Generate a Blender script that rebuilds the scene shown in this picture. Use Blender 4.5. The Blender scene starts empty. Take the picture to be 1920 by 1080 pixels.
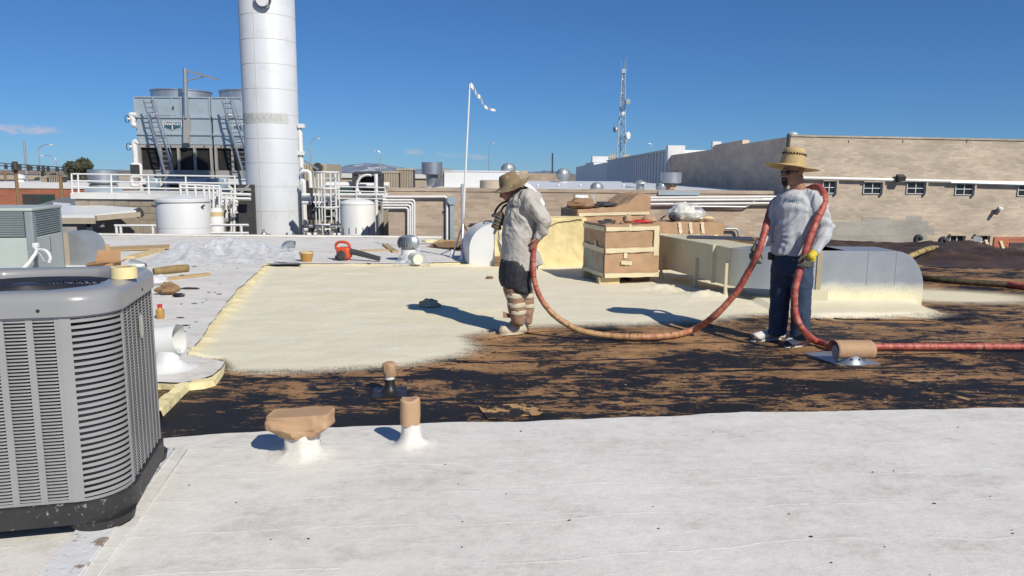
import bpy, bmesh, math, random
import numpy as np
from mathutils import Vector, Matrix, noise as mn
R = math.radians
sc = bpy.context.scene
random.seed(7)

# ---------------------------------------------------------------- camera, sky, sun, exposure
CAMZ, F, PITCH, ROLL = 1.545, 1400.0, R(8.7), R(0.5)
cam_d = bpy.data.cameras.new('camera'); cam = bpy.data.objects.new('camera', cam_d)
sc.collection.objects.link(cam); sc.camera = cam
cam_d.sensor_width = 36.0; cam_d.lens = 36.0 * F / 1920.0; cam_d.clip_start = 0.05; cam_d.clip_end = 60000
fwd = Vector((0, math.cos(PITCH), -math.sin(PITCH)))
up0 = Vector((0, math.sin(PITCH), math.cos(PITCH))); rt0 = Vector((1, 0, 0))
rt = rt0 * math.cos(ROLL) + up0 * math.sin(ROLL); up = up0 * math.cos(ROLL) - rt0 * math.sin(ROLL)
rot = Matrix((rt, up, -fwd)).transposed()
cam.matrix_world = Matrix.Translation((0, 0, CAMZ)) @ rot.to_4x4()

SUN_EL, SUN_AZ = R(40), R(142)          # azimuth clockwise from +Y
w = bpy.data.worlds.new('World'); sc.world = w; w.use_nodes = True
nt = w.node_tree; nt.nodes.clear()
wo = nt.nodes.new('ShaderNodeOutputWorld'); bg = nt.nodes.new('ShaderNodeBackground')
sky = nt.nodes.new('ShaderNodeTexSky'); sky.sky_type = 'NISHITA'; sky.sun_disc = False
sky.sun_elevation = SUN_EL; sky.sun_rotation = SUN_AZ; sky.altitude = 750
sky.altitude = 1800; sky.air_density = 1.0; sky.dust_density = 0.0; sky.ozone_density = 10.0
bg.inputs['Strength'].default_value = 0.1
vm = nt.nodes.new('ShaderNodeVectorMath'); vm.operation = 'SCALE'; vm.inputs['Scale'].default_value = .12
ga = nt.nodes.new('ShaderNodeGamma'); ga.inputs['Gamma'].default_value = .8
vt = nt.nodes.new('ShaderNodeVectorMath'); vt.operation = 'MULTIPLY'; vt.inputs[1].default_value = (3.3, 4.95, 6.5)   # clear desert sky, deep blue
nt.links.new(sky.outputs[0], vm.inputs[0]); nt.links.new(vm.outputs[0], ga.inputs['Color']); nt.links.new(ga.outputs[0], vt.inputs[0])
# a few small flat clouds low over the horizon
def cloud_mask(u, v, wu, wv):
    d = (rt * ((u - 960) / F) + up * ((540 - v) / F) + fwd).normalized(); az = math.atan2(d.x, d.y); el = math.asin(d.z)
    return az, el, wu / F, wv / F
tco = nt.nodes.new('ShaderNodeTexCoord'); sep = nt.nodes.new('ShaderNodeSeparateXYZ'); nt.links.new(tco.outputs['Generated'], sep.inputs[0])
def wm(op, a, b=None, cl=False):
    m = nt.nodes.new('ShaderNodeMath'); m.operation = op; m.use_clamp = cl
    for i, s in enumerate((a, b)):
        if s is None: continue
        if hasattr(s, 'is_output'): nt.links.new(s, m.inputs[i])
        else: m.inputs[i].default_value = s
    return m.outputs[0]
azn = wm('ARCTAN2', sep.outputs[0], sep.outputs[1]); eln = wm('ARCSINE', sep.outputs[2])
cn = nt.nodes.new('ShaderNodeTexNoise'); cn.inputs['Scale'].default_value = 90; cn.inputs['Detail'].default_value = 6
mpn = nt.nodes.new('ShaderNodeMapping'); mpn.inputs['Scale'].default_value = (1, 1, 3.2); nt.links.new(tco.outputs['Generated'], mpn.inputs[0]); nt.links.new(mpn.outputs[0], cn.inputs['Vector'])
tot = None
for cu_, cv_, wu_, wv_, am in ((35, 243, 62, 8, .62), (775, 285, 20, 6, .42), (838, 289, 20, 5, .34), (897, 294, 20, 5, .42), (870, 291, 40, 4, .2)):
    a_, e_, wa_, we_ = cloud_mask(cu_, cv_, wu_, wv_)
    q_ = wm('ADD', wm('POWER', wm('ABSOLUTE', wm('DIVIDE', wm('SUBTRACT', azn, a_), wa_)), 2.0), wm('POWER', wm('ABSOLUTE', wm('DIVIDE', wm('SUBTRACT', eln, e_), we_)), 2.0))
    k_ = wm('MULTIPLY', wm('MULTIPLY', wm('SUBTRACT', 1.25, q_, True), wm('MULTIPLY', wm('SUBTRACT', cn.outputs['Fac'], .33), 3.2, True), True), am)
    tot = k_ if tot is None else wm('MAXIMUM', tot, k_)
cm = nt.nodes.new('ShaderNodeMix'); cm.data_type = 'RGBA'; nt.links.new(tot, cm.inputs[0]); nt.links.new(vt.outputs[0], cm.inputs[6]); cm.inputs[7].default_value = (6.2, 5.4, 5.9, 1)
nt.links.new(cm.outputs[2], bg.inputs['Color']); nt.links.new(bg.outputs[0], wo.inputs['Surface'])
sun_d = bpy.data.lights.new('sun', 'SUN'); sun = bpy.data.objects.new('sun', sun_d)
sc.collection.objects.link(sun)
sun_d.energy = 4.8; sun_d.angle = R(0.53); sun_d.color = (1.0, 0.93, 0.80)
sdir = Vector((math.sin(SUN_AZ) * math.cos(SUN_EL), math.cos(SUN_AZ) * math.cos(SUN_EL), math.sin(SUN_EL)))
sun.rotation_euler = sdir.to_track_quat('Z', 'Y').to_euler(); sun.location = (8, -10, 14)
sc.view_settings.view_transform = 'Standard'; sc.view_settings.look = 'None'
sc.view_settings.exposure = 0.0; sc.view_settings.gamma = 1.0

# ---------------------------------------------------------------- layout helpers (survey of the place)
def ray(u, v):
    return rt * ((u - 960) / F) + up * ((540 - v) / F) + fwd
def G(u, v, z=0.0):                      # point of a horizontal level z
    d = ray(u, v); t = (z - CAMZ) / d.z
    return Vector((d.x * t, d.y * t, z))
def D(u, v, y):                          # point at distance y
    d = ray(u, v); t = y / d.y
    return Vector((d.x * t, y, CAMZ + d.z * t))
def sm(a, b, x):
    t = min(1, max(0, (x - a) / (b - a))); return t * t * (3 - 2 * t)
def fbm(p, o=4):
    return mn.fractal(Vector(p), 0.9, 2.1, o)

# ---------------------------------------------------------------- materials
MATS = {}
def ramp(nt, stops, interp='LINEAR'):
    r = nt.nodes.new('ShaderNodeValToRGB'); e = r.color_ramp.elements; r.color_ramp.interpolation = interp
    while len(e) < len(stops): e.new(0.5)
    for i, (p, c) in enumerate(stops):
        e[i].position = p; e[i].color = (c, c, c, 1) if not hasattr(c, '__len__') else (*c[:3], 1)
    return r
def mixc(nt, fac, a, b, mode='MIX'):
    m = nt.nodes.new('ShaderNodeMix'); m.data_type = 'RGBA'; m.blend_type = mode
    for i, s in ((0, fac), (6, a), (7, b)):
        if hasattr(s, 'is_output'): nt.links.new(s, m.inputs[i])
        elif i == 0: m.inputs[0].default_value = s
        else: m.inputs[i].default_value = (*s[:3], 1)
    return m.outputs[2]
def math_n(nt, op, a, b=None, c=None, clamp=False):
    m = nt.nodes.new('ShaderNodeMath'); m.operation = op; m.use_clamp = clamp
    for i, s in enumerate((a, b, c)):
        if s is None: continue
        if hasattr(s, 'is_output'): nt.links.new(s, m.inputs[i])
        else: m.inputs[i].default_value = s
    return m.outputs[0]
def tc(nt, stretch=(1, 1, 1), rot=(0, 0, 0), loc=(0, 0, 0), kind='Object'):
    t = nt.nodes.new('ShaderNodeTexCoord'); m = nt.nodes.new('ShaderNodeMapping')
    m.inputs['Scale'].default_value = stretch; m.inputs['Rotation'].default_value = rot; m.inputs['Location'].default_value = loc
    nt.links.new(t.outputs[kind], m.inputs['Vector']); return m.outputs[0]
def noi(nt, vec, scale, detail=4, rough=0.55, dist=0.0):
    n = nt.nodes.new('ShaderNodeTexNoise'); n.inputs['Scale'].default_value = scale
    n.inputs['Detail'].default_value = detail; n.inputs['Roughness'].default_value = rough; n.inputs['Distortion'].default_value = dist
    nt.links.new(vec, n.inputs['Vector']); return n.outputs['Fac']
def newmat(name):
    m = bpy.data.materials.new(name); m.use_nodes = True; nt = m.node_tree
    b = nt.nodes['Principled BSDF']; MATS[name] = m
    return m, nt, b
def setc(nt, sock, s):
    if hasattr(s, 'is_output'): nt.links.new(s, sock)
    elif hasattr(s, '__len__'): sock.default_value = (*s[:3], 1)
    else: sock.default_value = s
def bumpn(nt, b, h, strength, dist=0.01):
    n = nt.nodes.new('ShaderNodeBump'); n.inputs['Strength'].default_value = strength; n.inputs['Distance'].default_value = dist
    nt.links.new(h, n.inputs['Height']); nt.links.new(n.outputs[0], b.inputs['Normal'])
def M(name, c, c2=None, scale=4, rough=0.6, metal=0.0, bump=0.0, bscale=40, stretch=(1, 1, 1), lo=0.35, hi=0.7, rvar=0.0, spec=0.5, dirt=None, dscale=18, dlo=.6, dhi=.75):
    m, nt, b = newmat(name)
    v = tc(nt, stretch); n1 = noi(nt, v, scale, 6, .6)
    if c2 is None: c2 = tuple(x * .82 for x in c)
    r = ramp(nt, [(lo, c), (hi, c2)]); nt.links.new(n1, r.inputs[0]); col = r.outputs[0]
    if dirt:
        n3 = noi(nt, v, dscale, 8, .65); r3 = ramp(nt, [(dlo, 0.0), (dhi, 1.0)]); nt.links.new(n3, r3.inputs[0])
        col = mixc(nt, r3.outputs[0], col, dirt)
    setc(nt, b.inputs['Base Color'], col)
    b.inputs['Metallic'].default_value = metal; b.inputs['Specular IOR Level'].default_value = spec
    if rvar:
        setc(nt, b.inputs['Roughness'], math_n(nt, 'MULTIPLY_ADD', n1, rvar, rough - rvar * .5))
    else: b.inputs['Roughness'].default_value = rough
    if bump:
        bumpn(nt, b, noi(nt, v, bscale, 5, .6), bump, 0.01)
    return m
def mat(n): return MATS[n]

# ---------------------------------------------------------------- mesh builder
ROOT = {}
col0 = sc.collection
class MB:
    def __init__(s): s.v = []; s.f = []; s.m = []
    def add(s, vs, fs, m=0):
        o = len(s.v); s.v += [tuple(p) for p in vs]; s.f += [tuple(i + o for i in f) for f in fs]; s.m += [m] * len(fs); return s
    def box(s, c, d, rz=0.0, m=0, tilt=None):
        hx, hy, hz = d[0] / 2, d[1] / 2, d[2] / 2
        T = Matrix.Rotation(rz, 3, 'Z')
        if tilt is not None: T = T @ tilt
        vs = [Vector(c) + T @ Vector((x, y, z)) for z in (-hz, hz) for x, y in ((-hx, -hy), (hx, -hy), (hx, hy), (-hx, hy))]
        return s.add(vs, [(3, 2, 1, 0), (4, 5, 6, 7), (0, 1, 5, 4), (1, 2, 6, 5), (2, 3, 7, 6), (3, 0, 4, 7)], m)
    def b2(s, x0, x1, y0, y1, z0, z1, m=0):
        return s.box(((x0 + x1) / 2, (y0 + y1) / 2, (z0 + z1) / 2), (abs(x1 - x0), abs(y1 - y0), abs(z1 - z0)), 0, m)
    def bar(s, a, b, wd, h, m=0, upv=(0, 0, 1)):     # rectangular bar from a to b
        a, b = Vector(a), Vector(b); d = (b - a).normalized(); u = Vector(upv)
        if abs(d.dot(u)) > .98: u = Vector((0, 1, 0))
        r = d.cross(u).normalized(); u = r.cross(d)
        vs = [p + r * x + u * z for p in (a, b) for x, z in ((-wd / 2, -h / 2), (wd / 2, -h / 2), (wd / 2, h / 2), (-wd / 2, h / 2))]
        return s.add(vs, [(0, 1, 2, 3), (7, 6, 5, 4), (0, 4, 5, 1), (1, 5, 6, 2), (2, 6, 7, 3), (3, 7, 4, 0)], m)
    def tube(s, pts, r, n=8, m=0, cap=True):
        pts = [Vector(p) for p in pts]; k = len(pts); rs = r if hasattr(r, '__len__') else [r] * k
        rings = []; nv = None
        for i, p in enumerate(pts):
            t = (pts[min(i + 1, k - 1)] - pts[max(i - 1, 0)]).normalized()
            if nv is None:
                nv = t.cross(Vector((0, 0, 1)) if abs(t.z) < .9 else Vector((1, 0, 0))).normalized()
            else:
                nv = (nv - t * nv.dot(t)); nv = nv.normalized() if nv.length > 1e-6 else t.orthogonal().normalized()
            bn = t.cross(nv)
            rings.append([p + (nv * math.cos(2 * math.pi * j / n) + bn * math.sin(2 * math.pi * j / n)) * rs[i] for j in range(n)])
        vs = [q for g in rings for q in g]
        fs = [(i * n + j, i * n + (j + 1) % n, (i + 1) * n + (j + 1) % n, (i + 1) * n + j) for i in range(k - 1) for j in range(n)]
        if cap: fs += [tuple(range(n - 1, -1, -1)), tuple(range((k - 1) * n, k * n))]
        return s.add(vs, fs, m)
    def lathe(s, prof, n=24, c=(0, 0, 0), m=0, T=None, a0=0.0, a1=2 * math.pi):
        c = Vector(c); full = abs(a1 - a0 - 2 * math.pi) < 1e-6; nn = n if full else n + 1
        vs = []
        for r, z in prof:
            for j in range(nn):
                a = a0 + (a1 - a0) * j / n; p = Vector((r * math.cos(a), r * math.sin(a), z))
                vs.append(c + (T @ p if T is not None else p))
        fs = []
        for i in range(len(prof) - 1):
            for j in range(n):
                j2 = (j + 1) % nn
                q = (i * nn + j, i * nn + j2, (i + 1) * nn + j2, (i + 1) * nn + j)
                fs.append(q)
        return s.add(vs, fs, m)
    def prism(s, poly, vec, m=0):        # poly: 3D points counter-clockwise seen against vec
        poly = [Vector(p) for p in poly]; vec = Vector(vec); n = len(poly)
        vs = poly + [p + vec for p in poly]
        fs = [tuple(range(n - 1, -1, -1)), tuple(range(n, 2 * n))] + [(i, (i + 1) % n, n + (i + 1) % n, n + i) for i in range(n)]
        return s.add(vs, fs, m)
    def ell(s, c, r, n=12, k=8, T=None, m=0):
        prof = [(math.sin(math.pi * i / k), -math.cos(math.pi * i / k)) for i in range(k + 1)]
        S = Matrix.Diagonal(Vector(r)); TT = (T @ S) if T is not None else S
        return s.lathe([(max(a, 1e-4), b) for a, b in prof], n, c, m, TT)
    def cap(s, a, b, ra, rb, n=12, m=0):
        a, b = Vector(a), Vector(b); d = (b - a); L = d.length; q = d.to_track_quat('Z', 'Y').to_matrix() if L > 1e-6 else Matrix.Identity(3)
        prof = [(max(1e-4, ra * math.cos(t)), ra * math.sin(t)) for t in (-1.57, -1.1, -.6, -.2)] + [(max(1e-4, rb * math.cos(t)), L + rb * math.sin(t)) for t in (.2, .6, 1.1, 1.57)]
        return s.lathe(prof, n, a, m, q)
    def mesh(s, name, mats, T=None, smooth=35, weld=False):
        me = bpy.data.meshes.new(name)
        me.from_pydata([tuple(T @ Vector(p)) for p in s.v] if T is not None else s.v, [], s.f)
        for mm in mats: me.materials.append(mat(mm) if isinstance(mm, str) else mm)
        if len(mats) > 1: me.polygons.foreach_set('material_index', s.m)
        bm = bmesh.new(); bm.from_mesh(me)
        if weld: bmesh.ops.remove_doubles(bm, verts=bm.verts, dist=1e-4)
        bmesh.ops.recalc_face_normals(bm, faces=bm.faces); bm.to_mesh(me); bm.free()
        if smooth:
            me.shade_smooth(); me.set_sharp_from_angle(angle=R(smooth))
        me.update(); return me
    def build(s, name, mats, parent=None, world=True, smooth=35, origin=None, bevel=0, weld=False, seg=1):
        if isinstance(mats, str) or not hasattr(mats, '__len__'): mats = [mats]
        T = None
        if parent is not None and world: T = ROOT[parent.name].inverted()
        elif origin is not None: T = Matrix.Translation(-Vector(origin))
        o = bpy.data.objects.new(name, s.mesh(name, mats, T, smooth, weld)); col0.objects.link(o)
        if parent is not None: o.parent = parent; ROOT[o.name] = ROOT.get(parent.name, Matrix.Identity(4)).copy()
        elif origin is not None: o.location = origin; ROOT[o.name] = Matrix.Translation(Vector(origin))
        else: ROOT[o.name] = Matrix.Identity(4)
        if bevel:
            bv = o.modifiers.new('bevel', 'BEVEL'); bv.width = bevel; bv.segments = seg; bv.limit_method = 'ANGLE'; bv.angle_limit = R(40)
        return o
def tag(o, label=None, cat=None, group=None, kind=None):
    if label: o['label'] = label
    if cat: o['category'] = cat
    if group: o['group'] = group
    if kind: o['kind'] = kind
    return o
def thing(name, label, cat, loc=(0, 0, 0), rz=0.0, group=None):
    o = bpy.data.objects.new(name, None); col0.objects.link(o); o.location = loc; o.rotation_euler = (0, 0, rz); o.empty_display_size = .1
    ROOT[o.name] = Matrix.Translation(Vector(loc)) @ Matrix.Rotation(rz, 4, 'Z')
    return tag(o, label, cat, group)
def inst(o, name, parent, T):            # shared-mesh piece under parent, placed with a local matrix
    c = bpy.data.objects.new(name, o); col0.objects.link(c); c.parent = parent; c.matrix_local = T
    ROOT[c.name] = ROOT.get(parent.name, Matrix.Identity(4)) @ T
    return c
def copy_tree(o, parent=None):
    c = o.copy(); col0.objects.link(c); c.parent = parent
    for ch in list(o.children): copy_tree(ch, c)
    return c
def arc(c, r, a0, a1, n, plane='xz'):
    out = []
    for i in range(n + 1):
        a = a0 + (a1 - a0) * i / n; x, y = r * math.cos(a), r * math.sin(a)
        out.append(Vector(c) + (Vector((x, 0, y)) if plane == 'xz' else Vector((x, y, 0)) if plane == 'xy' else Vector((0, x, y))))
    return out
def bez(pts, n=12):                      # Catmull-Rom through points
    pts = [Vector(p) for p in pts]; P = [pts[0] * 2 - pts[1]] + pts + [pts[-1] * 2 - pts[-2]]; out = []
    for i in range(1, len(P) - 2):
        a, b, c, d = P[i - 1:i + 3]
        for k in range(n):
            t = k / n
            out.append(.5 * ((2 * b) + (c - a) * t + (2 * a - 5 * b + 4 * c - d) * t * t + (3 * b - a - 3 * c + d) * t ** 3))
    return out + [pts[-1]]
def grid_mesh(mb, fn, nu, nv, m=0, closed_u=False):
    vs = [fn(i / nu, j / nv) for j in range(nv + 1) for i in range(nu + 1)]
    W = nu + 1
    return mb.add(vs, [(j * W + i, j * W + i + 1, (j + 1) * W + i + 1, (j + 1) * W + i) for j in range(nv) for i in range(nu)], m)
def text_obj(name, body, size, mt, parent, Tm, extrude=0.0, shear=0.0, bold=0.0, sx=1.0):
    cu = bpy.data.curves.new(name, 'FONT'); cu.body = body; cu.size = size; cu.align_x = 'CENTER'; cu.align_y = 'CENTER'
    cu.extrude = extrude; cu.shear = shear; cu.offset = bold; cu.resolution_u = 3
    tmp = bpy.data.objects.new(name + '_tmp', cu); col0.objects.link(tmp)
    dg = bpy.context.evaluated_depsgraph_get(); me = bpy.data.meshes.new_from_object(tmp.evaluated_get(dg))
    bpy.data.objects.remove(tmp); me.materials.clear(); me.materials.append(mat(mt))
    if sx != 1.0: me.transform(Matrix.Diagonal((sx, 1, 1, 1)))
    o = bpy.data.objects.new(name, me); col0.objects.link(o)
    if parent: o.parent = parent
    o.matrix_local = Tm
    return o
# ---------------------------------------------------------------- materials for the roof
def tar_color(nt):
    """old deck: orange-brown primer under streaky black tar; returns colour and tar mask sockets"""
    v1 = tc(nt, (1.0, 1.9, 1), (0, 0, R(-6)))
    big = noi(nt, v1, 1.1, 5, .55, .5)
    mid = noi(nt, tc(nt, (1, 1.7, 1), (0, 0, R(-6)), (3, 7, 0)), 3.4, 11, .70, 1.3)
    fine = noi(nt, tc(nt, (3.5, 11, 1), (0, 0, R(-6))), 1.6, 9, .74, .5)
    grit = noi(nt, tc(nt, (1, 1.5, 1)), 34, 7, .8)
    t = nt.nodes.new('ShaderNodeTexCoord'); sx = nt.nodes.new('ShaderNodeSeparateXYZ'); nt.links.new(t.outputs['Object'], sx.inputs[0])
    yl = math_n(nt, 'MULTIPLY_ADD', sx.outputs[0], -0.105, sx.outputs[1])       # runs along the laps of the felt
    near = nt.nodes.new('ShaderNodeMapRange'); near.inputs['From Min'].default_value = 4.3; near.inputs['From Max'].default_value = 6.4
    near.inputs['To Min'].default_value = .078; near.inputs['To Max'].default_value = .012; nt.links.new(yl, near.inputs['Value'])
    a = math_n(nt, 'MULTIPLY_ADD', mid, .52, math_n(nt, 'MULTIPLY_ADD', big, .48, -.07))
    a = math_n(nt, 'MULTIPLY_ADD', fine, .46, math_n(nt, 'MULTIPLY_ADD', grit, .34, math_n(nt, 'ADD', a, -.055)))
    a = math_n(nt, 'MULTIPLY', math_n(nt, 'ADD', a, near.outputs[0]), .6)
    r = ramp(nt, [(.462, 0.0), (.488, 1.0)]); nt.links.new(a, r.inputs[0]); tar = r.outputs[0]
    # laps: thin dark lines
    wob = noi(nt, tc(nt, (.9, .2, 1)), 2.2, 3)
    yy = math_n(nt, 'MULTIPLY_ADD', wob, .10, yl)
    ln = None
    for c0, wd in ((5.02, .026), (5.62, .028), (6.07, .022), (6.62, .016), (7.7, .014), (8.6, .014), (11.0, .02), (13.2, .02)):
        d = math_n(nt, 'ABSOLUTE', math_n(nt, 'SUBTRACT', yy, c0 + .05)); k = math_n(nt, 'LESS_THAN', d, wd)
        ln = k if ln is None else math_n(nt, 'MAXIMUM', ln, k)
    ln = math_n(nt, 'MULTIPLY', ln, math_n(nt, 'GREATER_THAN', fine, .40))
    tar = math_n(nt, 'MAXIMUM', tar, ln)
    b1 = ramp(nt, [(.3, (.19, .095, .045)), (.46, (.36, .20, .092)), (.57, (.56, .32, .148)), (.70, (.42, .19, .095))])
    nt.links.new(math_n(nt, 'MULTIPLY_ADD', fine, .40, math_n(nt, 'MULTIPLY_ADD', mid, .3, math_n(nt, 'MULTIPLY', noi(nt, v1, 2.7, 4), .30))), b1.inputs[0])
    b2 = ramp(nt, [(.35, (.0045, .0045, .006)), (.7, (.017, .016, .019))]); nt.links.new(grit, b2.inputs[0])
    dk = ramp(nt, [(.34, .22), (.5, .8), (.66, 1.25)]); nt.links.new(math_n(nt, 'MULTIPLY_ADD', grit, .55, math_n(nt, 'MULTIPLY', mid, .45)), dk.inputs[0])
    brown = mixc(nt, .9, b1.outputs[0], dk.outputs[0], 'MULTIPLY')
    return mixc(nt, tar, brown, b2.outputs[0]), tar, fine, grit
def deck_mat(name, foam_only=False):
    m, nt, b = newmat(name)
    colr, tar, fine, grit = tar_color(nt)
    at = nt.nodes.new('ShaderNodeAttribute'); at.attribute_name = 'foam'
    f = at.outputs['Fac']
    sp = noi(nt, tc(nt), 95, 3, .9)
    sp2 = noi(nt, tc(nt, (1.2, 5, 1)), 3.0, 5, .6)
    band = math_n(nt, 'MULTIPLY', math_n(nt, 'MULTIPLY', f, math_n(nt, 'SUBTRACT', 1.0, f)), 4.0)
    k = math_n(nt, 'MULTIPLY_ADD', math_n(nt, 'SUBTRACT', sp, .5), math_n(nt, 'MULTIPLY', band, 2.4), f)
    k = math_n(nt, 'MULTIPLY_ADD', math_n(nt, 'SUBTRACT', sp2, .5), math_n(nt, 'MULTIPLY', band, .7), k)
    r = ramp(nt, [(.30, 0.0), (.68, 1.0)]); nt.links.new(k, r.inputs[0])
    fo = ramp(nt, [(.3, (.665, .62, .455)), (.5, (.725, .675, .53)), (.72, (.76, .73, .595))])
    nt.links.new(math_n(nt, 'MULTIPLY_ADD', noi(nt, tc(nt, (.5, 1.6, 1)), 1.6, 5, .6), .75, math_n(nt, 'MULTIPLY', noi(nt, tc(nt), 45, 4, .7), .25)), fo.inputs[0])
    at2 = nt.nodes.new('ShaderNodeAttribute'); at2.attribute_name = 'yel'
    foc = mixc(nt, at2.outputs['Fac'], fo.outputs[0], (.80, .70, .42))
    setc(nt, b.inputs['Base Color'], mixc(nt, r.outputs[0], colr, foc))
    rough = math_n(nt, 'MULTIPLY_ADD', tar, -.18, .80)
    setc(nt, b.inputs['Roughness'], math_n(nt, 'MAXIMUM', rough, math_n(nt, 'MULTIPLY', r.outputs[0], .8)))
    b.inputs['Specular IOR Level'].default_value = .35
    h = math_n(nt, 'MULTIPLY_ADD', grit, .6, math_n(nt, 'MULTIPLY', fine, .6))
    h = math_n(nt, 'MULTIPLY_ADD', math_n(nt, 'MULTIPLY', noi(nt, tc(nt), 26, 3, .6), r.outputs[0]), .7, h)
    bumpn(nt, b, h, .7, .014)
    return m
deck_mat('deck')
def coating(name, seam=True):
    m, nt, b = newmat(name)
    v = tc(nt, (1, 1.7, 1), (0, 0, R(-7)))
    n1 = noi(nt, v, 1.3, 7, .62, .3); n2 = noi(nt, tc(nt, (1.2, 3.0, 1), (0, 0, R(-7))), 3.0, 8, .72, .4); n3 = noi(nt, tc(nt), 26, 6, .7)
    a = math_n(nt, 'MULTIPLY_ADD', n1, .48, math_n(nt, 'MULTIPLY_ADD', n2, .34, math_n(nt, 'MULTIPLY', n3, .30)))
    r = ramp(nt, [(.43, (.75, .73, .685)), (.58, (.67, .65, .61)), (.70, (.53, .505, .46))]); nt.links.new(a, r.inputs[0])
    c = r.outputs[0]
    # grey scuffs, brown flecks, black specks
    s = noi(nt, tc(nt, (1.4, 3.0, 1), (0, 0, R(25))), 2.4, 9, .76, .5); rs = ramp(nt, [(.60, 0.0), (.74, .5)]); nt.links.new(s, rs.inputs[0])
    c = mixc(nt, rs.outputs[0], c, (.30, .295, .28))
    s2_ = noi(nt, tc(nt, (1.0, 4.5, 1), (0, 0, R(-48))), 3.1, 10, .78, .6); rs2 = ramp(nt, [(.61, 0.0), (.72, .45)]); nt.links.new(s2_, rs2.inputs[0]); c = mixc(nt, rs2.outputs[0], c, (.34, .325, .30))
    s3_ = noi(nt, tc(nt), 9, 8, .75); rs3 = ramp(nt, [(.36, .92), (.5, 1.0), (.66, 1.03)]); nt.links.new(s3_, rs3.inputs[0]); c = mixc(nt, 1.0, c, rs3.outputs[0], 'MULTIPLY')
    vo = nt.nodes.new('ShaderNodeTexVoronoi'); vo.inputs['Scale'].default_value = 4.2; nt.links.new(tc(nt), vo.inputs['Vector'])
    sp = math_n(nt, 'LESS_THAN', vo.outputs['Distance'], math_n(nt, 'MULTIPLY', math_n(nt, 'SUBTRACT', noi(nt, tc(nt), 1.7, 2), .44), .13))
    c = mixc(nt, sp, c, (.05, .045, .05))
    if seam:       # rolled laps: slightly brighter ridges
        t = nt.nodes.new('ShaderNodeTexCoord'); sx = nt.nodes.new('ShaderNodeSeparateXYZ'); nt.links.new(t.outputs['Object'], sx.inputs[0])
        yl = math_n(nt, 'MULTIPLY_ADD', sx.outputs[0], -.122, sx.outputs[1])
        yw = math_n(nt, 'MULTIPLY_ADD', noi(nt, tc(nt, (.8, .5, 1)), 1.1, 5), .30, yl)
        fr = math_n(nt, 'FRACT', math_n(nt, 'MULTIPLY', yw, 2.9)); d = math_n(nt, 'ABSOLUTE', math_n(nt, 'SUBTRACT', fr, .5))
        rl = ramp(nt, [(.0, 1.0), (.022, 0.0)]); nt.links.new(d, rl.inputs[0])
        sl = math_n(nt, 'MULTIPLY', rl.outputs[0], math_n(nt, 'GREATER_THAN', n2, .46))
        c = mixc(nt, math_n(nt, 'MULTIPLY', sl, .55), c, (.80, .785, .76))
        h = math_n(nt, 'MULTIPLY_ADD', sl, .22, math_n(nt, 'MULTIPLY_ADD', n3, .5, math_n(nt, 'MULTIPLY', n2, .7)))
    else: h = math_n(nt, 'MULTIPLY_ADD', n3, .5, math_n(nt, 'MULTIPLY', n2, .7))
    setc(nt, b.inputs['Base Color'], c); b.inputs['Roughness'].default_value = .62; b.inputs['Specular IOR Level'].default_value = .35
    bumpn(nt, b, h, .5, .012)
    return m
coating('white_coating'); coating('white_roof', seam=False)
M('foam_yellow', (.82, .73, .46), (.72, .62, .36), 14, .8, bump=.7, bscale=30)
M('foam_cut', (.80, .72, .42), (.62, .52, .27), 9, .85, bump=.8, bscale=26, dirt=(.12, .07, .03), dlo=.62, dhi=.7)
M('felt_black', (.018, .017, .018), (.05, .04, .035), 12, .8, bump=.5)
M('building_side', (.34, .29, .23), (.27, .23, .18), 1.5, .85)

# ---------------------------------------------------------------- foam coverage
FP = [(345, 676, .03), (372, 640, .03), (400, 600, .03), (440, 550, .03), (497, 499, .03), (700, 499, .03), (884, 496, .06), (905, 478, .2), (1000, 470, .3), (1100, 462, .3),
      (1300, 474, .3), (1560, 500, .12), (1702, 545, .06), (1722, 577, .05), (1765, 590, .22), (1740, 598, .10), (1640, 599, .05), (1540, 600, .05), (1440, 592, .10), (1395, 594, .16), (1330, 604, .16),
      (1250, 609, .17), (1100, 612, .17), (1000, 614, .17), (930, 622, .16), (872, 634, .14), (893, 655, .15), (868, 668, .14), (760, 688, .12), (600, 698, .13), (500, 702, .14), (436, 698, .08), (420, 676, .04)]
fpw = [G(u, v) for u, v, s in FP]
fx = np.array([p.x for p in fpw]); fy = np.array([p.y for p in fpw]); fs = np.array([s if s < .07 else s * 1.9 for *_, s in FP])
def foam_field(X, Y):
    best = np.full(X.shape, 1e9); soft = np.zeros(X.shape); ins = np.zeros(X.shape, bool)
    n = len(fx)
    for i in range(n):
        j = (i + 1) % n
        ax, ay, bx, by = fx[i], fy[i], fx[j], fy[j]
        t = np.clip(((X - ax) * (bx - ax) + (Y - ay) * (by - ay)) / ((bx - ax) ** 2 + (by - ay) ** 2 + 1e-12), 0, 1)
        d = np.hypot(X - ax - t * (bx - ax), Y - ay - t * (by - ay)); k = d < best
        s = fs[i] + t * (fs[j] - fs[i]); soft = np.where(k, s, soft); best = np.where(k, d, best)
        c = ((ay > Y) != (by > Y)) & (X < (bx - ax) * (Y - ay) / (by - ay + 1e-12) + ax); ins ^= c
    sd = np.where(ins, best, -best)
    f = np.clip(.5 + .5 * sd / (soft + 1e-6), 0, 1)
    return f * f * (3 - 2 * f), sd
def blob(X, Y, u, v, rx, ry, a, ang=0.0):
    p = G(u, v); c, s = math.cos(ang), math.sin(ang)
    dx, dy = X - p.x, Y - p.y; x2, y2 = dx * c + dy * s, -dx * s + dy * c
    return a * np.exp(-((x2 / rx) ** 2 + (y2 / ry) ** 2))
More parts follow.
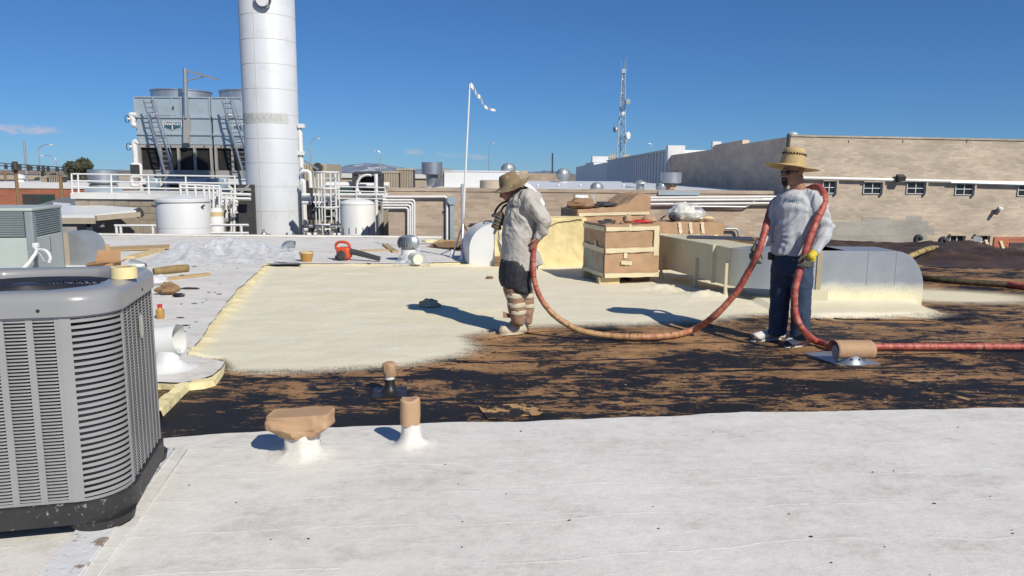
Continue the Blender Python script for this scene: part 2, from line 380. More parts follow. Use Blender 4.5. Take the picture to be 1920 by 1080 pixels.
def over(X, Y):                     # thin overspray beyond the ducts and dry spots
    o = blob(X, Y, 1760, 553, 1.0, .62, .80) + blob(X, Y, 1850, 560, 1.2, .45, .42)
    return np.clip(o, 0, .8)
def nz(X, Y, sc_, seed=0.0, o=4):
    out = np.empty(X.size); xr, yr = X.ravel(), Y.ravel()
    for i in range(X.size): out[i] = mn.fractal(Vector((xr[i] * sc_, yr[i] * sc_, seed)), .9, 2.1, o)
    return out.reshape(X.shape)
def set_attr(me, name, a):
    at = me.attributes.new(name, 'FLOAT', 'POINT'); at.data.foreach_set('value', a.ravel().astype(np.float32))

# deck: one finely divided sheet plus the rest of the roof round it
def sheet(x0, x1, y0, y1, d):
    nx, ny = int(round((x1 - x0) / d)), int(round((y1 - y0) / d))
    X, Y = np.meshgrid(np.linspace(x0, x1, nx + 1), np.linspace(y0, y1, ny + 1)); return X, Y, nx, ny
X, Y, nx, ny = sheet(-5, 11, 3.6, 13.6, .07)
f, sd = foam_field(X, Y); f = np.maximum(f, over(X, Y))
Z = np.zeros_like(X) + .004 * np.sin(X * 1.3 + Y * .7) * np.clip((Y - 3.6) * 2, 0, 1) * np.clip((13.6 - Y) * 2, 0, 1) * np.clip((X + 5) * 2, 0, 1) * np.clip((11 - X) * 2, 0, 1)
mb = MB(); mb.v = list(zip(X.ravel().tolist(), Y.ravel().tolist(), Z.ravel().tolist())); W_ = nx + 1
mb.f = [(j * W_ + i, j * W_ + i + 1, (j + 1) * W_ + i + 1, (j + 1) * W_ + i) for j in range(ny) for i in range(nx)]; mb.m = [0] * len(mb.f)
base_n = len(mb.v)
for (x0, x1, y0, y1) in ((-16, 40, -5, 3.6), (-16, -5, 3.6, 13.6), (11, 40, 3.6, 13.6), (-16, 6.7, 13.6, 17.35), (6.7, 40, 13.6, 16.9)):
    mb.add([(x0, y0, 0), (x1, y0, 0), (x1, y1, 0), (x0, y1, 0)], [(0, 1, 2, 3)])
mb.add([(-1.2, 17.35, 0), (6.7, 17.35, 0), (6.7, 19.02, 0), (-1.2, 19.02, 0)], [(0, 1, 2, 3)])
deck = tag(mb.build('roof_deck', 'deck', smooth=0), 'brown roof deck streaked with black tar', None, None, 'structure')
fa = np.zeros(len(mb.v)); fa[:base_n] = f.ravel(); set_attr(deck.data, 'foam', fa); set_attr(deck.data, 'yel', fa * 0 + .35)
mb = MB()
mb.b2(-16, 6.69, -5, 17.33, -4.2, -.02); mb.b2(6.691, 40, -5, 16.88, -4.2, -.021); mb.b2(-1.18, 6.69, 17.34, 18.99, -4.2, -.021)
tag(mb.build('roof_building', 'building_side', smooth=0), 'building under the roof', None, None, 'structure')

# the new foam itself
X, Y, nx, ny = sheet(-4.45, 6.7, 5.35, 13.6, .045)
f, sd = foam_field(X, Y)
n1 = nz(X, Y, 1.7, 3.0, 3); n2 = nz(X, Y, 9.0, 5.0, 2)
xl = np.interp(Y, [6.0, 12.2], [-2.73, -4.08])
leftlip = np.exp(-((X - xl - .06) / .09) ** 2) * (Y > 5.9) * (Y < 12.3)
back = np.exp(-((Y - (12.22 + .02 * (X + 4))) / .07) ** 2) * (X < -.6) * (X > -4.2)
yel = np.clip(leftlip * 1.2 + back * 1.1, 0, 1)
yel = np.maximum(yel, blob(X, Y, 850, 590, .75, .32, .55)); yel = np.maximum(yel, blob(X, Y, 700, 560, 3.0, .5, .18)); yel = np.maximum(yel, blob(X, Y, 1640, 588, 1.6, .25, .5))
yel = np.maximum(yel, blob(X, Y, 600, 500, 4, .7, .30))
n3 = nz(X, Y, 6.0, 11.0, 4)
lump = leftlip * (.018 + .045 * np.clip(n3 + .3 * n1 + .1, 0, 1)) + back * .03
step = np.clip((sd - .0) / .05, 0, 1) * .02 * ((Y < 9.2) & (X > 3.0))       # the thick skirt round the elbow
foot = blob(X, Y, 1250, 545, .5, .22, .05) + blob(X, Y, 1330, 560, .35, .2, .07)
n4 = nz(X * .7, Y * 2.4, 2.2, 21.0, 3)
Zf = .003 + f * (.024 + .010 * n1 + .0035 * n4) + lump + step * 2 + foot * (1 + n2 * .6) + f * .0022 * n2
keep = f > .03
mb = MB(); idx = -np.ones(X.shape, int); idx[keep] = np.arange(keep.sum())
mb.v = list(zip(X[keep].tolist(), Y[keep].tolist(), Zf[keep].tolist()))
q = keep[:-1, :-1] & keep[1:, :-1] & keep[:-1, 1:] & keep[1:, 1:]
jj, ii = np.nonzero(q)
mb.f = list(zip(idx[jj, ii].tolist(), idx[jj, ii + 1].tolist(), idx[jj + 1, ii + 1].tolist(), idx[jj + 1, ii].tolist())); mb.m = [0] * len(mb.f)
foam = tag(mb.build('spray_foam', 'deck', smooth=60), 'cream spray foam freshly laid over the deck', None, None, 'structure')
set_attr(foam.data, 'foam', f[keep]); set_attr(foam.data, 'yel', yel[keep])

# ---------------------------------------------------------------- coated layers with cut edges
def slab(name, top, z1, label, mats, step=.06, wob=.012, z0=0.002, edge_from=0, edge_to=None, lip=0.0):
    """flat layer; top polygon (x, y) counter-clockwise, edges broken up by a little wobble"""
    pts = []
    n = len(top)
    for i in range(n):
        a, b = Vector(top[i]), Vector(top[(i + 1) % n]); L = (b - a).length
        k = max(1, int(L / step)) if (edge_from <= i < (edge_to if edge_to is not None else n)) else 1
        for j in range(k):
            p = a.lerp(b, j / k); w_ = wob if k > 1 else 0
            pts.append(Vector((p.x + w_ * fbm((p.x * 3, p.y * 3, 1.0)), p.y + w_ * 1.4 * fbm((p.x * 2.3, p.y * 2.3, 7.0)))))
    n = len(pts); mb = MB()
    vs = [(p.x, p.y, z1) for p in pts] + [(p.x, p.y, z1 - .012) for p in pts] + [(p.x + .006 * fbm((p.x * 14, p.y * 14, 2)), p.y + .012 * fbm((p.x * 16, p.y * 16, 4)), z0) for p in pts]
    mb.add(vs, [tuple(range(n))], 0)
    mb.f += [(i, n + i, n + (i + 1) % n, (i + 1) % n) for i in range(n)]; mb.m += [1] * n
    mb.f += [(n + i, 2 * n + i, 2 * n + (i + 1) % n, n + (i + 1) % n) for i in range(n)]; mb.m += [2] * n
    return tag(mb.build(name, mats, smooth=0), label, None, None, 'structure')
e = [G(u, v, .02) for u, v in ((-160, 838), (310, 818), (500, 808), (640, 801), (780, 795), (1000, 788), (1200, 782), (1400, 774), (1650, 769), (1920, 764), (2600, 748))]
slab('coated_roof', [(-9, -4), (14, -4)] + [(p.x, p.y) for p in reversed(e)] + [(-9, e[0].y)], .02, 'white coated roof in the foreground', ['white_coating', 'felt_black', 'felt_black'], edge_from=2, edge_to=12, step=.03, wob=.022)
e = [G(u, v, .06) for u, v in ((-300, 735), (300, 716), (340, 717), (372, 712), (398, 702), (414, 690), (421, 678))]
e2 = [G(u, v, .06) for u, v in ((350, 664), (376, 634), (404, 594), (444, 544), (500, 494))]
pts = [(p.x, p.y) for p in e] + [(p.x, p.y) for p in e2] + [(-1.9, 12.3), (-.75, 12.6), (-.9, 14.2), (-1.75, 15.1), (-1.6, 17.3), (-15.9, 17.3), (-15.9, e[0].y)]
slab('white_roof', pts, .06, 'older white roof with debris', ['white_roof', 'felt_black', 'foam_cut'], edge_from=0, edge_to=14, wob=.02)
# raised far kerb of the white roof
mb = MB(); mb.b2(-15.9, -1.62, 17.12, 17.34, .061, .10)
tag(mb.build('roof_kerb', 'white_roof', bevel=.02, seg=2), 'white kerb along the far roof edge', None, None, 'structure')
# ripped piece of old foam in front of the cut edge
mb = MB()
path = [G(u, v) for u, v in ((306, 782), (322, 766), (345, 742), (356, 733), (384, 730), (404, 724), (414, 712), (424, 694))]
prev = None
for a, b in zip(path[:-1], path[1:]):
    for k in range(4):
        p, q2 = a.lerp(b, k / 4), a.lerp(b, (k + 1) / 4)
        d = (q2 - p).normalized(); nrm = Vector((-d.y, d.x, 0))
        h = .045 + .012 * fbm((p.x * 9, p.y * 9, 1)); th = .035 + .02 * fbm((p.x * 7, p.y * 7, 3))
        ring = [p + Vector((0, 0, .003)), p + nrm * (.05 + th) + Vector((0, 0, .003)), p + nrm * (.04 + th) + Vector((0, 0, h + .012)), p + nrm * .012 + Vector((0, 0, h))]
        if prev: mb.add(prev + ring, [(0, 4, 7, 3), (3, 7, 6, 2), (2, 6, 5, 1)])
        prev = ring
mb.add(prev, [(0, 1, 2, 3)])
tag(mb.build('foam_strip', 'foam_cut', smooth=0, origin=path[3]), 'torn strip of yellow roof foam lying below the cut white roof edge', 'foam strip')
# dark lumps, drain and flakes are small things placed later

# ---------------------------------------------------------------- big grey condenser in the foreground
M('condenser_paint', (.27, .275, .285), (.235, .24, .25), 3, .30, rvar=.08, bump=.03, bscale=90)
M('louvre_paint', (.29, .292, .30), (.26, .262, .27), 3, .42)
M('coil_dark', (.010, .010, .018), (.016, .016, .028), 6, .6)
M('pan_black', (.018, .018, .020), (.030, .030, .032), 4, .5, bump=.25, bscale=60, dirt=(.28, .28, .28), dscale=38, dlo=.60, dhi=.68)
M('grille_black', (.022, .022, .025), (.03, .03, .034), 6, .42)
M('screw_dark', (.05, .05, .055), None, 6, .4, .6)
M('badge_silver', (.62, .63, .62), (.5, .51, .5), 9, .3, .6)
M('tape_cream', (.78, .68, .36), (.72, .62, .33), 4, .45, bump=.05)
def rsq(h, r, n=10):                      # rounded square path, counter-clockwise from the front-left
    out = []
    for cx, cy, a0 in ((h - r, -h + r, -90), (h - r, h - r, 0), (-h + r, h - r, 90), (-h + r, -h + r, 180)):
        for k in range(n + 1):
            a = R(a0 + 90 * k / n); out.append((cx + r * math.cos(a), cy + r * math.sin(a)))
    return out
ACZ = .045
ac = thing('condenser_unit', 'large grey air conditioning condenser with louvred sides filling the left foreground', 'condenser', (-2.188, 3.318, ACZ), R(14))
H_, RC = .455, .19
def ring_mb(levels, close_bottom=False, close_top=False):
    mb = MB(); rings = []
    for pts, z in levels: rings.append([(x, y, z) for x, y in pts])
    n = len(rings[0]); vs = [p for g in rings for p in g]
    fs_ = [(i * n + j, i * n + (j + 1) % n, (i + 1) * n + (j + 1) % n, (i + 1) * n + j) for i in range(len(rings) - 1) for j in range(n)]
    if close_bottom: fs_.append(tuple(range(n - 1, -1, -1)))
    if close_top: fs_.append(tuple(range((len(rings) - 1) * n, len(rings) * n)))
    return mb.add(vs, fs_)
ring_mb([(rsq(H_ - .045, RC - .03), .09), (rsq(H_ - .045, RC - .03), .92)], True, True).build('coil', 'coil_dark', ac, False)
# base pan with feet
pan = ring_mb([(rsq(H_ + .012, RC), .035), (rsq(H_ + .012, RC), .122), (rsq(H_ - .006, RC), .128), (rsq(H_ - .02, RC), .128)], True, True)
pan.build('base_pan', 'pan_black', ac, False)
for sx in (-1, 1):
    for sy in (-1, 1):
        mb = MB(); c = (sx * (H_ - .115), sy * (H_ - .115))
        prof = [(c[0] + .115 * math.cos(R(a)) * 1.1, c[1] + .115 * math.sin(R(a)) * 1.1) for a in range(0, 360, 20)]
        n = len(prof)
        mb.add([(x, y, 0) for x, y in prof] + [(c[0] + (x - c[0]) * 1.06, c[1] + (y - c[1]) * 1.06, .036) for x, y in prof], [tuple(range(n - 1, -1, -1)), tuple(range(n, 2 * n))] + [(i, (i + 1) % n, n + (i + 1) % n, n + i) for i in range(n)])
        mb.build('foot', 'pan_black', ac, False)
# top cap with round fan opening
def circ(r): # circle sampled along the directions of the rounded square
    return [(r * math.cos(math.atan2(y, x)), r * math.sin(math.atan2(y, x))) for x, y in rsq(H_, RC)]
cap_ = ring_mb([(rsq(H_ - .004, RC), .918), (rsq(H_ + .014, RC), .918), (rsq(H_ + .014, RC), .975), (rsq(H_ + .009, RC), .995), (rsq(H_ - .006, RC), 1.010), (rsq(H_ - .03, RC - .02), 1.016), (circ(.412), 1.012), (circ(.402), 1.004), (circ(.398), .985), (circ(.392), .93)])
cap_.build('top_cap', 'condenser_paint', ac, False, smooth=50)
for (x, y) in ((.20, -H_ - .0145), (-.2, -H_ - .0145)):
    MB().lathe([(1e-4, .003), (.006, .002), (.0075, 0)], 10, (x, y, .945), 0, Matrix.Rotation(R(90), 3, 'X')).build('screw', 'screw_dark', ac, False)
MB().lathe([(1e-4, .003), (.006, .002), (.0075, 0)], 10, (H_ + .0145, .05, .945), 0, Matrix.Rotation(R(90), 3, 'Y')).build('screw', 'screw_dark', ac, False)
for k in range(20):
    r = .075 + .0158 * k; z = .972 + .018 * (1 - (r / .39) ** 2)
    MB().tube([(r * math.cos(R(a)), r * math.sin(R(a)), z) for a in range(0, 361, 8)], .0036, 5, cap=False).build('grille_ring', 'grille_black', ac, False)
for k in range(12):
    a = R(30 * k + 8); MB().tube([(.06 * math.cos(a), .06 * math.sin(a), .986), (.2 * math.cos(a), .2 * math.sin(a), .982), (.395 * math.cos(a), .395 * math.sin(a), .966)], .003, 5).build('grille_spoke', 'grille_black', ac, False)
MB().lathe([(1e-4, .993), (.05, .992), (.075, .986), (.076, .96), (1e-4, .95)], 24).build('motor_cap', 'grille_black', ac, False)
for k in range(3):
    a0 = 120 * k; mb = MB()
    grid_mesh(mb, lambda u, v: ((.07 + .29 * v) * math.cos(R(a0 + (70 + 10 * v) * u)), (.07 + .29 * v) * math.sin(R(a0 + (70 + 10 * v) * u)), .80 + .09 * u), 8, 4); mb.build('fan_blade', 'grille_black', ac, False)
# front: louvre columns
Z0, Z1 = .130, .917; zc = (Z0 + Z1) / 2
fx1 = H_ - RC
for x0_, x1_ in ((fx1 - .012, fx1 + .03),):
    pass
stile = MB()
cols = [fx1 - .055 - .103 * k for k in range(5)]      # column centres, leftwards
lw = .078
edges = [fx1 + .004] + [c - .0515 for c in cols]
for k in range(6):
    xr = edges[0] if k == 0 else cols[k - 1] - lw / 2
    xl = cols[k] + lw / 2 if k < 5 else -H_ + RC
    mb = MB(); mb.b2(xl, xr, -H_, -H_ + .012, Z0, Z1); mb.build('stile', 'louvre_paint', ac, False)
for z in (Z0 + .006, Z1 - .006):
    mb = MB(); mb.b2(-H_ + RC, fx1, -H_ + .001, -H_ + .011, z - .006, z + .006); mb.build('rail', 'louvre_paint', ac, False)
lv = MB()
prof = [(-.001, .0048), (-.0065, .0032), (-.0080, .0006), (-.007, -.0022), (.004, -.0026), (.006, .003)]
xs = [(-lw / 2, .35), (-lw / 2 + .006, .8), (-lw / 2 + .014, 1), (lw / 2 - .014, 1), (lw / 2 - .006, .8), (lw / 2, .35)]
n = len(prof)
for x, k in xs: lv.v += [(x, y * k if y < 0 else y, z * (.75 + .25 * k)) for y, z in prof]
lv.f = [(i * n + j, i * n + (j + 1) % n, (i + 1) * n + (j + 1) % n, (i + 1) * n + j) for i in range(len(xs) - 1) for j in range(n)] + [tuple(range(n)), tuple(range((len(xs) - 1) * n, len(xs) * n))]; lv.m = [0] * len(lv.f)
lvm = lv.mesh('louvre', ['louvre_paint'])
NR = 54
for c in cols:
    for k in range(NR): inst(lvm, 'louvre', ac, Matrix.Translation((c, -H_ + .004, Z0 + .018 + (Z1 - Z0 - .036) * k / (NR - 1))))
# seam and corner post panel: slats bent round the corner
def cornerpt(a, off=0.0): return (fx1 + (RC + off) * math.cos(R(a)), -H_ + RC + (RC + off) * math.sin(R(a)))
def corner_strip(a0, a1, z0, z1, t=.004, n=8, off=0.0):
    mb = MB()
    for i in range(n + 1):
        a = a0 + (a1 - a0) * i / n
        mb.v += [(*cornerpt(a, off), z0), (*cornerpt(a, off), z1), (*cornerpt(a, off - t), z1), (*cornerpt(a, off - t), z0)]
    mb.f = [(i * 4 + j, i * 4 + (j + 1) % 4, (i + 1) * 4 + (j + 1) % 4, (i + 1) * 4 + j) for i in range(n) for j in range(4)] + [(0, 1, 2, 3), (n * 4 + 3, n * 4 + 2, n * 4 + 1, n * 4)]; mb.m = [0] * len(mb.f)
    return mb
corner_strip(-90, -77, Z0, Z1, .005, 3, .002).build('corner_post', 'louvre_paint', ac, False)
corner_strip(-6, 0, Z0, Z1, .006, 3, .003).build('corner_post', 'louvre_paint', ac, False)
sl = corner_strip(-77.5, -5.5, -.006, .006, .004, 10).mesh('corner_slat', ['louvre_paint'])
# belly the slats outward in the middle like pressed fins
for vtx in sl.vertices:
    a = math.atan2(vtx.co.y + H_ - RC, vtx.co.x - fx1); tt = (math.degrees(a) + 77.5) / 72
    vtx.co.z += .0035 * math.cos(math.pi * (tt - .5)) * (1 if vtx.co.z > 0 else .2)
NS = 30
for k in range(NS): inst(sl, 'corner_slat', ac, Matrix.Translation((0, 0, Z0 + .022 + (Z1 - Z0 - .044) * k / (NS - 1))))
for z in (Z0 + .004, Z1 - .004): corner_strip(-77.5, -5.5, z - .006, z + .006, .004, 10).build('corner_rail', 'louvre_paint', ac, False)
# right side: punched grille of horizontal slots
ya, yb = -H_ + RC, H_ - RC
span = yb - ya + .02
sm_ = MB(); sm_.box((0, span / 2, 0), (.0016, span, .0056)); smm = sm_.mesh('grille_slat', ['louvre_paint'])
NG = 56
for k in range(NG): inst(smm, 'grille_slat', ac, Matrix.Translation((H_ - .0015, ya - .001, Z0 + .012 + (Z1 - Z0 - .024) * k / (NG - 1))))
for k in range(9):
    mb = MB(); y = ya + span * k / 8; mb.b2(H_ - .0005, H_ + .0015, y - (.006 if 0 < k < 8 else .01), y + (.006 if 0 < k < 8 else .01), Z0, Z1); mb.build('grille_bar', 'louvre_paint', ac, False)
mb = MB(); mb.ell((H_ + .005, .02, .775), (.006, .036, .062), 16, 8); mb.build('badge', 'badge_silver', ac, False)
# far right corner strip closes the side
c = fx1
mb = MB(); nn_ = 8
for i in range(nn_ + 1):
    a = R(90 * i / nn_); mb.v += [(fx1 + RC * math.cos(a), H_ - RC + RC * math.sin(a), Z0), (fx1 + RC * math.cos(a), H_ - RC + RC * math.sin(a), Z1)]
mb.f = [(2 * i, 2 * i + 2, 2 * i + 3, 2 * i + 1) for i in range(nn_)]; mb.m = [0] * nn_; mb.build('rear_corner_panel', 'louvre_paint', ac, False, smooth=60)
mb = MB(); mb.b2(-H_ + .002, -H_ + .012, -H_ + RC, H_ - RC, Z0, Z1); mb.build('side_panel', 'louvre_paint', ac, False)
# painted timber sleeper under its right side and flashing strip
M('peeling_white', (.66, .67, .68), (.58, .59, .6), 6, .7, bump=.6, bscale=30, stretch=(1, 1, 1), dirt=(.26, .21, .17), dscale=9, dlo=.55, dhi=.6)
p0, p1 = G(150, 1075, .02), G(322, 846, .02)
dv = (p1 - p0).normalized(); p0 = p0 - dv * .9; nr = Vector((dv.y, -dv.x, 0))
mb = MB(); mb.bar(p0 - nr * .06 + Vector((0, 0, .0115)), p1 - nr * .06 + Vector((0, 0, .0115)), .16, .021)
tag(mb.build('timber_sleeper', 'peeling_white', origin=p0, bevel=.004), 'white painted timber sleeper with peeling paint under the large condenser', 'sleeper')
mb = MB(); mb.bar(p0 + nr * .05 + Vector((0, 0, .006)), p1 + nr * .05 + Vector((0, 0, .006)), .07, .01)
tag(mb.build('roof_strip', 'white_coating', origin=p0, bevel=.004), 'raised coated strip beside the sleeper of the large condenser', 'roof strip')
# roll of masking tape
tp = G(233, 521, ACZ + 1.016)
mb = MB(); mb.lathe([(.056, 0), (.056, .052), (.037, .052), (.037, 0), (.056, 0)], 36)
mb.lathe([(.0365, .001), (.0365, .050), (.034, .050), (.034, .001), (.0365, .001)], 36, m=1)
M('cardboard', (.42, .25, .13), (.36, .21, .11), 5, .8, bump=.12, bscale=60)
o = mb.build('tape_roll', ['tape_cream', 'cardboard'], origin=(0, 0, 0)); o.location = tp
tag(o, 'roll of cream masking tape standing on top of the large condenser', 'tape roll')
# ---------------------------------------------------------------- rooftop ducts, wrapped units, vents, debris
M('galv', (.50, .53, .56), (.40, .43, .47), 3.5, .42, .75, rvar=.15, bump=.05, bscale=25)
M('galv_dull', (.40, .43, .46), (.32, .35, .38), 4, .55, .5, rvar=.1, bump=.05, bscale=25)
M('kraft', (.45, .29, .17), (.375, .235, .135), 4, .72, bump=.45, bscale=11)
M('kraft_dark', (.30, .18, .10), (.23, .135, .075), 4, .75, bump=.35, bscale=9)
M('kraft_sprayed', (.36, .29, .20), (.42, .40, .33), 3, .8, bump=.4, bscale=9, lo=.4, hi=.6)
M('masking_tape', (.70, .62, .42), (.62, .54, .36), 8, .6, bump=.2, bscale=20)
M('lumber', (.48, .34, .18), (.38, .25, .12), 6, .75, bump=.25, bscale=30, stretch=(1, 6, 6))
M('lumber_pale', (.62, .50, .29), (.55, .42, .22), 6, .75, bump=.25, bscale=30)
M('old_wood', (.20, .12, .06), (.30, .20, .10), 5, .85, bump=.6, bscale=24, stretch=(1, 5, 5))
M('white_paint', (.70, .71, .71), (.64, .65, .65), 2, .55, bump=.08, bscale=20)
M('white_gloss', (.70, .71, .72), (.66, .67, .68), 1.5, .4)
M('white_dirty', (.72, .73, .72), (.60, .60, .58), 3, .6, bump=.25, bscale=20, dirt=(.42, .40, .36), dlo=.6, dhi=.8)
M('black_rubber', (.012, .012, .013), (.02, .02, .022), 8, .55)
M('black_tar', (.012, .012, .013), (.025, .024, .024), 8, .4, bump=.5, bscale=30)
M('orange_plastic', (.60, .085, .03), (.52, .07, .025), 6, .4)
M('red_plastic', (.55, .03, .03), (.45, .025, .02), 6, .45)
M('steel_pole', (.55, .56, .57), (.48, .49, .5), 8, .4, .6)
M('amber_plastic', (.44, .26, .07), (.38, .20, .05), 6, .45, bump=.1)
M('tan_fabric', (.40, .35, .24), (.33, .28, .18), 6, .9, bump=.3)
M('foil', (.74, .75, .78), (.6, .62, .66), 12, .28, .8, bump=.8, bscale=16)
M('dark_grey_plastic', (.045, .047, .052), (.06, .062, .068), 5, .5)
M('board_tarred', (.46, .28, .12), (.36, .20, .085), 8, .8, bump=.5, bscale=30, dirt=(.012, .011, .012), dscale=7, dlo=.46, dhi=.50)
M('mossy', (.22, .15, .07), (.32, .24, .10), 9, .9, bump=.8, bscale=25, dirt=(.07, .05, .03), dlo=.5, dhi=.7)
M('pump_brown', (.10, .075, .045), (.15, .11, .06), 9, .5, .3)
def film_mat():
    m, nt, b = newmat('plastic_film')
    n = noi(nt, tc(nt), 7, 6, .65)
    b.inputs['Base Color'].default_value = (.80, .84, .90, 1); b.inputs['Roughness'].default_value = .16
    r = ramp(nt, [(.38, .14), (.66, .60)]); nt.links.new(n, r.inputs[0]); nt.links.new(r.outputs[0], b.inputs['Alpha'])
    bumpn(nt, b, noi(nt, tc(nt), 11, 6, .6, .8), .9, .03)
film_mat()
def sprayed(name, base, foamc, metal=0.5, rough=.42, hi0=.12, hi1=.30, axis='Z', noise_amp=.10):
    """sheet metal with cream foam overspray rising from the roof (height in metres above the roof)"""
    m, nt, b = newmat(name)
    g = nt.nodes.new('ShaderNodeNewGeometry'); s = nt.nodes.new('ShaderNodeSeparateXYZ'); nt.links.new(g.outputs['Position'], s.inputs[0])
    sp = noi(nt, tc(nt), 60, 3, .8); lg = noi(nt, tc(nt), 3, 4)
    h = math_n(nt, 'ADD', s.outputs[2], math_n(nt, 'MULTIPLY_ADD', math_n(nt, 'SUBTRACT', sp, .5), noise_amp * 2.4, math_n(nt, 'MULTIPLY', math_n(nt, 'SUBTRACT', lg, .5), noise_amp)))
    mr = nt.nodes.new('ShaderNodeMapRange'); mr.inputs['From Min'].default_value = hi0; mr.inputs['From Max'].default_value = hi1
    mr.inputs['To Min'].default_value = 1; mr.inputs['To Max'].default_value = 0; nt.links.new(h, mr.inputs['Value'])
    bb = ramp(nt, [(.35, base), (.7, tuple(x * .85 for x in base))]); nt.links.new(lg, bb.inputs[0])
    ff = ramp(nt, [(.35, foamc), (.7, tuple(x * .9 for x in foamc))]); nt.links.new(noi(nt, tc(nt), 9, 5), ff.inputs[0])
    setc(nt, b.inputs['Base Color'], mixc(nt, mr.outputs[0], bb.outputs[0], ff.outputs[0]))
    setc(nt, b.inputs['Metallic'], math_n(nt, 'MULTIPLY_ADD', mr.outputs[0], -metal, metal))
    setc(nt, b.inputs['Roughness'], math_n(nt, 'MULTIPLY_ADD', mr.outputs[0], .8 - rough, rough))
    bumpn(nt, b, math_n(nt, 'MULTIPLY', noi(nt, tc(nt), 45, 4, .7), math_n(nt, 'MULTIPLY_ADD', mr.outputs[0], .8, .2)), .35, .01)
sprayed('galv_sprayed', (.44, .48, .52), (.80, .74, .52), .62, .45, .15, .30)
sprayed('duct_cream', (.55, .51, .36), (.62, .58, .43), 0.0, .75, -.2, .9, noise_amp=.3)
sprayed('white_sprayed', (.66, .68, .69), (.80, .70, .40), .0, .5, -.6, -.3)
M('foam_skin', (.78, .66, .36), (.72, .59, .29), 5, .75, bump=1.0, bscale=11)

def rel(base, rz):                       # local frame: local -> world
    T = Matrix.Translation(Vector(base)) @ Matrix.Rotation(rz, 4, 'Z')
    return lambda x, y, z: T @ Vector((x, y, z))
def wrap_mesh(mb, x0, x1, y0, y1, z0, z1, seed=0, amp=.02, div=.04, m=0, bulge=0.0, sag=0.0):
    """paper-wrapped box: five faces as divided sheets with wrinkles (local coordinates)"""
    def nrm(p, n):
        a = amp * (mn.noise(Vector((p[0] * 6 + seed, p[1] * 6, p[2] * 6))) * .7 + .9 * abs(mn.noise(Vector((p[0] * 11 - seed + p[2] * 6, p[1] * 11, p[2] * 7 + p[0] * 9)))) - .8 * abs(mn.noise(Vector((p[0] * 5 + seed - p[2] * 9, p[1] * 8, p[2] * 5)))))
        ex = min(p[0] - x0, x1 - p[0]) if n[0] == 0 else 1; ey = min(p[1] - y0, y1 - p[1]) if n[1] == 0 else 1; ez = min(p[2] - z0, z1 - p[2]) if n[2] == 0 else 1
        k = sm(0, .08, min(ex, ey, ez))
        return (p[0] + n[0] * a * k, p[1] + n[1] * a * k, p[2] + n[2] * (a + bulge) * k)
    L = lambda a, b: max(2, int((b - a) / div))
    F_ = [((0, -1, 0), lambda u, v: (x0 + (x1 - x0) * u, y0, z0 + (z1 - z0) * v), L(x0, x1), L(z0, z1)),
          ((0, 1, 0), lambda u, v: (x1 - (x1 - x0) * u, y1, z0 + (z1 - z0) * v), L(x0, x1), L(z0, z1)),
          ((-1, 0, 0), lambda u, v: (x0, y1 - (y1 - y0) * u, z0 + (z1 - z0) * v), L(y0, y1), L(z0, z1)),
          ((1, 0, 0), lambda u, v: (x1, y0 + (y1 - y0) * u, z0 + (z1 - z0) * v), L(y0, y1), L(z0, z1)),
          ((0, 0, 1), lambda u, v: (x0 + (x1 - x0) * u, y0 + (y1 - y0) * v, z1), L(x0, x1), L(y0, y1)),
          ((0, 0, -1), lambda u, v: (x0 + (x1 - x0) * u, y1 - (y1 - y0) * v, z0), L(x0, x1), L(y0, y1))]
    for n, fn, a, b in F_: grid_mesh(mb, lambda u, v: nrm(fn(u, v), n), a, b, m)
    return mb
# ---- wrapped rooftop unit on sleepers (front)
nb = G(1133, 524, .10); RZ = R(15)
ux = thing('wrapped_rooftop_unit', 'boxy rooftop unit wrapped in brown paper and cream tape on pale timber', 'rooftop unit', (nb.x, nb.y, 0), RZ)
wrap_mesh(MB(), 0, .82, 0, .85, .13, .86, 1.0).build('paper_wrap', 'kraft', ux, False, weld=True)
wl = MB(); grid_mesh(wl, lambda u, v: (-.012 - .006 * mn.noise(Vector((u * 5, v * 7, 2))), .82 - .8 * u, .15 + .33 * v), 10, 6); wl.build('sprayed_sheet', 'kraft_sprayed', ux, False)
def tape_strip(parent, a, b, wd, nrm, mt='masking_tape'):
    a, b, nrm = Vector(a), Vector(b), Vector(nrm); d = (b - a).normalized(); s = nrm.cross(d).normalized() * wd / 2; n = 8; mb = MB()
    vs = []
    for i in range(n + 1):
        p = a.lerp(b, i / n) + nrm * (.020 + .003 * math.sin(i * 2.1)); wv = s * (1 + .12 * math.sin(i * 1.7 + a.x * 9))
        vs += [p - wv, p + wv]
    mb.add(vs, [(2 * i, 2 * i + 1, 2 * i + 3, 2 * i + 2) for i in range(n)]); return mb.build('tape_strip', mt, parent, False)
fn, ln_ = (0, -1, 0), (-1, 0, 0)
for a, b, wd, nn in (((0, 0, .80), (.80, 0, .81), .055, fn), ((0, 0, .50), (.74, 0, .51), .065, fn), ((0, 0, .155), (.82, 0, .15), .06, fn), ((.76, 0, .84), (.765, 0, .42), .075, fn), ((.30, 0, .47), (.30, 0, .39), .05, fn), ((.24, 0, .335), (.40, 0, .32), .055, fn),
                     ((.36, 0, .86), (.36, 0, .77), .04, fn), ((0, .84, .80), (0, 0, .80), .06, ln_), ((0, .84, .52), (0, 0, .50), .07, ln_), ((0, .84, .16), (0, 0, .16), .06, ln_), ((0, .30, .50), (0, .34, .62), .05, ln_)):
    tape_strip(ux, a, b, wd, nn)
for yy in (.06, .70):
    mb = MB(); mb.b2(-.02, .84, yy, yy + .10, .0, .118) if False else mb.b2(-.05, .26 if yy < .1 else .5, yy, yy + .10, .02, .122); mb.build('sleeper', 'lumber_pale', ux, False, bevel=.004)
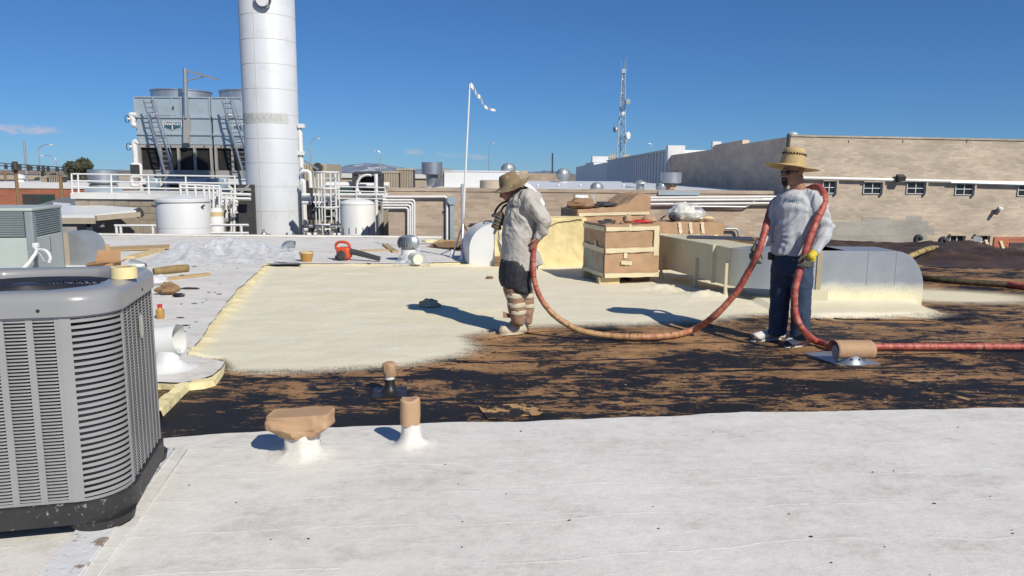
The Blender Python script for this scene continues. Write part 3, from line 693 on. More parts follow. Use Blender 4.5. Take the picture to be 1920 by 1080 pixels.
mb = MB(); mb.b2(.08, .20, .16, .70, .02, .12); mb.build('sleeper', 'lumber_pale', ux, False, bevel=.004)
mb = MB(); mb.b2(.5, .8, .2, .7, .01, .13); mb.build('support', 'old_wood', ux, False)
# things lying on its top
TX = Matrix.Translation((nb.x, nb.y, 0)) @ Matrix.Rotation(RZ, 4, 'Z')
def on(x, y, z): return TX @ Vector((x, y, z))
def crumple(name, c, r, mt, label, cat, seed=0, amp=.35, n=14, k=10, rz=0.0, group=None, zc=None):
    mb = MB(); vs = []
    c = Vector(c)
    prof = [(math.sin(math.pi * i / k), -math.cos(math.pi * i / k)) for i in range(k + 1)]
    mb.ell((0, 0, 0), (1, 1, 1), n, k)
    out = []
    for p in mb.v:
        p = Vector(p); a = 1 + amp * mn.noise(p * 1.6 + Vector((seed, 0, 0))) + amp * .6 * mn.noise(p * 3.7 + Vector((0, seed, 0)))
        q = Matrix.Rotation(rz, 3, 'Z') @ Vector((p.x * r[0] * a, p.y * r[1] * a, p.z * r[2] * a)); q.z = max(q.z, -r[2] * .92); out.append(q)
    mb.v = [tuple(q + Vector((0, 0, r[2] * .92))) for q in out]
    o = mb.build(name, mt, origin=(0, 0, 0), smooth=28, weld=True); o.location = c
    return tag(o, label, cat, group)
crumple('paper_ball', on(.40, .18, .868), (.075, .06, .062), 'kraft', 'crumpled ball of brown paper on the front wrapped unit', 'paper ball', 3)
crumple('paper_scrap', on(.74, .2, .868), (.11, .07, .055), 'kraft', 'crumpled brown paper scrap at the right end of the front wrapped unit', 'paper scrap', 9)
mb = MB(); mb.tube([(-.14, 0, .028), (.0, 0, .03), (.12, 0, .028)], [.012, .026, .02], 8); mb.box((-.02, 0, .035), (.12, .05, .04))
o = mb.build('caulk_gun', 'red_plastic', origin=(0, 0, 0)); o.location = on(.58, .10, .868); tag(o, 'red hand tool lying on the front wrapped unit', 'tool')
mb = MB(); mb.box((0, 0, .015), (.20, .10, .03), R(20)); mb.box((.03, .0, .04), (.1, .06, .02), R(-15)); o = mb.build('black_tray', 'dark_grey_plastic', origin=(0, 0, 0)); o.location = on(.14, .35, .868); tag(o, 'flat black tray on the left end of the front wrapped unit', 'tray')
mb = MB(); mb.lathe([(.04, 0), (.04, .05), (.03, .05), (.03, 0), (.04, 0)], 16); o = mb.build('tape_roll', 'kraft', origin=(0, 0, 0)); o.location = on(.22, .15, .868); tag(o, 'small brown tape roll on the front wrapped unit', 'tape roll')
# ---- second wrapped unit behind it
b2 = D(1082, 452, 12.9); b2.z = 0
u2 = thing('wrapped_rooftop_unit', 'rear rooftop unit wrapped in brown paper with a raised peak, behind the front wrapped unit', 'rooftop unit', (b2.x, b2.y, 0), RZ)
mb = MB(); wrap_mesh(mb, 0, 1.36, 0, .9, .12, 1.0, 4.0, .02)
out = []
for x, y, z in mb.v:
    if z > .9: z += .22 * math.exp(-((x - 1.2) / .28) ** 2) - .05 * (1 - x / 1.3) + .03 * mn.noise(Vector((x * 7, y * 7, 1)))
    out.append((x, y, z))
mb.v = out; mb.build('paper_wrap', 'kraft', u2, False, weld=True)
for a, b, wd, nn in (((.02, 0, .86), (1.34, 0, .88), .05, fn), ((.02, 0, .55), (1.3, 0, .56), .05, fn)): tape_strip(u2, a, b, wd, nn)
mb = MB(); mb.b2(.1, 1.2, .1, .8, .0, .13); mb.build('sleeper', 'old_wood', u2, False)
TX2 = Matrix.Translation((b2.x, b2.y, 0)) @ Matrix.Rotation(RZ, 4, 'Z')
crumple('paper_heap', TX2 @ Vector((.12, .15, .95)), (.22, .14, .10), 'kraft_dark', 'heap of torn brown paper on the left end of the rear wrapped unit', 'paper heap', 5, .5)
crumple('tool_heap', TX2 @ Vector((.55, .12, .985)), (.20, .08, .045), 'dark_grey_plastic', 'small dark heap of tools and cords on the rear wrapped unit', 'tools', 8, .6)
# ---- third, low wrapped unit to the right with a foil sheet in front
b3 = D(1222, 470, 11.9); b3.z = 0
u3 = thing('wrapped_rooftop_unit', 'low rooftop unit wrapped in brown paper, carrying the clear plastic bag', 'rooftop unit', (b3.x, b3.y, 0), R(9))
mb = wrap_mesh(MB(), 0, 1.20, 0, .7, .1, .80, 7.0, .02); mb.build('paper_wrap', 'kraft', u3, False, weld=True)
for x in (.44, .62, .82): tape_strip(u3, (x, 0, .80), (x + .03, 0, .62), .05, fn)
tape_strip(u3, (.05, 0, .60), (1.1, 0, .58), .04, fn)
mb = MB(); mb.b2(.1, 1.1, .1, .6, .0, .11); mb.build('sleeper', 'old_wood', u3, False)
mb = MB(); grid_mesh(mb, lambda u, v: (.02 + 1.0 * u, -.03 - .17 * v, .60 - .03 * v + .025 * mn.noise(Vector((u * 14, v * 5, 3)))), 40, 5); mb.build('foil_sheet', 'foil', u3, False)
TX3 = Matrix.Translation((b3.x, b3.y, 0)) @ Matrix.Rotation(R(9), 4, 'Z')
# plastic bag with crumpled cream film inside
M('film_cream', (.72, .70, .60), (.62, .60, .48), 7, .4, bump=1.0, bscale=9)
bgp = TX3 @ Vector((.60, .18, .815))
bag = thing('plastic_bag', 'clear plastic bag stuffed with crumpled cream film on the low wrapped unit', 'plastic bag', bgp)
def crum(parent, name, mt, c, r, seed, amp=.35, n=22, k=14):
    mb = MB(); mb.ell((0, 0, 0), (1, 1, 1), n, k); out = []
    for p in mb.v:
        p = Vector(p); a = 1 + amp * mn.noise(p * 1.7 + Vector((seed, 0, 0))) + amp * .7 * abs(mn.noise(p * 4.1 + Vector((0, seed, 0))))
        out.append((c[0] + p.x * r[0] * a, c[1] + p.y * r[1] * a, max(0.004, c[2] + p.z * r[2] * a)))
    mb.v = out; return mb.build(name, mt, parent, False, smooth=30, weld=True)
crum(bag, 'film_wad', 'film_cream', (-.02, 0, .13), (.17, .13, .14), 4)
crum(bag, 'film_tail', 'film_cream', (.16, .02, .08), (.14, .10, .09), 6)
crum(bag, 'dark_wad', 'dark_grey_plastic', (-.17, -.04, .07), (.09, .08, .08), 11)
crum(bag, 'bag_film', 'plastic_film', (.02, 0, .14), (.28, .17, .16), 2, .25)
crumple('paper_scrap', TX3 @ Vector((.98, .14, .815)), (.10, .06, .04), 'lumber_pale', 'torn yellowish paper scrap right of the plastic bag', 'paper scrap', 21)
# ---- foam covered duct with drop elbow (centre left)
EY = 12.35
def elbow_poly(x_out, x_in, ztop, rad, n=10, sgn=1):     # outline in (x, z): rises at x_out, rounds over to the top, ends at x_in
    pts = [(x_out, 0.0)]
    for i in range(n + 1):
        a = R(180 - 90 * i / n); pts.append((x_out + sgn * rad + sgn * rad * math.cos(a), ztop - rad + rad * math.sin(a)))
    pts += [(x_in, ztop), (x_in, 0.0)]
    return pts
xo, xi, xr = D(880, 495, EY).x, D(932, 495, EY).x, D(1098, 495, EY).x
fd = thing('foam_covered_duct', 'yellow foam covered duct with a white rounded elbow at its left end', 'duct', ((xo + xr) / 2, EY, 0))
pe = elbow_poly(xo, xi, .70, .42)
mb = MB()
def ext_face(mb, poly, y0, y1, m_face=0, m_side=1):
    n = len(poly); vs = [(x, y0, z) for x, z in poly] + [(x, y1, z) for x, z in poly]
    mb.add(vs, [tuple(range(n))], m_face); o = len(mb.v) - 2 * n
    mb.f += [tuple(o + n + i for i in range(n - 1, -1, -1))]; mb.m.append(m_face)
    for i in range(n): mb.f.append((o + i, o + n + i, o + n + (i + 1) % n, o + (i + 1) % n)); mb.m.append(m_side)
ext_face(mb, [(x, z + .02) for x, z in pe], EY, EY + .62); mb.v = [(x - (.16 if y > EY + .1 and x < xi - .01 else 0), y, z) for x, y, z in mb.v]; mb.build('elbow', ['white_gloss', 'white_dirty'], fd, smooth=30)
# foam body: lumpy sheet wrapped over the horizontal run
xs0 = xi - .04
def foam_body(u, v):
    x = xs0 + (xr - xs0) * u
    zt = .70 + .13 * sm(xs0, xs0 + .9, x)
    # profile: front foot -> front top -> back
    if v < .55: y, z = EY - .02 - .05 * (1 - v / .55) ** 4, .02 + (zt - .05) * (v / .55)
    elif v < .65: t = (v - .55) / .1 * math.pi / 2; y, z = EY - .02 + .06 * (1 - math.cos(t)), zt - .03 + .03 * math.sin(t)
    else: y, z = EY + .04 + .56 * (v - .65) / .35, zt
    a = .018 * fbm((x * 5, y * 5 + z * 5, 3)) + .008 * fbm((x * 17, y * 17, z * 17))
    return (x, y - a, z + a * .5)
mb = MB(); grid_mesh(mb, foam_body, 44, 40)
mb.add([(xr, EY, .02), (xr, EY + .6, .02), (xr, EY + .6, .83), (xr, EY, .83)], [(0, 1, 2, 3)])
mb.build('foam_jacket', 'foam_skin', fd, smooth=60)
mb = MB(); mb.tube([(xi + .02, EY - .03, .66), (xi + .06, EY - .045, .35), (xi + .10, EY - .03, .12)], .012, 6); mb.build('seam', 'galv_dull', fd)
# curved seam on the foam face
mb = MB(); pts = [D(u, v, EY - .06) for u, v in ((1022, 430), (1035, 420), (1060, 412), (1094, 409))]; mb.tube(bez(pts, 6), .010, 6); mb.build('seam', 'foam_skin', fd)
mb = MB(); mb.b2(D(930, 0, EY).x, D(948, 0, EY).x, EY - .10, EY - .03, .09, .19); tag(mb.build('timber_block', 'old_wood', origin=(D(939, 0, EY).x, EY - .06, .09)), 'short dark timber block against the foam covered duct', 'timber block')
mb = MB(); mb.b2(D(929, 0, EY).x, D(950, 0, EY).x, EY - .11, EY - .02, .022, .085); tag(mb.build('timber_block', 'old_wood', origin=(D(939, 0, EY).x, EY - .06, .03)), 'lower dark timber block on the foam by the foam covered duct', 'timber block')
# white rod leaning on the duct
a, b = D(926, 429, EY + .04), D(950, 478, EY - .14); mb = MB(); mb.tube([a, b], .010, 8); tag(mb.build('white_rod', 'white_paint', origin=b), 'thin white rod leaning on the foam covered duct', 'rod')
# small case with handle sitting on the elbow
Y2 = EY + .3; pb = D(912, 436, Y2)
sp = thing('tool_case', 'small black case with handle tilted on top of the rounded elbow', 'case', (pb.x, pb.y, .70))
mb = MB(); mb.bar(D(899, 439, Y2), D(925, 418, Y2), .16, .12); mb.build('housing', 'dark_grey_plastic', sp, bevel=.01)
mb = MB(); mb.tube(bez([D(907, 424, Y2), D(908, 416, Y2), D(920, 414, Y2), D(923, 420, Y2)], 6), .012, 6); mb.build('handle', 'dark_grey_plastic', sp)
mb = MB(); mb.box(D(917, 420, Y2 - .08), (.10, .05, .06)); mb.build('latch', 'galv', sp)

# ---- long cream duct turning into galvanised duct with drop elbow (right)
DZ0, DZ1 = .19, .665
p1, p2 = Vector((2.17, 11.15)), Vector((2.66, 9.30))
dirA = (p2 - p1).normalized()
pr = Vector((4.98, 9.22)); 
ld = thing('long_duct', 'long roof duct, cream sprayed at left, bare galvanised with rounded elbow at right', 'duct', (3.2, 9.4, 0))
# outer (camera side) and inner plan lines: leg A, rounded corner, leg B
dirB = Vector((1, .035)).normalized()
corner = Vector((2.80, 8.86)); rad = .42
ang0 = math.atan2(dirA.y, dirA.x)
front = [p1.lerp(p2, i / 8) for i in range(9)]
ctrl = [p2, p2 + dirA * .22, Vector((3.02, 8.90)), Vector((3.35, 8.92))]
def bz3(a, b, c, d, t): return a * (1 - t) ** 3 + b * 3 * t * (1 - t) ** 2 + c * 3 * t * t * (1 - t) + d * t ** 3
curve = [bz3(*ctrl, i / 12) for i in range(1, 13)]
endB = Vector((4.02, 8.96))
line = front + curve + [endB]
def offs(pts, d):
    out = []
    for i, p in enumerate(pts):
        t = (pts[min(i + 1, len(pts) - 1)] - pts[max(i - 1, 0)]).normalized(); out.append(p + Vector((-t.y, t.x)) * d)
    return out
back_ = offs(line, .55)
def duct_piece(name, i0, i1, mt, closed=True):
    mb = MB(); f_, b_ = line[i0:i1 + 1], back_[i0:i1 + 1]; n = len(f_); vs = []
    for a, b in zip(f_, b_): vs += [(a.x, a.y, DZ0), (a.x, a.y, DZ1), (b.x, b.y, DZ1), (b.x, b.y, DZ0)]
    mb.add(vs, [(4 * i + j, 4 * i + (j + 1) % 4, 4 * i + 4 + (j + 1) % 4, 4 * i + 4 + j) for i in range(n - 1) for j in range(4)] + [(0, 1, 2, 3), (4 * n - 1, 4 * n - 2, 4 * n - 3, 4 * n - 4)])
    return mb.build(name, mt, ld, smooth=40, bevel=.006)
duct_piece('cream_run', 0, 7, 'duct_cream'); duct_piece('cream_run', 7, 10, 'duct_cream'); 
sprayed('galv_part', (.40, .44, .48), (.55, .52, .38), .55, .42, .0, .05)
m, nt, b = newmat('galv_fade')      # overspray thins out along the bend
g = nt.nodes.new('ShaderNodeNewGeometry'); s_ = nt.nodes.new('ShaderNodeSeparateXYZ'); nt.links.new(g.outputs['Position'], s_.inputs[0])
sp_ = noi(nt, tc(nt), 60, 3, .8); hx = math_n(nt, 'MULTIPLY_ADD', math_n(nt, 'SUBTRACT', sp_, .5), .5, s_.outputs[0])
mr = nt.nodes.new('ShaderNodeMapRange'); mr.inputs['From Min'].default_value = 2.62; mr.inputs['From Max'].default_value = 2.92; nt.links.new(hx, mr.inputs['Value'])
setc(nt, b.inputs['Base Color'], mixc(nt, mr.outputs[0], (.56, .52, .37), (.46, .50, .54))); setc(nt, b.inputs['Metallic'], math_n(nt, 'MULTIPLY', mr.outputs[0], .65)); b.inputs['Roughness'].default_value = .42
duct_piece('galvanised_bend', 10, 21, 'galv_fade')
for i in (0, 7): 
    a, b_ = line[i], back_[i]; mb = MB(); mb.bar((a.x - .012, a.y - .012, DZ0 - .01), (a.x - .012, a.y - .012, DZ1 + .012), .05, .016); mb.build('flange', 'duct_cream', ld)
# legs
for (u, v) in ((1239, 527), (1303, 546), (1359, 563)):
    g_ = G(u, v); mb = MB(); h = .40 if u < 1300 else .44 if u < 1350 else .47
    mb.b2(g_.x - .018, g_.x + .018, g_.y - .016, g_.y + .016, .015, h); mb.lathe([(.07, .012), (.045, .03), (.03, .09), (.019, .16)], 10, (g_.x, g_.y, 0)); mb.build('leg', 'duct_cream', ld)
# galvanised drop elbow
ex0, ex1 = 3.70, 4.97
pe = [(ex1, .0)] + [(ex1 - .36 + .36 * math.cos(R(a)), .665 - .46 + .46 * math.sin(R(a))) for a in range(0, 91, 9)] + [(ex0, .665), (ex0, .19), (ex0 + .12, .19), (ex0 + .12, .0)]
pe = pe[::-1]
mb = MB(); n = len(pe); ya_, yb_ = 8.93, 9.50
ext_face(mb, pe, ya_, yb_, 0, 0); mb.build('drop_elbow', 'galv_sprayed', ld, smooth=40)
for x in (4.28, 4.62):
    mb = MB(); mb.bar((x, ya_ - .002, .25), (x, ya_ - .002, .66), .006, .003); mb.build('seam', 'galv_dull', ld)
mb = MB(); mb.b2(ex0 - .03, ex0 + .03, ya_ - .004, ya_, .19, .665); mb.build('sealant_band', 'tan_fabric', ld)
mb = MB(); mb.b2(3.45, 3.80, 8.86, 9.0, .02, .19); tag(mb.build('sprayed_block', 'duct_cream', origin=(3.6, 8.93, .02), bevel=.004), 'low cream sprayed support block under the galvanised duct beside the right worker', 'support block')
tag(MB().box((2.95, 10.6, .672), (.9, .5, .01), R(-14)).build('duct_cover_sheet', 'dark_grey_plastic', origin=(2.95, 10.6, .667)), 'dark flat sheet lying on top of the long duct', 'sheet')

# ---------------------------------------------------------------- vents in the foreground
def lumpy_lathe(name, prof, c, mt, parent, n=28, amp=.006, seed=0, fs_=9, smooth=50):
    mb = MB(); mb.lathe(prof, n); out = []
    for p in mb.v:
        v_ = Vector(p); a = amp * (mn.noise(v_ * fs_ + Vector((seed, 0, 0))) + .6 * mn.noise(v_ * fs_ * 2.6)); r_ = Vector((p[0], p[1], 0)); L = r_.length
        if L > 1e-3: v_ += r_ / L * a
        out.append(tuple(v_ + Vector(c)))
    mb.v = out; return mb.build(name, mt, parent, False, smooth=smooth, weld=True)
# wide hood wrapped in paper on a white cone
p = G(566, 850, .02); t = thing('wrapped_hood_vent', 'wide vent hood bagged in brown paper on a white coated cone', 'vent', p)
lumpy_lathe('coated_cone', [(.19, .0), (.150, .005), (.118, .018), (.102, .045), (.096, .10), (.095, .15), (1e-3, .15)], (0, 0, 0), 'white_coating', t, 40, .022, 2)
secs_ = [(.234, .150, .06), (.236, .166, .082), (.230, .171, .092), (.20, .172, .098), (.168, .172, .102), (.158, .164, .102), (.130, .124, .104), (.112, .104, .098)]
def hoodwrap(u, v):     # paper bag: wide and flat above, gathered round the cone below
    k = v * (len(secs_) - 1); i = min(int(k), len(secs_) - 2); f_ = k - i; z, rx, ry = [secs_[i][j] * (1 - f_) + secs_[i + 1][j] * f_ for j in range(3)]
    a = 2 * math.pi * u; c, s_ = math.cos(a), math.sin(a); e = .34 + .5 * sm(.5, 1, v)
    x = rx * abs(c) ** e * (1 if c > 0 else -1); y = ry * abs(s_) ** e * (1 if s_ > 0 else -1)
    g = sm(.35, .8, v)
    w1 = a * 7 + 2.4 * mn.noise(Vector((c * 2, s_ * 2, 3))) + z * 14; pl = 1 - 2 * abs((w1 / math.pi) % 2 - 1)
    wv = g * .010 * pl + .0035 * mn.noise(Vector((x * 22, y * 22, z * 30))) + .004 * (1 - 3 * abs(mn.noise(Vector((x * 9 + z * 12, y * 9, z * 9 - x * 7)))))
    return (x + wv * c, y + wv * s_ * 1.2, z + .012 * x / .17 * (1 - v) + wv * .3)
mb = MB(); grid_mesh(mb, hoodwrap, 120, 50); mb.add([hoodwrap(i / 120, 0) for i in range(120)] + [(.0, 0, .242)], [(i, (i + 1) % 120, 120) for i in range(120)]); mb.build('paper_bag', 'kraft', t, False, smooth=32, weld=True)
# pipe wrapped in paper on a white cone
p = G(769, 834, .02); t = thing('wrapped_pipe_vent', 'upright vent pipe sleeved in brown paper on a white coated cone', 'vent', p)
lumpy_lathe('coated_cone', [(.15, .0), (.105, .004), (.078, .018), (.060, .045), (.052, .08), (.048, .13), (1e-3, .13)], (0, 0, 0), 'white_coating', t, 36, .018, 5)
mb = MB()
def sleeve(u, v):
    a = 2 * math.pi * u; z = .125 + .15 * v; r = .056 + .003 * math.cos(3 * a) - .012 * max(0, v - .93) / .07
    r += .003 * mn.noise(Vector((math.cos(a) * 3, math.sin(a) * 3, z * 25)))
    return (r * math.cos(a), r * math.sin(a), z + .008 * math.sin(2 * a + 1) * v)
grid_mesh(mb, sleeve, 30, 12); n0 = len(mb.v)
mb.add([sleeve(i / 30, 1) for i in range(30)] + [(0, 0, .262)], [(i, (i + 1) % 30, 30) for i in range(30)]); mb.build('paper_sleeve', 'kraft', t, False, smooth=30, weld=True)
# pipe on black flashing
p = G(731, 737, 0); t = thing('wrapped_pipe_vent', 'black tarred vent pipe with a crumpled paper cap on a square plate', 'vent', p)
mb = MB(); mb.box((0, 0, .008), (.24, .26, .004), R(8)); mb.build('flashing_plate', 'black_tar', t, False)
lumpy_lathe('boot', [(.085, .010), (.06, .016), (.048, .03), (.036, .05), (.034, .11)], (0, 0, 0), 'black_tar', t, 20, .006, 3)
lumpy_lathe('band', [(.0355, .105), (.0355, .135), (.03, .136)], (0, 0, 0), 'white_paint', t, 20, .003, 3, 30)
lumpy_lathe('paper_cap', [(.040, .125), (.045, .145), (.047, .17), (.049, .205), (.042, .222), (.02, .228), (1e-3, .225)], (0, 0, 0), 'kraft', t, 22, .010, 8, 20, 25)
# hood on galvanised flashing in front of right worker
p = G(1594, 682, 0); t = thing('wrapped_hood_vent', 'vent hood under a curved brown paper sheet on a bare galvanised flashing plate', 'vent', p)
q = [G(u, v, .006) - p for u, v in ((1504, 662), (1575, 686), (1650, 683), (1580, 658))]
mb = MB(); mb.prism([(a.x, a.y, .006) for a in q], (0, 0, .005)); mb.build('flashing_plate', 'galv', t, False)
mb = MB(); mb.lathe([(.125, .012), (.11, .02), (.095, .05), (.09, .085), (1e-3, .085)], 24); mb.build('collar', 'galv', t, False)
for a in (-110, -70, 160): MB().box((.094 * math.cos(R(a)), .094 * math.sin(R(a)), .06), (.012, .012, .012)).build('bolt', 'screw_dark', t, False)
mb = MB()
def curl(u, v):
    a = R(-35 + 215 * v); x = -.15 + .31 * u
    return (x + .01 * math.sin(v * 6), -.095 * math.cos(a) * 1.0, .115 + .085 * math.sin(a) + .004 * mn.noise(Vector((u * 4, v * 5, 1))))
grid_mesh(mb, curl, 14, 18); o = mb.build('paper_sheet', 'kraft', t, False, smooth=60); sd_ = o.modifiers.new('thick', 'SOLIDIFY'); sd_.thickness = .002
mb = MB(); mb.tube([(-.13, .0, .09), (-.02, .0, .10), (.10, 0, .10)], [.07, .075, .075], 18); mb.build('hood', 'galv_dull', t, False)
# white cut-off vent beside the big condenser
p = G(318, 690, .06); t = thing('white_vent', 'white coated vent with a tipped cylindrical cap between condenser and foam', 'vent', p)
lumpy_lathe('coated_cone', [(.20, .0), (.13, .015), (.09, .06), (.085, .14), (1e-3, .14)], (0, 0, 0), 'white_paint', t, 26, .012, 6)
Tt = Matrix.Rotation(R(82), 3, 'Y'); mb = MB(); mb.lathe([(.115, -.30), (.115, .14)], 28, (-.06, .02, .20), 0, Tt); mb.lathe([(.110, .139), (.110, -.29), (1e-3, -.29)], 28, (-.06, .02, .20), 0, Tt)
o = mb.build('cap', 'white_paint', t, False)
# cone flap of grey metal on white roof by the foam edge
# ---------------------------------------------------------------- small loose things
def put(mb, name, mt, loc, label, cat, rz=0.0, group=None, **k):
    o = mb.build(name, mt, origin=(0, 0, 0), **k); o.location = loc; o.rotation_euler = (0, 0, rz); return tag(o, label, cat, group)
WZ = .061
# leaf blower
p = G(648, 488, WZ); t = thing('leaf_blower', 'orange hand-held leaf blower with long black nozzle lying on the white roof', 'leaf blower', p, R(-12))
def rbox(c, d, mt, nm, par, rz=0.0, bv=.02, tilt=None):
    mb = MB(); mb.box(c, d, rz, 0, tilt); return mb.build(nm, mt, par, False, bevel=bv, seg=3)
rbox((-.02, 0, .13), (.24, .2, .2), 'orange_plastic', 'housing', t, 0, .05); rbox((-.06, 0, .045), (.2, .18, .09), 'dark_grey_plastic', 'engine', t, 0, .02)
mb = MB(); mb.tube(bez([(-.16, 0, .18), (-.17, 0, .26), (-.10, 0, .31), (.03, 0, .30), (.09, 0, .24)], 8), .024, 10); mb.build('handle', 'orange_plastic', t, False)
mb = MB(); mb.lathe([(.075, 0), (.075, .02), (.02, .03), (1e-3, .03)], 18, (-.03, -.10, .1), 0, Matrix.Rotation(R(90), 3, 'X')); mb.build('starter_cover', 'dark_grey_plastic', t, False)
mb = MB(); mb.tube([(.08, 0, .15), (.16, .0, .145), (.3, -.02, .12), (.62, -.05, .055), (.64, -.05, .052)], [.055, .05, .048, .04, .043], 14); mb.build('nozzle', 'dark_grey_plastic', t, False)
rbox((-.05, .02, .01), (.22, .14, .02), 'orange_plastic', 'foot', t, 0, .004)
# bucket
p = G(575, 490, WZ); t = thing('bucket', 'amber tub with pale rim beside the plastic sheet', 'bucket', p)
MB().lathe([(1e-3, .0), (.085, .0), (.115, .14), (.108, .14), (.08, .012), (1e-3, .012)], 28).build('tub', 'amber_plastic', t, False)
MB().lathe([(.108, .139), (.122, .139), (.122, .165), (.108, .165), (.108, .139)], 28).build('rim', 'lumber_pale', t, False)
# galvanised elbow
p = G(541, 472, WZ); mb = MB()
mb.tube(bez([(-.06, 0, .0), (-.06, 0, .09), (0, 0, .14), (.12, 0, .135)], 5), .07, 16, cap=False); put(mb, 'pipe_elbow', 'galv', p, 'short galvanised pipe elbow on the white roof behind the bucket', 'pipe elbow')
# turbine vent
p = G(766, 489, WZ); t = thing('turbine_vent', 'ribbed turbine vent on a white cone near the plastic roll', 'turbine vent', p)
MB().lathe([(.16, .0), (.13, .02), (.125, .2), (1e-3, .2)], 24).build('cone', 'white_paint', t, False)
MB().lathe([(.12, .19), (.12, .24), (1e-3, .30), (1e-3, .41), (.06, .425), (.001, .43)], 20).build('core', 'dark_grey_plastic', t, False)
vm_ = MB()
vs = []
for i in range(7):
    z = .22 + .19 * i / 6; r = .125 + .055 * math.sin(math.pi * (.15 + .75 * i / 6)); 
    for k, a in enumerate((0, R(13))): vs.append(((r + (.008 if k else -.012)) * math.cos(a), (r + (.008 if k else -.012)) * math.sin(a), z))
vm_.add(vs, [(2 * i, 2 * i + 1, 2 * i + 3, 2 * i + 2) for i in range(6)]); vmm = vm_.mesh('vane', ['galv'])
for k in range(24): inst(vmm, 'vane', t, Matrix.Rotation(R(15 * k), 4, 'Z'))
MB().lathe([(.13, .405), (.11, .425), (.04, .44), (1e-3, .442)], 24).build('cap', 'galv', t, False)
# crumpled plastic sheets
def film(name, us, label, h=.12, seed=0, nu=60, nv=16):
    (u0, v0), (u1, v1), (u2, v2), (u3, v3) = us
    A, B, C, Dd = G(u0, v0, WZ), G(u1, v1, WZ), G(u2, v2, WZ), G(u3, v3, WZ)
    o0 = (A + B + C + Dd) / 4
    def fn_(u, v):
        p = (A.lerp(B, u)).lerp(Dd.lerp(C, u), v) - o0
        k = math.sin(math.pi * min(1, max(0, u))) ** .5 * math.sin(math.pi * v) ** .7
        z = h * k * (.45 + 1.3 * abs(mn.noise(Vector((p.x * 2.2 + seed, p.y * 2.2, 0)))) + .6 * abs(mn.noise(Vector((p.x * 6, p.y * 5 + seed, 3)))))
        return (p.x + .06 * mn.noise(Vector((p.x * 3, p.y * 3, 9))), p.y + .1 * mn.noise(Vector((p.x * 4, p.y * 2, 5))), z + .006)
    mb = MB(); grid_mesh(mb, fn_, nu, nv); o = mb.build(name, 'plastic_film', origin=(0, 0, 0), smooth=25); o.location = o0; return tag(o, label, 'plastic sheet')
film('plastic_sheet', ((255, 500), (560, 495), (545, 462), (330, 466)), 'long crumpled clear plastic sheet spread on the white roof left of the bucket', .24, 1)
film('plastic_sheet', ((738, 497), (812, 497), (800, 478), (752, 482)), 'small crumpled clear plastic sheet in front of the turbine vent', .16, 7, 30, 14)
p = G(782, 496, WZ); mb = MB(); mb.tube([(-.10, .25, .085), (.02, -.02, .085)], [.085, .085], 18); put(mb, 'plastic_roll', 'film_cream', p, 'wrapped roll of cream film end-on beside the turbine vent', 'roll')
# planks and boards
def plank(name, a, b, wd, h, mt, label, cat, z=WZ, group=None, ends=0.0):
    A = Vector((a.x, a.y, z + h / 2)); B = Vector((b.x, b.y, z + h / 2 + ends)); mb = MB(); mb.bar(A, B, wd, h); o = mb.build(name, mt, origin=(A.x, A.y, z), bevel=.003); return tag(o, label, cat, group)
plank('plank', G(722, 460, WZ), G(742, 474, WZ), .12, .03, 'lumber', 'short board leaning by the turbine vent', 'plank', ends=.0)
plank('plank', G(676, 471, WZ), G(742, 470, WZ), .07, .03, 'lumber', 'thin straight board behind the leaf blower nozzle', 'plank')
plank('plank', G(300, 527, WZ), G(392, 516, WZ), .09, .035, 'lumber', 'narrow pine board on the white roof near the foam', 'plank')
plank('plywood_board', G(150, 470, WZ), G(318, 465, WZ), .75, .02, 'lumber', 'large plywood board lying flat behind the cardboard box', 'board', ends=.02)
plank('plank', G(243, 486, WZ), G(300, 470, WZ), .16, .05, 'lumber_pale', 'rough split board at the right end of the plywood', 'plank')
plank('orange_board', G(150, 474, WZ), G(200, 470, WZ), .25, .12, 'orange_brick_mat' if False else 'lumber', 'thick board stacked at the left end of the plywood', 'board')
p = G(320, 513, WZ); mb = MB(); mb.tube([(-.17, -.16, .05), (-.05, -.04, .055), (.06, .1, .06), (.16, .22, .055)], [.048, .055, .06, .055], 14); put(mb, 'foam_log', 'mossy', p, 'mossy brown log-like foam roll on the white roof', 'log')
crumple('debris_chunk', G(316, 552, WZ), (.12, .1, .07), 'old_wood', 'broken chunk of old roofing beside the large condenser', 'debris', 4, .5)
crumple('debris_chunk', G(336, 556, WZ), (.07, .06, .02), 'black_tar', 'flat black roofing scrap beside the broken chunk', 'debris', 8, .5)
crumple('felt_scrap', G(357, 542, WZ), (.11, .03, .012), 'felt_black', 'thin black felt scrap on the white roof', 'scrap', 2, .4)
# bottle
p = G(301, 597, WZ); t = thing('bottle', 'small amber bottle with red cap beside the large condenser', 'bottle', p)
MB().lathe([(1e-3, 0), (.038, 0), (.04, .01), (.04, .085), (.02, .11), (.018, .12), (1e-3, .12)], 18).build('body', 'amber_plastic', t, False)
MB().lathe([(.024, .115), (.024, .145), (1e-3, .147)], 16).build('cap', 'red_plastic', t, False)
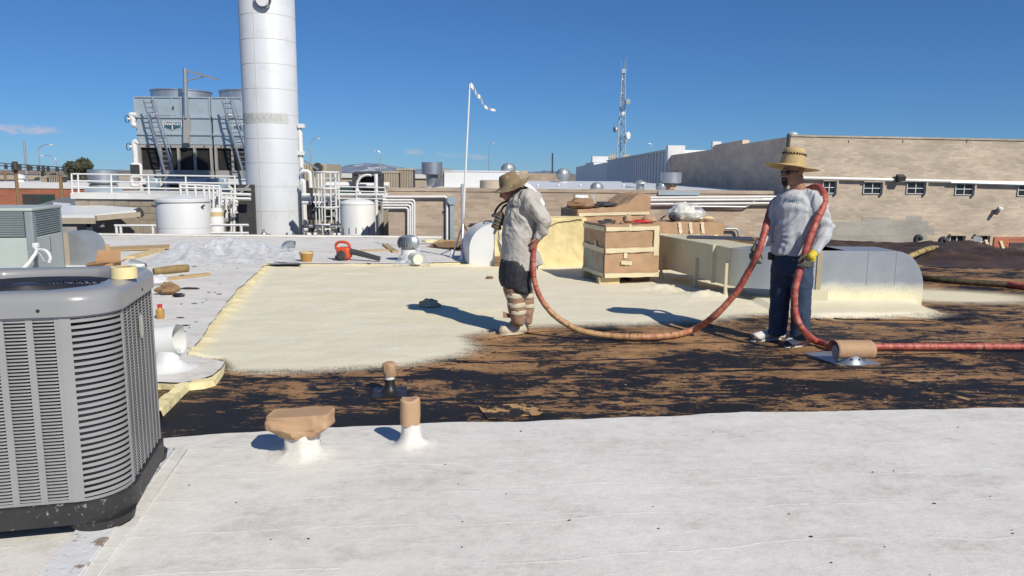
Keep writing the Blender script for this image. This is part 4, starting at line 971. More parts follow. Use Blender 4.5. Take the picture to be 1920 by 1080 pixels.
# cardboard box
p = G(222, 533, WZ) if False else G(190, 545, WZ); t = thing('cardboard_box', 'open brown cardboard box with raised flaps behind the large condenser', 'cardboard box', p, R(8))
for c, d, nm in (((0, 0, .17), (.30, .006, .34), 'side'), ((0, .28, .17), (.30, .006, .34), 'side'), ((-.15, .14, .17), (.006, .28, .34), 'side'), ((.15, .14, .17), (.006, .28, .34), 'side'), ((0, .14, .004), (.3, .28, .006), 'bottom')):
    MB().box(c, d).build(nm, 'cardboard', t, False)
mb = MB(); mb.add([(-.15, .28, .34), (.15, .28, .34), (.14, .33, .47), (-.13, .32, .48)], [(0, 1, 2, 3)]); mb.build('flap', 'cardboard', t, False)
mb = MB(); mb.add([(-.15, 0, .34), (.15, 0, .34), (.12, -.02, .355), (-.13, -.12, .33)], [(0, 1, 2, 3)]); mb.add([(.15, 0, .34), (.15, .28, .34), (.26, .26, .38), (.27, .03, .36)], [(0, 1, 2, 3)]); mb.build('flap', 'cardboard', t, False)
MB_ = text_obj('print', '70X 4C25', .045, 'dark_grey_plastic', t, Matrix.Translation((.02, -.004, .285)) @ Matrix.Rotation(R(90), 4, 'X'))
# grey cone flashing lying near the box
p = G(255, 520, WZ); mb = MB(); mb.lathe([(.15, 0), (.03, .16)], 20, (0, 0, .12), 0, Matrix.Rotation(R(70), 3, 'Y') ); put(mb, 'cone_flashing', 'galv_dull', p, 'grey sheet metal cone lying behind the masking tape', 'flashing')
crumple('plastic_bag', G(295, 534, WZ), (.16, .12, .07), 'plastic_film', 'crumpled clear bag just behind the large condenser', 'plastic bag', 3, .35)
# timber chunks by the small condenser
p = G(95, 560, WZ); mb = MB(); mb.bar((-.22, 0, .30), (.24, -.02, .05), .09, .09); put(mb, 'timber_offcut', 'lumber', p, 'tilted timber offcut leaning below the small condenser', 'timber', bevel=.004)
# broken roofing heap at the back, near the flag pole
for i, (u, v, l, wd, rz, mt_) in enumerate(((800, 463, .9, .3, 10, 'old_wood'), (838, 458, 1.1, .25, -8, 'lumber'), (850, 466, .8, .3, 25, 'old_wood'), (820, 470, .5, .2, -30, 'felt_black'), (862, 460, .7, .2, 5, 'old_wood'), (806, 458, .3, .16, 40, 'foam_yellow'), (822, 463, .22, .12, 10, 'foam_yellow'))):
    p = G(u, v, .005); mb = MB(); mb.box((0, 0, .03 + .02 * (i % 3)), (l, wd, .05), 0, 0, Matrix.Rotation(R(3 + 4 * (i % 2)), 3, 'X'))
    nm = {'old_wood': 'old_board', 'lumber': 'plank', 'felt_black': 'felt_piece', 'foam_yellow': 'foam_piece'}[mt_]
    lab = ['dark broken board in the heap right of the turbine vent', 'long orange-brown plank at the back of the broken roofing heap', 'dark board at the foot of the flag pole stand', 'black felt piece at the front of the broken roofing heap', 'dark board under the back plank by the flag pole', 'larger yellow foam piece on the broken roofing heap', 'smaller yellow foam piece on the broken roofing heap'][i]
    put(mb, nm, mt_, (p.x, p.y, .004), lab, 'debris', R(rz), bevel=.004)
# flag pole on tripod
p = G(868, 484, 0.06); t = thing('flag_pole', 'tall white pole with a fluttering ribbon on a steel tripod stand', 'flag pole', (p.x, p.y, .06))
YF = p.y; top = D(881, 157, YF); base = D(867, 440, YF)
MB().tube([base, base.lerp(top, .5), top], [.020, .018, .014], 10).build('pole', 'white_paint', t)
hub = D(868, 418, YF)
MB().tube([D(868, 478, YF), D(867, 345, YF)], .028, 10).build('mast', 'steel_pole', t)
for u, v in ((848, 482), (866, 487), (885, 452)):
    f_ = G(u, v, .07); MB().tube([f_, hub], .016, 8).build('leg', 'steel_pole', t); MB().lathe([(.05, 0), (.035, .05), (.02, .14)], 10, f_ - Vector((0, 0, .008))).build('foot', 'white_paint', t)
MB().tube([D(860, 356, YF), D(869, 345, YF), D(868, 362, YF)], .015, 6).build('clamp', 'galv_dull', t)
rb = [D(u, v, YF) for u, v in ((882, 158), (890, 168), (894, 178), (902, 184), (906, 196), (916, 204), (930, 207))]
rb = bez(rb, 6); mb = MB(); vs = []
for i, q in enumerate(rb): w_ = .045 * (1 - .6 * i / len(rb)); vs += [q + Vector((0, 0, w_)), q - Vector((.0, .04 * math.sin(i), w_))]
mb.add(vs, [(2 * i, 2 * i + 1, 2 * i + 3, 2 * i + 2) for i in range(len(rb) - 1)]); o = mb.build('ribbon', 'white_gloss', t, smooth=60)
# foam-coated lump on the new foam (spray test pile)
crumple('foam_lump', G(805, 577, .02), (.12, .07, .05), 'kraft_sprayed', 'small grey crusted lump on the cream foam left of the left worker', 'lump', 6, .6)
crumple('foam_lump', G(918, 523, .02), (.06, .05, .02), 'old_wood', 'small crumb of debris on the cream foam behind the left worker', 'lump', 12, .6)
# brown tarp mounds at the right back
def tarp(name, x0, x1, y0, y1, hf, mt, label, nu=60, nv=14, slope=0.0):
    o0 = Vector(((x0 + x1) / 2, (y0 + y1) / 2, 0)); mb = MB()
    def fn_(u, v):
        x, y = x0 + (x1 - x0) * u, y0 + (y1 - y0) * v
        k = math.sin(math.pi * min(1, max(0, v))) ** .8 * sm(0, .10, u) * sm(1, .92, u)
        z = hf(u) * k + .07 * k * (1 - 3 * abs(mn.noise(Vector((x * 1.3 + y, y * 1.6, 4))))) + .035 * k * mn.noise(Vector((x * 5, y * 5, 1)))
        return (x - o0.x, y - o0.y + slope * (x - x0) + .1 * mn.noise(Vector((x * 2, y, 7))), max(.006, z))
    grid_mesh(mb, fn_, nu, nv); o = mb.build(name, mt, origin=(0, 0, 0), smooth=30); o.location = o0; return tag(o, label, 'tarp')
M('tarp_brown', (.085, .052, .034), (.035, .021, .014), 2.5, .55, bump=.6, bscale=5)
tarp('brown_tarp', 5.6, 10.4, 15.2, 16.85, lambda u: .12 + .03 * math.sin(u * 9), 'tarp_brown', 'brown tarp heaped behind the galvanised duct', 70, 18)
tarp('brown_tarp', 7.3, 18.5, 12.9, 16.3, lambda u: .11 - .02 * u + .03 * math.sin(u * 9 + 1), 'tarp_brown', 'wide brown tarp ridge along the right roof edge', 120, 22, -.10)
# far hoses on the roof at right
def tube_thing(name, pts, r, mt, label, cat, n=10, k=8):
    path = bez(pts, k); mb = MB(); mb.tube(path, r, n); return tag(mb.build(name, mt, origin=pts[0], smooth=60), label, cat)
M('hose_black', (.035, .028, .018), (.10, .075, .03), 18, .7, bump=.6, bscale=30, stretch=(1, 1, 1), lo=.4, hi=.65)
M('hose_yellow', (.42, .33, .12), (.10, .07, .03), 9, .7, bump=.6, bscale=30, lo=.45, hi=.62)
hb = [G(u, v, .04) for u, v in ((1690, 512), (1740, 522), (1800, 528), (1860, 532), (1895, 534))]
tube_thing('spray_hose', hb, .045, 'hose_black', 'dark taped hose lying behind the galvanised elbow', 'hose')
hr = [G(u, v, .045) for u, v in ((1890, 533), (1920, 537), (1990, 545), (2080, 550))]

# dark felt showing behind the far foam edge
q = [G(u, v, .066) for u, v in ((497, 497), (566, 496.5), (560, 492), (520, 490.5), (508, 491))]
mb = MB(); mb.add([(p.x, p.y, .064) for p in q], [tuple(range(len(q)))]); tag(mb.build('felt_patch', 'felt_black', origin=(q[0].x, q[0].y, .064)), 'dark felt patch at the far left corner of the foam', 'felt patch')
# crumbs and flakes nobody would count
rr = random.Random(11); mb = MB()
def flake(p, s, th):
    a = rr.uniform(0, 6.28); n_ = rr.randint(4, 6); pts = []
    for i in range(n_): b_ = a + 6.283 * i / n_; r_ = s * rr.uniform(.5, 1.2); pts.append((p[0] + r_ * math.cos(b_) * 1.6, p[1] + r_ * math.sin(b_), p[2] + .0008))
    mb.prism(pts, (0, 0, th))
for k in range(170):
    u, v = rr.uniform(300, 860), rr.uniform(452, 640); p = G(u, v, .0608)
    if v > 497 and u > 495 - (v - 500) * .95 - 25: continue
    flake(p, rr.choice((.006, .01, .014, .03)), .004)
for k in range(26): p = G(rr.uniform(330, 1900), rr.uniform(800, 1075), .0208); flake(p, rr.choice((.0022, .003, .004, .006)), .003)
tag(mb.build('roof_debris', 'felt_black', smooth=0), 'scattered dark flakes on the white roof', None, None, 'stuff')
mb = MB()
for k in range(36): p = G(rr.uniform(600, 1900), rr.uniform(690, 762), .0); flake((p.x, p.y, .002), rr.choice((.002, .003, .005)), .003)
tag(mb.build('foam_crumbs', 'lumber_pale', smooth=0), 'scattered pale crumbs on the tar', None, None, 'stuff')

# exposed boards flush in the tar
for u0, v0, u1, v1, wd, lab in ((905, 775, 1010, 767, .26, 'bare tan board exposed in the black tar near the white roof edge'), (1740, 730, 1832, 755, .05, 'thin bare tan strip slanting through the black tar at right'), (1705, 717, 1745, 716, .16, 'small bare tan patch in the tar at right')):
    a_, b_ = G(u0, v0), G(u1, v1); mb = MB(); mb.bar(Vector((a_.x, a_.y, .006)), Vector((b_.x, b_.y, .006)), wd, .004); tag(mb.build('exposed_board', 'board_tarred', origin=(a_.x, a_.y, .004)), lab, 'board')
# ---------------------------------------------------------------- people
from mathutils.bvhtree import BVHTree
M('skin', (.32, .16, .10), (.26, .125, .075), 9, .5, bump=.15, bscale=60)
M('skin_red', (.30, .125, .085), (.25, .10, .065), 9, .5, bump=.15, bscale=60)
M('shirt_grey', (.47, .45, .42), (.40, .375, .34), 4, .9, bump=.15, bscale=120, dirt=(.30, .255, .19), dscale=6, dlo=.56, dhi=.78)
M('shirt_light', (.45, .465, .49), (.40, .415, .44), 4, .9, bump=.12, bscale=120)
M('wrap_black', (.012, .014, .020), (.024, .027, .036), 6, .75, bump=.3, bscale=24, dirt=(.55, .52, .42), dscale=34, dlo=.675, dhi=.70)
M('pants_brown', (.31, .19, .125), (.24, .145, .095), 7, .85, bump=.5, bscale=22)
M('leg_tape', (.60, .54, .41), (.52, .46, .33), 9, .7, bump=.3, bscale=30)
M('boot_cream', (.58, .52, .40), (.46, .40, .29), 14, .8, bump=.6, bscale=40, dirt=(.24, .18, .11), dlo=.6, dhi=.75)
M('denim', (.018, .034, .072), (.032, .058, .11), 8, .85, bump=.25, bscale=140)
M('hat_camo', (.24, .18, .10), (.15, .105, .055), 9, .9, bump=.4, bscale=60, dirt=(.40, .34, .24), dscale=16, dlo=.56, dhi=.64)
M('straw', (.60, .45, .22), (.47, .33, .15), 24, .7, bump=.9, bscale=60, stretch=(1, 1, 4))
M('straw_dark', (.045, .028, .014), None, 9, .9)
M('cloth_white', (.74, .75, .77), (.68, .69, .71), 6, .85, bump=.25, bscale=14)
M('glove_yellow', (.60, .47, .03), (.50, .38, .03), 9, .7, bump=.2, bscale=40)
M('glove_grey', (.15, .15, .12), (.09, .09, .07), 12, .8, bump=.3, bscale=40)
M('shoe_white', (.66, .65, .63), (.56, .54, .51), 9, .65, bump=.2, bscale=40)
M('shoe_black', (.02, .02, .022), (.035, .035, .037), 9, .6)
M('shoe_red', (.55, .07, .06), (.45, .06, .05), 9, .6)
M('lens_black', (.008, .008, .009), None, 5, .15)
M('beard', (.022, .015, .011), (.04, .025, .018), 40, .85, bump=.6, bscale=120)
M('eye_white', (.6, .58, .55), None, 5, .3)
M('print_blue', (.035, .10, .17), (.05, .13, .2), 20, .8)
def voxel(mb, name, mt, parent, vox, smooth=4, disp=None):
    tmp = mb.build(name + '_t', mt, None, smooth=0)
    rm = tmp.modifiers.new('r', 'REMESH'); rm.mode = 'VOXEL'; rm.voxel_size = vox; rm.use_smooth_shade = True
    if smooth: s_ = tmp.modifiers.new('s', 'SMOOTH'); s_.factor = .5; s_.iterations = smooth
    dg = bpy.context.evaluated_depsgraph_get(); me = bpy.data.meshes.new_from_object(tmp.evaluated_get(dg))
    bpy.data.objects.remove(tmp); me.name = name
    me.materials.clear(); me.materials.append(mat(mt))
    if disp:
        nm = [v.normal.copy() for v in me.vertices]
        for v_, n_ in zip(me.vertices, nm): v_.co += n_ * disp(v_.co, n_)
    T = ROOT[parent.name].inverted(); bvh_src = me.copy()
    me.transform(T); me.shade_smooth(); me.update()
    o = bpy.data.objects.new(name, me); col0.objects.link(o); o.parent = parent; ROOT[o.name] = ROOT[parent.name].copy()
    return o, bvh_src
def loft(mb, secs, n=20):          # secs: (centre, rx, ry) from top to bottom, closed
    vs = []
    for c, rx, ry in secs:
        for j in range(n): a = 2 * math.pi * j / n; vs.append((c[0] + rx * math.cos(a), c[1] + ry * math.sin(a), c[2]))
    k = len(secs); fs_ = [(i * n + j, i * n + (j + 1) % n, (i + 1) * n + (j + 1) % n, (i + 1) * n + j) for i in range(k - 1) for j in range(n)]
    fs_ += [tuple(range(n - 1, -1, -1)), tuple(range((k - 1) * n, k * n))]
    return mb.add(vs, fs_)
def chain(mb, pts, rs):
    for i in range(len(pts) - 1): mb.cap(pts[i], pts[i + 1], rs[i], rs[i + 1], 14)
def basis(f, u):
    f = Vector(f).normalized(); u = Vector(u); u = (u - f * u.dot(f)).normalized(); s = u.cross(f); return Matrix((f, s, u)).transposed()
def head(mb, c, B):
    c = Vector(c); L = lambda x, y, z: c + B @ Vector((x, y, z))
    mb.ell(L(-.012, 0, .035), (.098, .077, .098), 20, 14, B)
    mb.ell(L(.035, 0, -.03), (.065, .064, .085), 18, 12, B)
    mb.ell(L(.062, 0, -.092), (.032, .040, .030), 14, 10, B)
    mb.ell(L(.02, 0, -.075), (.06, .056, .045), 14, 10, B)
    mb.cap(L(.094, 0, .005), L(.114, 0, -.032), .010, .015, 10); mb.ell(L(.104, 0, -.038), (.014, .019, .010), 10, 8, B)
    mb.ell(L(.083, 0, .022), (.018, .052, .012), 12, 8, B)
    mb.ell(L(.091, 0, -.066), (.011, .025, .007), 10, 8, B); mb.ell(L(.088, 0, -.079), (.011, .022, .008), 10, 8, B)
    for s in (-1, 1):
        mb.ell(L(-.008, s * .078, -.008), (.022, .010, .034), 10, 8, B); mb.ell(L(.062, s * .042, -.028), (.024, .020, .022), 10, 8, B)
def fingers(mb, base, d, side, n_, lens, rad=.0095, curl=.5, spread=.019):
    """four fingers from a palm end: d along, side across, n_ palm normal (curl direction)"""
    for i, L in enumerate(lens):
        p = Vector(base) + side * (i - 1.5) * spread; a = 0.0; dirv = Vector(d).normalized()
        pts = [p - dirv * .02, p]
        for k in range(3):
            a += curl; dd = dirv * math.cos(a) + Vector(n_) * math.sin(a); pts.append(pts[-1] + dd * L * (.42, .33, .25)[k])
        chain(mb, pts, [rad * 1.05, rad * 1.05, rad, rad * .92, rad * .82])
def hat(parent, c, tilt, crown, brim, mt, name='hat', wav=.0, drop=None, nn=40):
    hb = bpy.data.objects.new(name, None)
    mb = MB(); mb.lathe(crown + brim, nn); out = []
    for x, y, z in mb.v:
        r = math.hypot(x, y); a = math.atan2(y, x); k = sm(crown[-1][0], brim[-1][0], r)
        if drop: z += drop(a, k)
        z += wav * mn.noise(Vector((x * 9, y * 9, z * 9)))
        out.append(tuple(Vector(c) + tilt @ Vector((x, y, z))))
    mb.v = out; o = mb.build(name, mt, parent, smooth=60, weld=True)
    bpy.data.objects.remove(hb); so = o.modifiers.new('t', 'SOLIDIFY'); so.thickness = .004; return o
def project_text(body, size, mt, parent, center, right, upv, d, me, nm='shirt_print'):
    o = text_obj(nm, body, size, mt, None, Matrix.Identity(4), bold=.0006); t_me = o.data
    bm = bmesh.new(); bm.from_mesh(me); bv = BVHTree.FromBMesh(bm); bm.free()
    for v_ in t_me.vertices:
        p = Vector(center) + Vector(right) * v_.co.x + Vector(upv) * v_.co.y - Vector(d) * .4
        h = bv.ray_cast(p, Vector(d)); q = h[0] if h[0] is not None else p + Vector(d) * .4
        v_.co = ROOT[parent.name].inverted() @ (q - Vector(d) * .004)
    o.parent = parent; return o
def sm(a, b, x):
    t = min(1, max(0, (x - a) / (b - a))); return t * t * (3 - 2 * t)
def fold(amp, s=(6, 6, 6), seed=0.0, diag=0.0):
    def f_(p, n_):
        q = Vector((p.x * s[0] + diag * p.z, p.y * s[1], p.z * s[2] + seed)); a = mn.noise(q); b_ = mn.noise(q * 2.3 + Vector((5, seed, 1)))
        c_ = mn.noise(q * 5.1 + Vector((1, 9, seed))); return amp * ((1 - abs(a) * 2.4) * .8 + .45 * b_ + .35 * (1 - 2.5 * abs(c_)))
    return f_

def crease(p, amp, d, fa, fl, seed):
    """thin cloth creases running along d"""
    d = Vector(d).normalized(); l = p.dot(d); q = p - d * l
    w_ = Vector((q.x * fa, q.y * fa, q.z * fa)) + d * (l * fl) + Vector((seed, 0, seed)); w_ += Vector((mn.noise(p * 4 + Vector((seed, 1, 1))), mn.noise(p * 4 + Vector((1, seed, 1))), 0)) * .7
    a = 1 - abs(mn.noise(w_)) * 3.2; b_ = 1 - abs(mn.noise(w_ * 1.9 + Vector((3, 3, 3)))) * 3.2
    k = .5 + .5 * mn.noise(p * 3.1 + Vector((seed, seed, 0)))
    return amp * (max(a, -.4) * 1.0 + .5 * max(b_, -.4)) * (.35 + 1.1 * k)
# ================================================================ left worker (seen from his left, head bent)
Y1 = 7.12
g1 = G(962, 627); p1w = thing('person', 'person in grey shirt, camouflage sun hat and taped trousers, head bent, holding the hose', 'person', (g1.x, g1.y, 0))
P = lambda u, v, dy=0.0: D(u, v, Y1 + dy)
HB = basis((-.87, -.10, -.48), (-.48, 0, .87)); hc = P(956, 352, 0)
bd = MB(); head(bd, hc, HB)
chain(bd, [hc + HB @ Vector((-.035, 0, -.06)), P(982, 364, 0), P(980, 400, 0), P(972, 470, 0)], [.058, .065, .11, .10])
arm1 = [P(992, 376, -.17), P(1022, 414, -.17), P(1009, 447, -.16)]
chain(bd, [P(985, 372, 0)] + arm1 + [P(1005, 453, -.16)], [.06, .05, .038, .028, .028])
chain(bd, [P(985, 372, 0), P(976, 378, .18), P(968, 425, .20), P(947, 417, .06)], [.06, .05, .038, .028])
bd.ell(P(944, 416, .04), (.035, .03, .04)); fingers(bd, P(940, 414, .02), Vector((-.7, -.5, -.4)), Vector((.2, .2, .95)), Vector((.3, .6, -.5)), (.07, .08, .075, .06), .009, .6, .019)
for s_, u0 in ((-.09, 965), (.09, 980)): chain(bd, [P(972, 485, s_ * .8), P(u0 + 1, 555, s_), P(u0 + 4, 600, s_)], [.08, .05, .04])
# left hand closing on the hose
hp = P(1005, 452, -.17); bd.ell(hp, (.030, .022, .042), 12, 10, Matrix.Rotation(R(20), 3, 'Y'))
hd = Vector((-.25, 0, -.97)).normalized(); fingers(bd, hp + hd * .03 + Vector((0, -.018, 0)), hd * .4 + Vector((-.5, -.6, -.3)), Vector((.25, 0, .97)), Vector((-.6, .8, 0)), (.075, .085, .08, .062), .009, .55, .019)
chain(bd, [hp + Vector((-.01, -.02, .02)), hp + Vector((-.035, -.035, .0)), hp + Vector((-.055, -.03, -.02))], [.013, .011, .009])
voxel(bd, 'body', 'skin_red', p1w, .0055, 2)
sh = MB()
loft(sh, [(P(984, 356, 0), .055, .07), (P(986, 362, 0), .11, .155), (P(983, 374, 0), .145, .205), (P(980, 392, 0), .158, .205), (P(977, 412, 0), .163, .20), (P(975, 436, 0), .168, .20), (P(974, 462, 0), .168, .195), (P(974, 486, 0), .170, .195), (P(975, 504, 0), .174, .195)])
sh.ell(P(996, 376, 0), (.12, .19, .10), 16, 12, Matrix.Rotation(R(30), 3, 'Y'))
chain(sh, [P(990, 372, -.15), P(996, 382, -.19), P(1021, 414, -.18), P(1016, 432, -.165), P(1010, 443, -.16)], [.085, .085, .066, .056, .044])
chain(sh, [P(980, 374, .15), P(974, 384, .2), P(968, 424, .2), P(950, 418, .09)], [.085, .08, .060, .044])
# loose tail of the shirt behind
sh.add([P(1003, 470, -.1), P(1010, 470, .1), P(1018, 494, .1), P(1017, 496, -.1), P(996, 470, -.1), P(1000, 470, .1), P(1005, 500, .1), P(1003, 500, -.1)], [(3, 2, 1, 0), (4, 5, 6, 7), (0, 1, 5, 4), (1, 2, 6, 5), (2, 3, 7, 6), (3, 0, 4, 7)])
c1_, r1_ = P(976, 395, 0), 0
def f1(p, n_):
    a = crease(p, .0075 if p.z > .95 else .0045, (.55, .3, -.78), 11, 2.6, 2.0) + fold(.006, (5, 5, 4), 2.0, 3.0)(p, n_) * .5
    # creases fanning from the armpit
    q = p - P(1004, 418, -.2); r_ = q.length; th = math.atan2(q.z, q.x)
    a += .008 * math.sin(th * 9 + 5 * mn.noise(p * 5)) * math.exp(-((r_ - .20) / .10) ** 2) * sm(.3, -.2, n_.y) * sm(.0, .5, abs(math.sin(th * 1.5)))
    return a
shirt1, shm = voxel(sh, 'shirt', 'shirt_grey', p1w, .0065, 8, f1)
project_text('OMTC', .028, 'print_blue', p1w, P(963, 388, -.2), (1, 0, 0), (.12, 0, 1), (0, 1, 0), shm)
wr = MB(); loft(wr, [(P(970, 486, 0), .16, .195), (P(968, 505, 0), .162, .215), (P(966, 522, 0), .152, .215), (P(968, 533, 0), .145, .21), (P(975, 541, .0), .115, .20), (P(983, 547, .0), .06, .17)])
voxel(wr, 'apron', 'wrap_black', p1w, .010, 3, fold(.010, (7, 7, 5), 4.0))
tr = MB()
near = [P(966, 505, -.085), P(963, 540, -.095), P(966, 560, -.095), P(969, 580, -.095), P(972, 600, -.095)]; far = [P(978, 505, .09), P(983, 545, .1), P(987, 570, .1), P(986, 598, .1)]
chain(tr, near, [.105, .095, .083, .078, .066]); chain(tr, far, [.10, .085, .075, .062])
voxel(tr, 'trousers', 'pants_brown', p1w, .010, 3, fold(.009, (8, 8, 16), 6.0))
def band(u, v, h, r, dy):
    c = P(u, v, dy); mb = MB(); mb.lathe([(r * .97, -h), (r, -h * .6), (r * 1.01, h * .5), (r * .97, h)], 20, c); mb.v = [(x + .004 * mn.noise(Vector((x * 30, y * 30, z * 30))), y, z + .006 * mn.noise(Vector((x * 14, y * 14, 1)))) for x, y, z in mb.v]; return mb.build('leg_tape', 'leg_tape', p1w, smooth=60)
for u, v, h, r, dy in ((965, 552, .024, .092, -.095), (968, 570, .022, .088, -.095), (971, 584, .020, .082, -.095), (985, 553, .022, .088, .1), (987, 572, .02, .082, .1)): band(u, v, h, r, dy)
def boot(parent, heel, toe, mt, nm, ank_h=.10, w_=.047, sole='boot_cream', vox=.007, lift=.0):
    heel, toe = Vector(heel), Vector(toe); d = (toe - heel); L = d.length; d.normalize(); u_ = Vector((0, 0, 1)); mb = MB()
    pt = lambda t, z: heel + d * L * t + u_ * z
    chain(mb, [pt(.06, .045), pt(.35, .052), pt(.62, .05), pt(.86, .042)], [w_ * .95, w_ * .98, w_ * 1.04, w_ * .86])
    chain(mb, [pt(.10, .05), pt(.16, ank_h)], [w_ * .95, w_ * .98]); mb.cap(pt(.3, .085), pt(.55, .06), w_ * .75, w_ * .7)
    mb.v = [(x, y, max(z, .016)) for x, y, z in mb.v]
    o, _ = voxel(mb, nm, mt, parent, vox, 3, fold(.004, (14, 14, 14), 3.0))
    s2 = MB(); B2 = Matrix((d, Vector((-d.y, d.x, 0)), u_)).transposed(); prof = []
    for i in range(24):
        a = 2 * math.pi * i / 24; x = .5 + .54 * math.cos(a); wd = w_ * (1.0 if math.cos(a) < -.2 else 1.08) * math.sin(a) * (1 - .12 * max(0, -math.cos(a)))
        prof.append(heel + d * L * x + B2 @ Vector((0, wd, 0)))
    s2.prism([(q.x, q.y, .004) for q in prof], (0, 0, .024)); s2.build('sole', sole, parent, bevel=.004)
    return o
h1 = G(984, 625); boot(p1w, (h1.x, h1.y, 0), (G(938, 629).x, G(938, 629).y, 0), 'boot_cream', 'boot', .13, .056)
h2 = G(991, 614); boot(p1w, (h2.x, h2.y, 0), (G(957, 617).x, G(957, 617).y, 0), 'boot_cream', 'boot', .13, .054)
mb = MB(); grid_mesh(mb, lambda u, v: P(943 + 16 * u, 584 + 12 * v + 6 * u * (1 - v), -.14 + .08 * u), 4, 4); so = mb.build('trouser_flap', 'pants_brown', p1w, smooth=60)
# hat, neck cloth, beard, eyes
TB = basis((-.93, -.06, -.36), (-.36, 0, .93))
hat(p1w, P(957, 344, 0), TB, [(1e-3, .098), (.05, .104), (.078, .098), (.094, .07), (.10, .03), (.103, .0)], [(.13, -.010), (.165, -.018), (.195, -.016)], 'hat_camo', 'hat', .012, lambda a, k: -.05 * k * abs(math.sin(a)) ** 2 * .8 + .012 * k * math.cos(2 * a))
path = [P(968, 343, 0), P(976, 347, 0), P(990, 351, .0), P(1003, 362, .0), P(1014, 376, .0), P(1020, 386, .0)]
pth = bez(path, 5); mb = MB(); vs = []
for i, q in enumerate(pth):
    t_ = i / (len(pth) - 1)
    for j in range(9):
        s_ = -1 + 2 * j / 8; w_ = .085 + .06 * t_; y_ = s_ * w_
        vs.append((q.x + .005 * math.cos(s_ * 9 + t_ * 4) * (.4 + t_), q.y + y_, q.z + .040 - .05 * s_ * s_ * (.6 + t_) + .008 * math.sin(s_ * 11)))
mb.add(vs, [(i * 9 + j, i * 9 + j + 1, (i + 1) * 9 + j + 1, (i + 1) * 9 + j) for i in range(len(pth) - 1) for j in range(8)]); o = mb.build('neck_cloth', 'cloth_white', p1w, smooth=60)
mb = MB(); mb.ell(hc + HB @ Vector((.055, 0, -.098)), (.042, .048, .030), 14, 10, HB); mb.ell(hc + HB @ Vector((.096, 0, -.055)), (.010, .026, .007), 10, 8, HB); voxel(mb, 'beard', 'beard', p1w, .006, 1, fold(.003, (40, 40, 40)))
for s_ in (-1, 1):
    MB().ell(hc + HB @ Vector((.079, s_ * .034, .0)), (.012, .013, .010), 10, 8).build('eye', 'eye_white', p1w)
# spray gun at his chest with hoses over the collar
gp = P(933, 425, .02); gun = thing('spray_gun', 'brown spray gun with looping black hoses held at the chest of the left worker', 'spray gun', gp)
c0, c1 = P(930, 428, .02), P(940, 398, .0)
MB().tube([c0, c0.lerp(c1, .12), c0.lerp(c1, .16), c0.lerp(c1, .84), c0.lerp(c1, .9), c1], [.050, .052, .043, .043, .03, .025], 16).build('gun_body', 'pump_brown', gun)
for k in (.3, .55, .75): MB().tube([c0.lerp(c1, k - .015), c0.lerp(c1, k + .015)], [.047, .047], 16).build('clamp_ring', 'galv_dull', gun)
MB().tube([c0, c0 + (c0 - c1).normalized() * .06], [.018, .012], 10).build('nozzle', 'galv', gun)
MB().box(P(925, 404, .02), (.03, .025, .03), R(20)).build('valve_knob', 'shoe_black', gun, bevel=.004)
MB().box(P(943, 412, .03), (.06, .05, .09), R(20)).build('grip', 'shoe_black', gun, bevel=.012)
for pts in (((927, 402, .02), (931, 392, .02), (940, 382, .02), (953, 376, -.02)), ((938, 400, .0), (944, 388, .0), (955, 382, -.02), (963, 381, -.05)), ((946, 411, .03), (953, 400, .02), (958, 389, .0), (962, 381, -.03))):
    MB().tube(bez([P(*q) for q in pts], 8), .0105, 8).build('gun_hose', 'black_rubber', gun)
# ================================================================ right worker
Y2 = 6.80
g2 = G(1470, 645); p2w = thing('person', 'person in light grey shirt, jeans and wide straw hat, red hose over one shoulder', 'person', (g2.x, g2.y, 0))
P = lambda u, v, dy=0.0: D(u, v, Y2 + dy)
HB = basis((-.95, -.30, -.06), (-.06, 0, 1)); hc = P(1487, 322, 0)
bd = MB(); head(bd, hc, HB)
chain(bd, [hc + HB @ Vector((-.03, 0, -.06)), P(1497, 360, 0), P(1496, 400, 0), P(1484, 470, 0)], [.066, .070, .12, .11])
la = [P(1531, 382, -.10), P(1547, 432, -.16), P(1528, 472, -.26)]; ra = [P(1462, 386, .08), P(1443, 432, .10), P(1422, 460, .02)]
chain(bd, [P(1497, 374, 0)] + la + [P(1519, 484, -.29)], [.07, .055, .042, .03, .03]); chain(bd, [P(1497, 374, 0)] + ra + [P(1416, 474, 0)], [.07, .055, .042, .03, .03])
for a, b_, c_ in ((P(1467, 500, .06), P(1461, 560, .08), P(1457, 625, .08)), (P(1502, 500, -.06), P(1502, 560, -.10), P(1498, 632, -.12))): chain(bd, [P(1484, 480, 0), a, b_, c_], [.09, .08, .055, .045])
voxel(bd, 'body', 'skin', p2w, .0055, 2)
sh = MB(); sh.ell(P(1524, 372, -.06), (.075, .085, .06), 14, 10)
loft(sh, [(P(1497, 355, 0), .070, .072), (P(1497, 361, 0), .125, .10), (P(1497, 370, 0), .175, .13), (P(1497, 388, 0), .205, .165), (P(1497, 410, 0), .205, .175), (P(1494, 435, -.01), .198, .175), (P(1488, 458, -.01), .182, .165), (P(1484, 476, -.01), .178, .16)])
chain(sh, [P(1520, 374, -.06), P(1530, 384, -.10), P(1547, 430, -.16), P(1541, 448, -.23), P(1529, 470, -.285)], [.085, .088, .072, .062, .046])
chain(sh, [P(1474, 376, .05), P(1463, 388, .08), P(1445, 430, .10), P(1436, 446, .06), P(1424, 458, .02)], [.085, .085, .066, .056, .044])
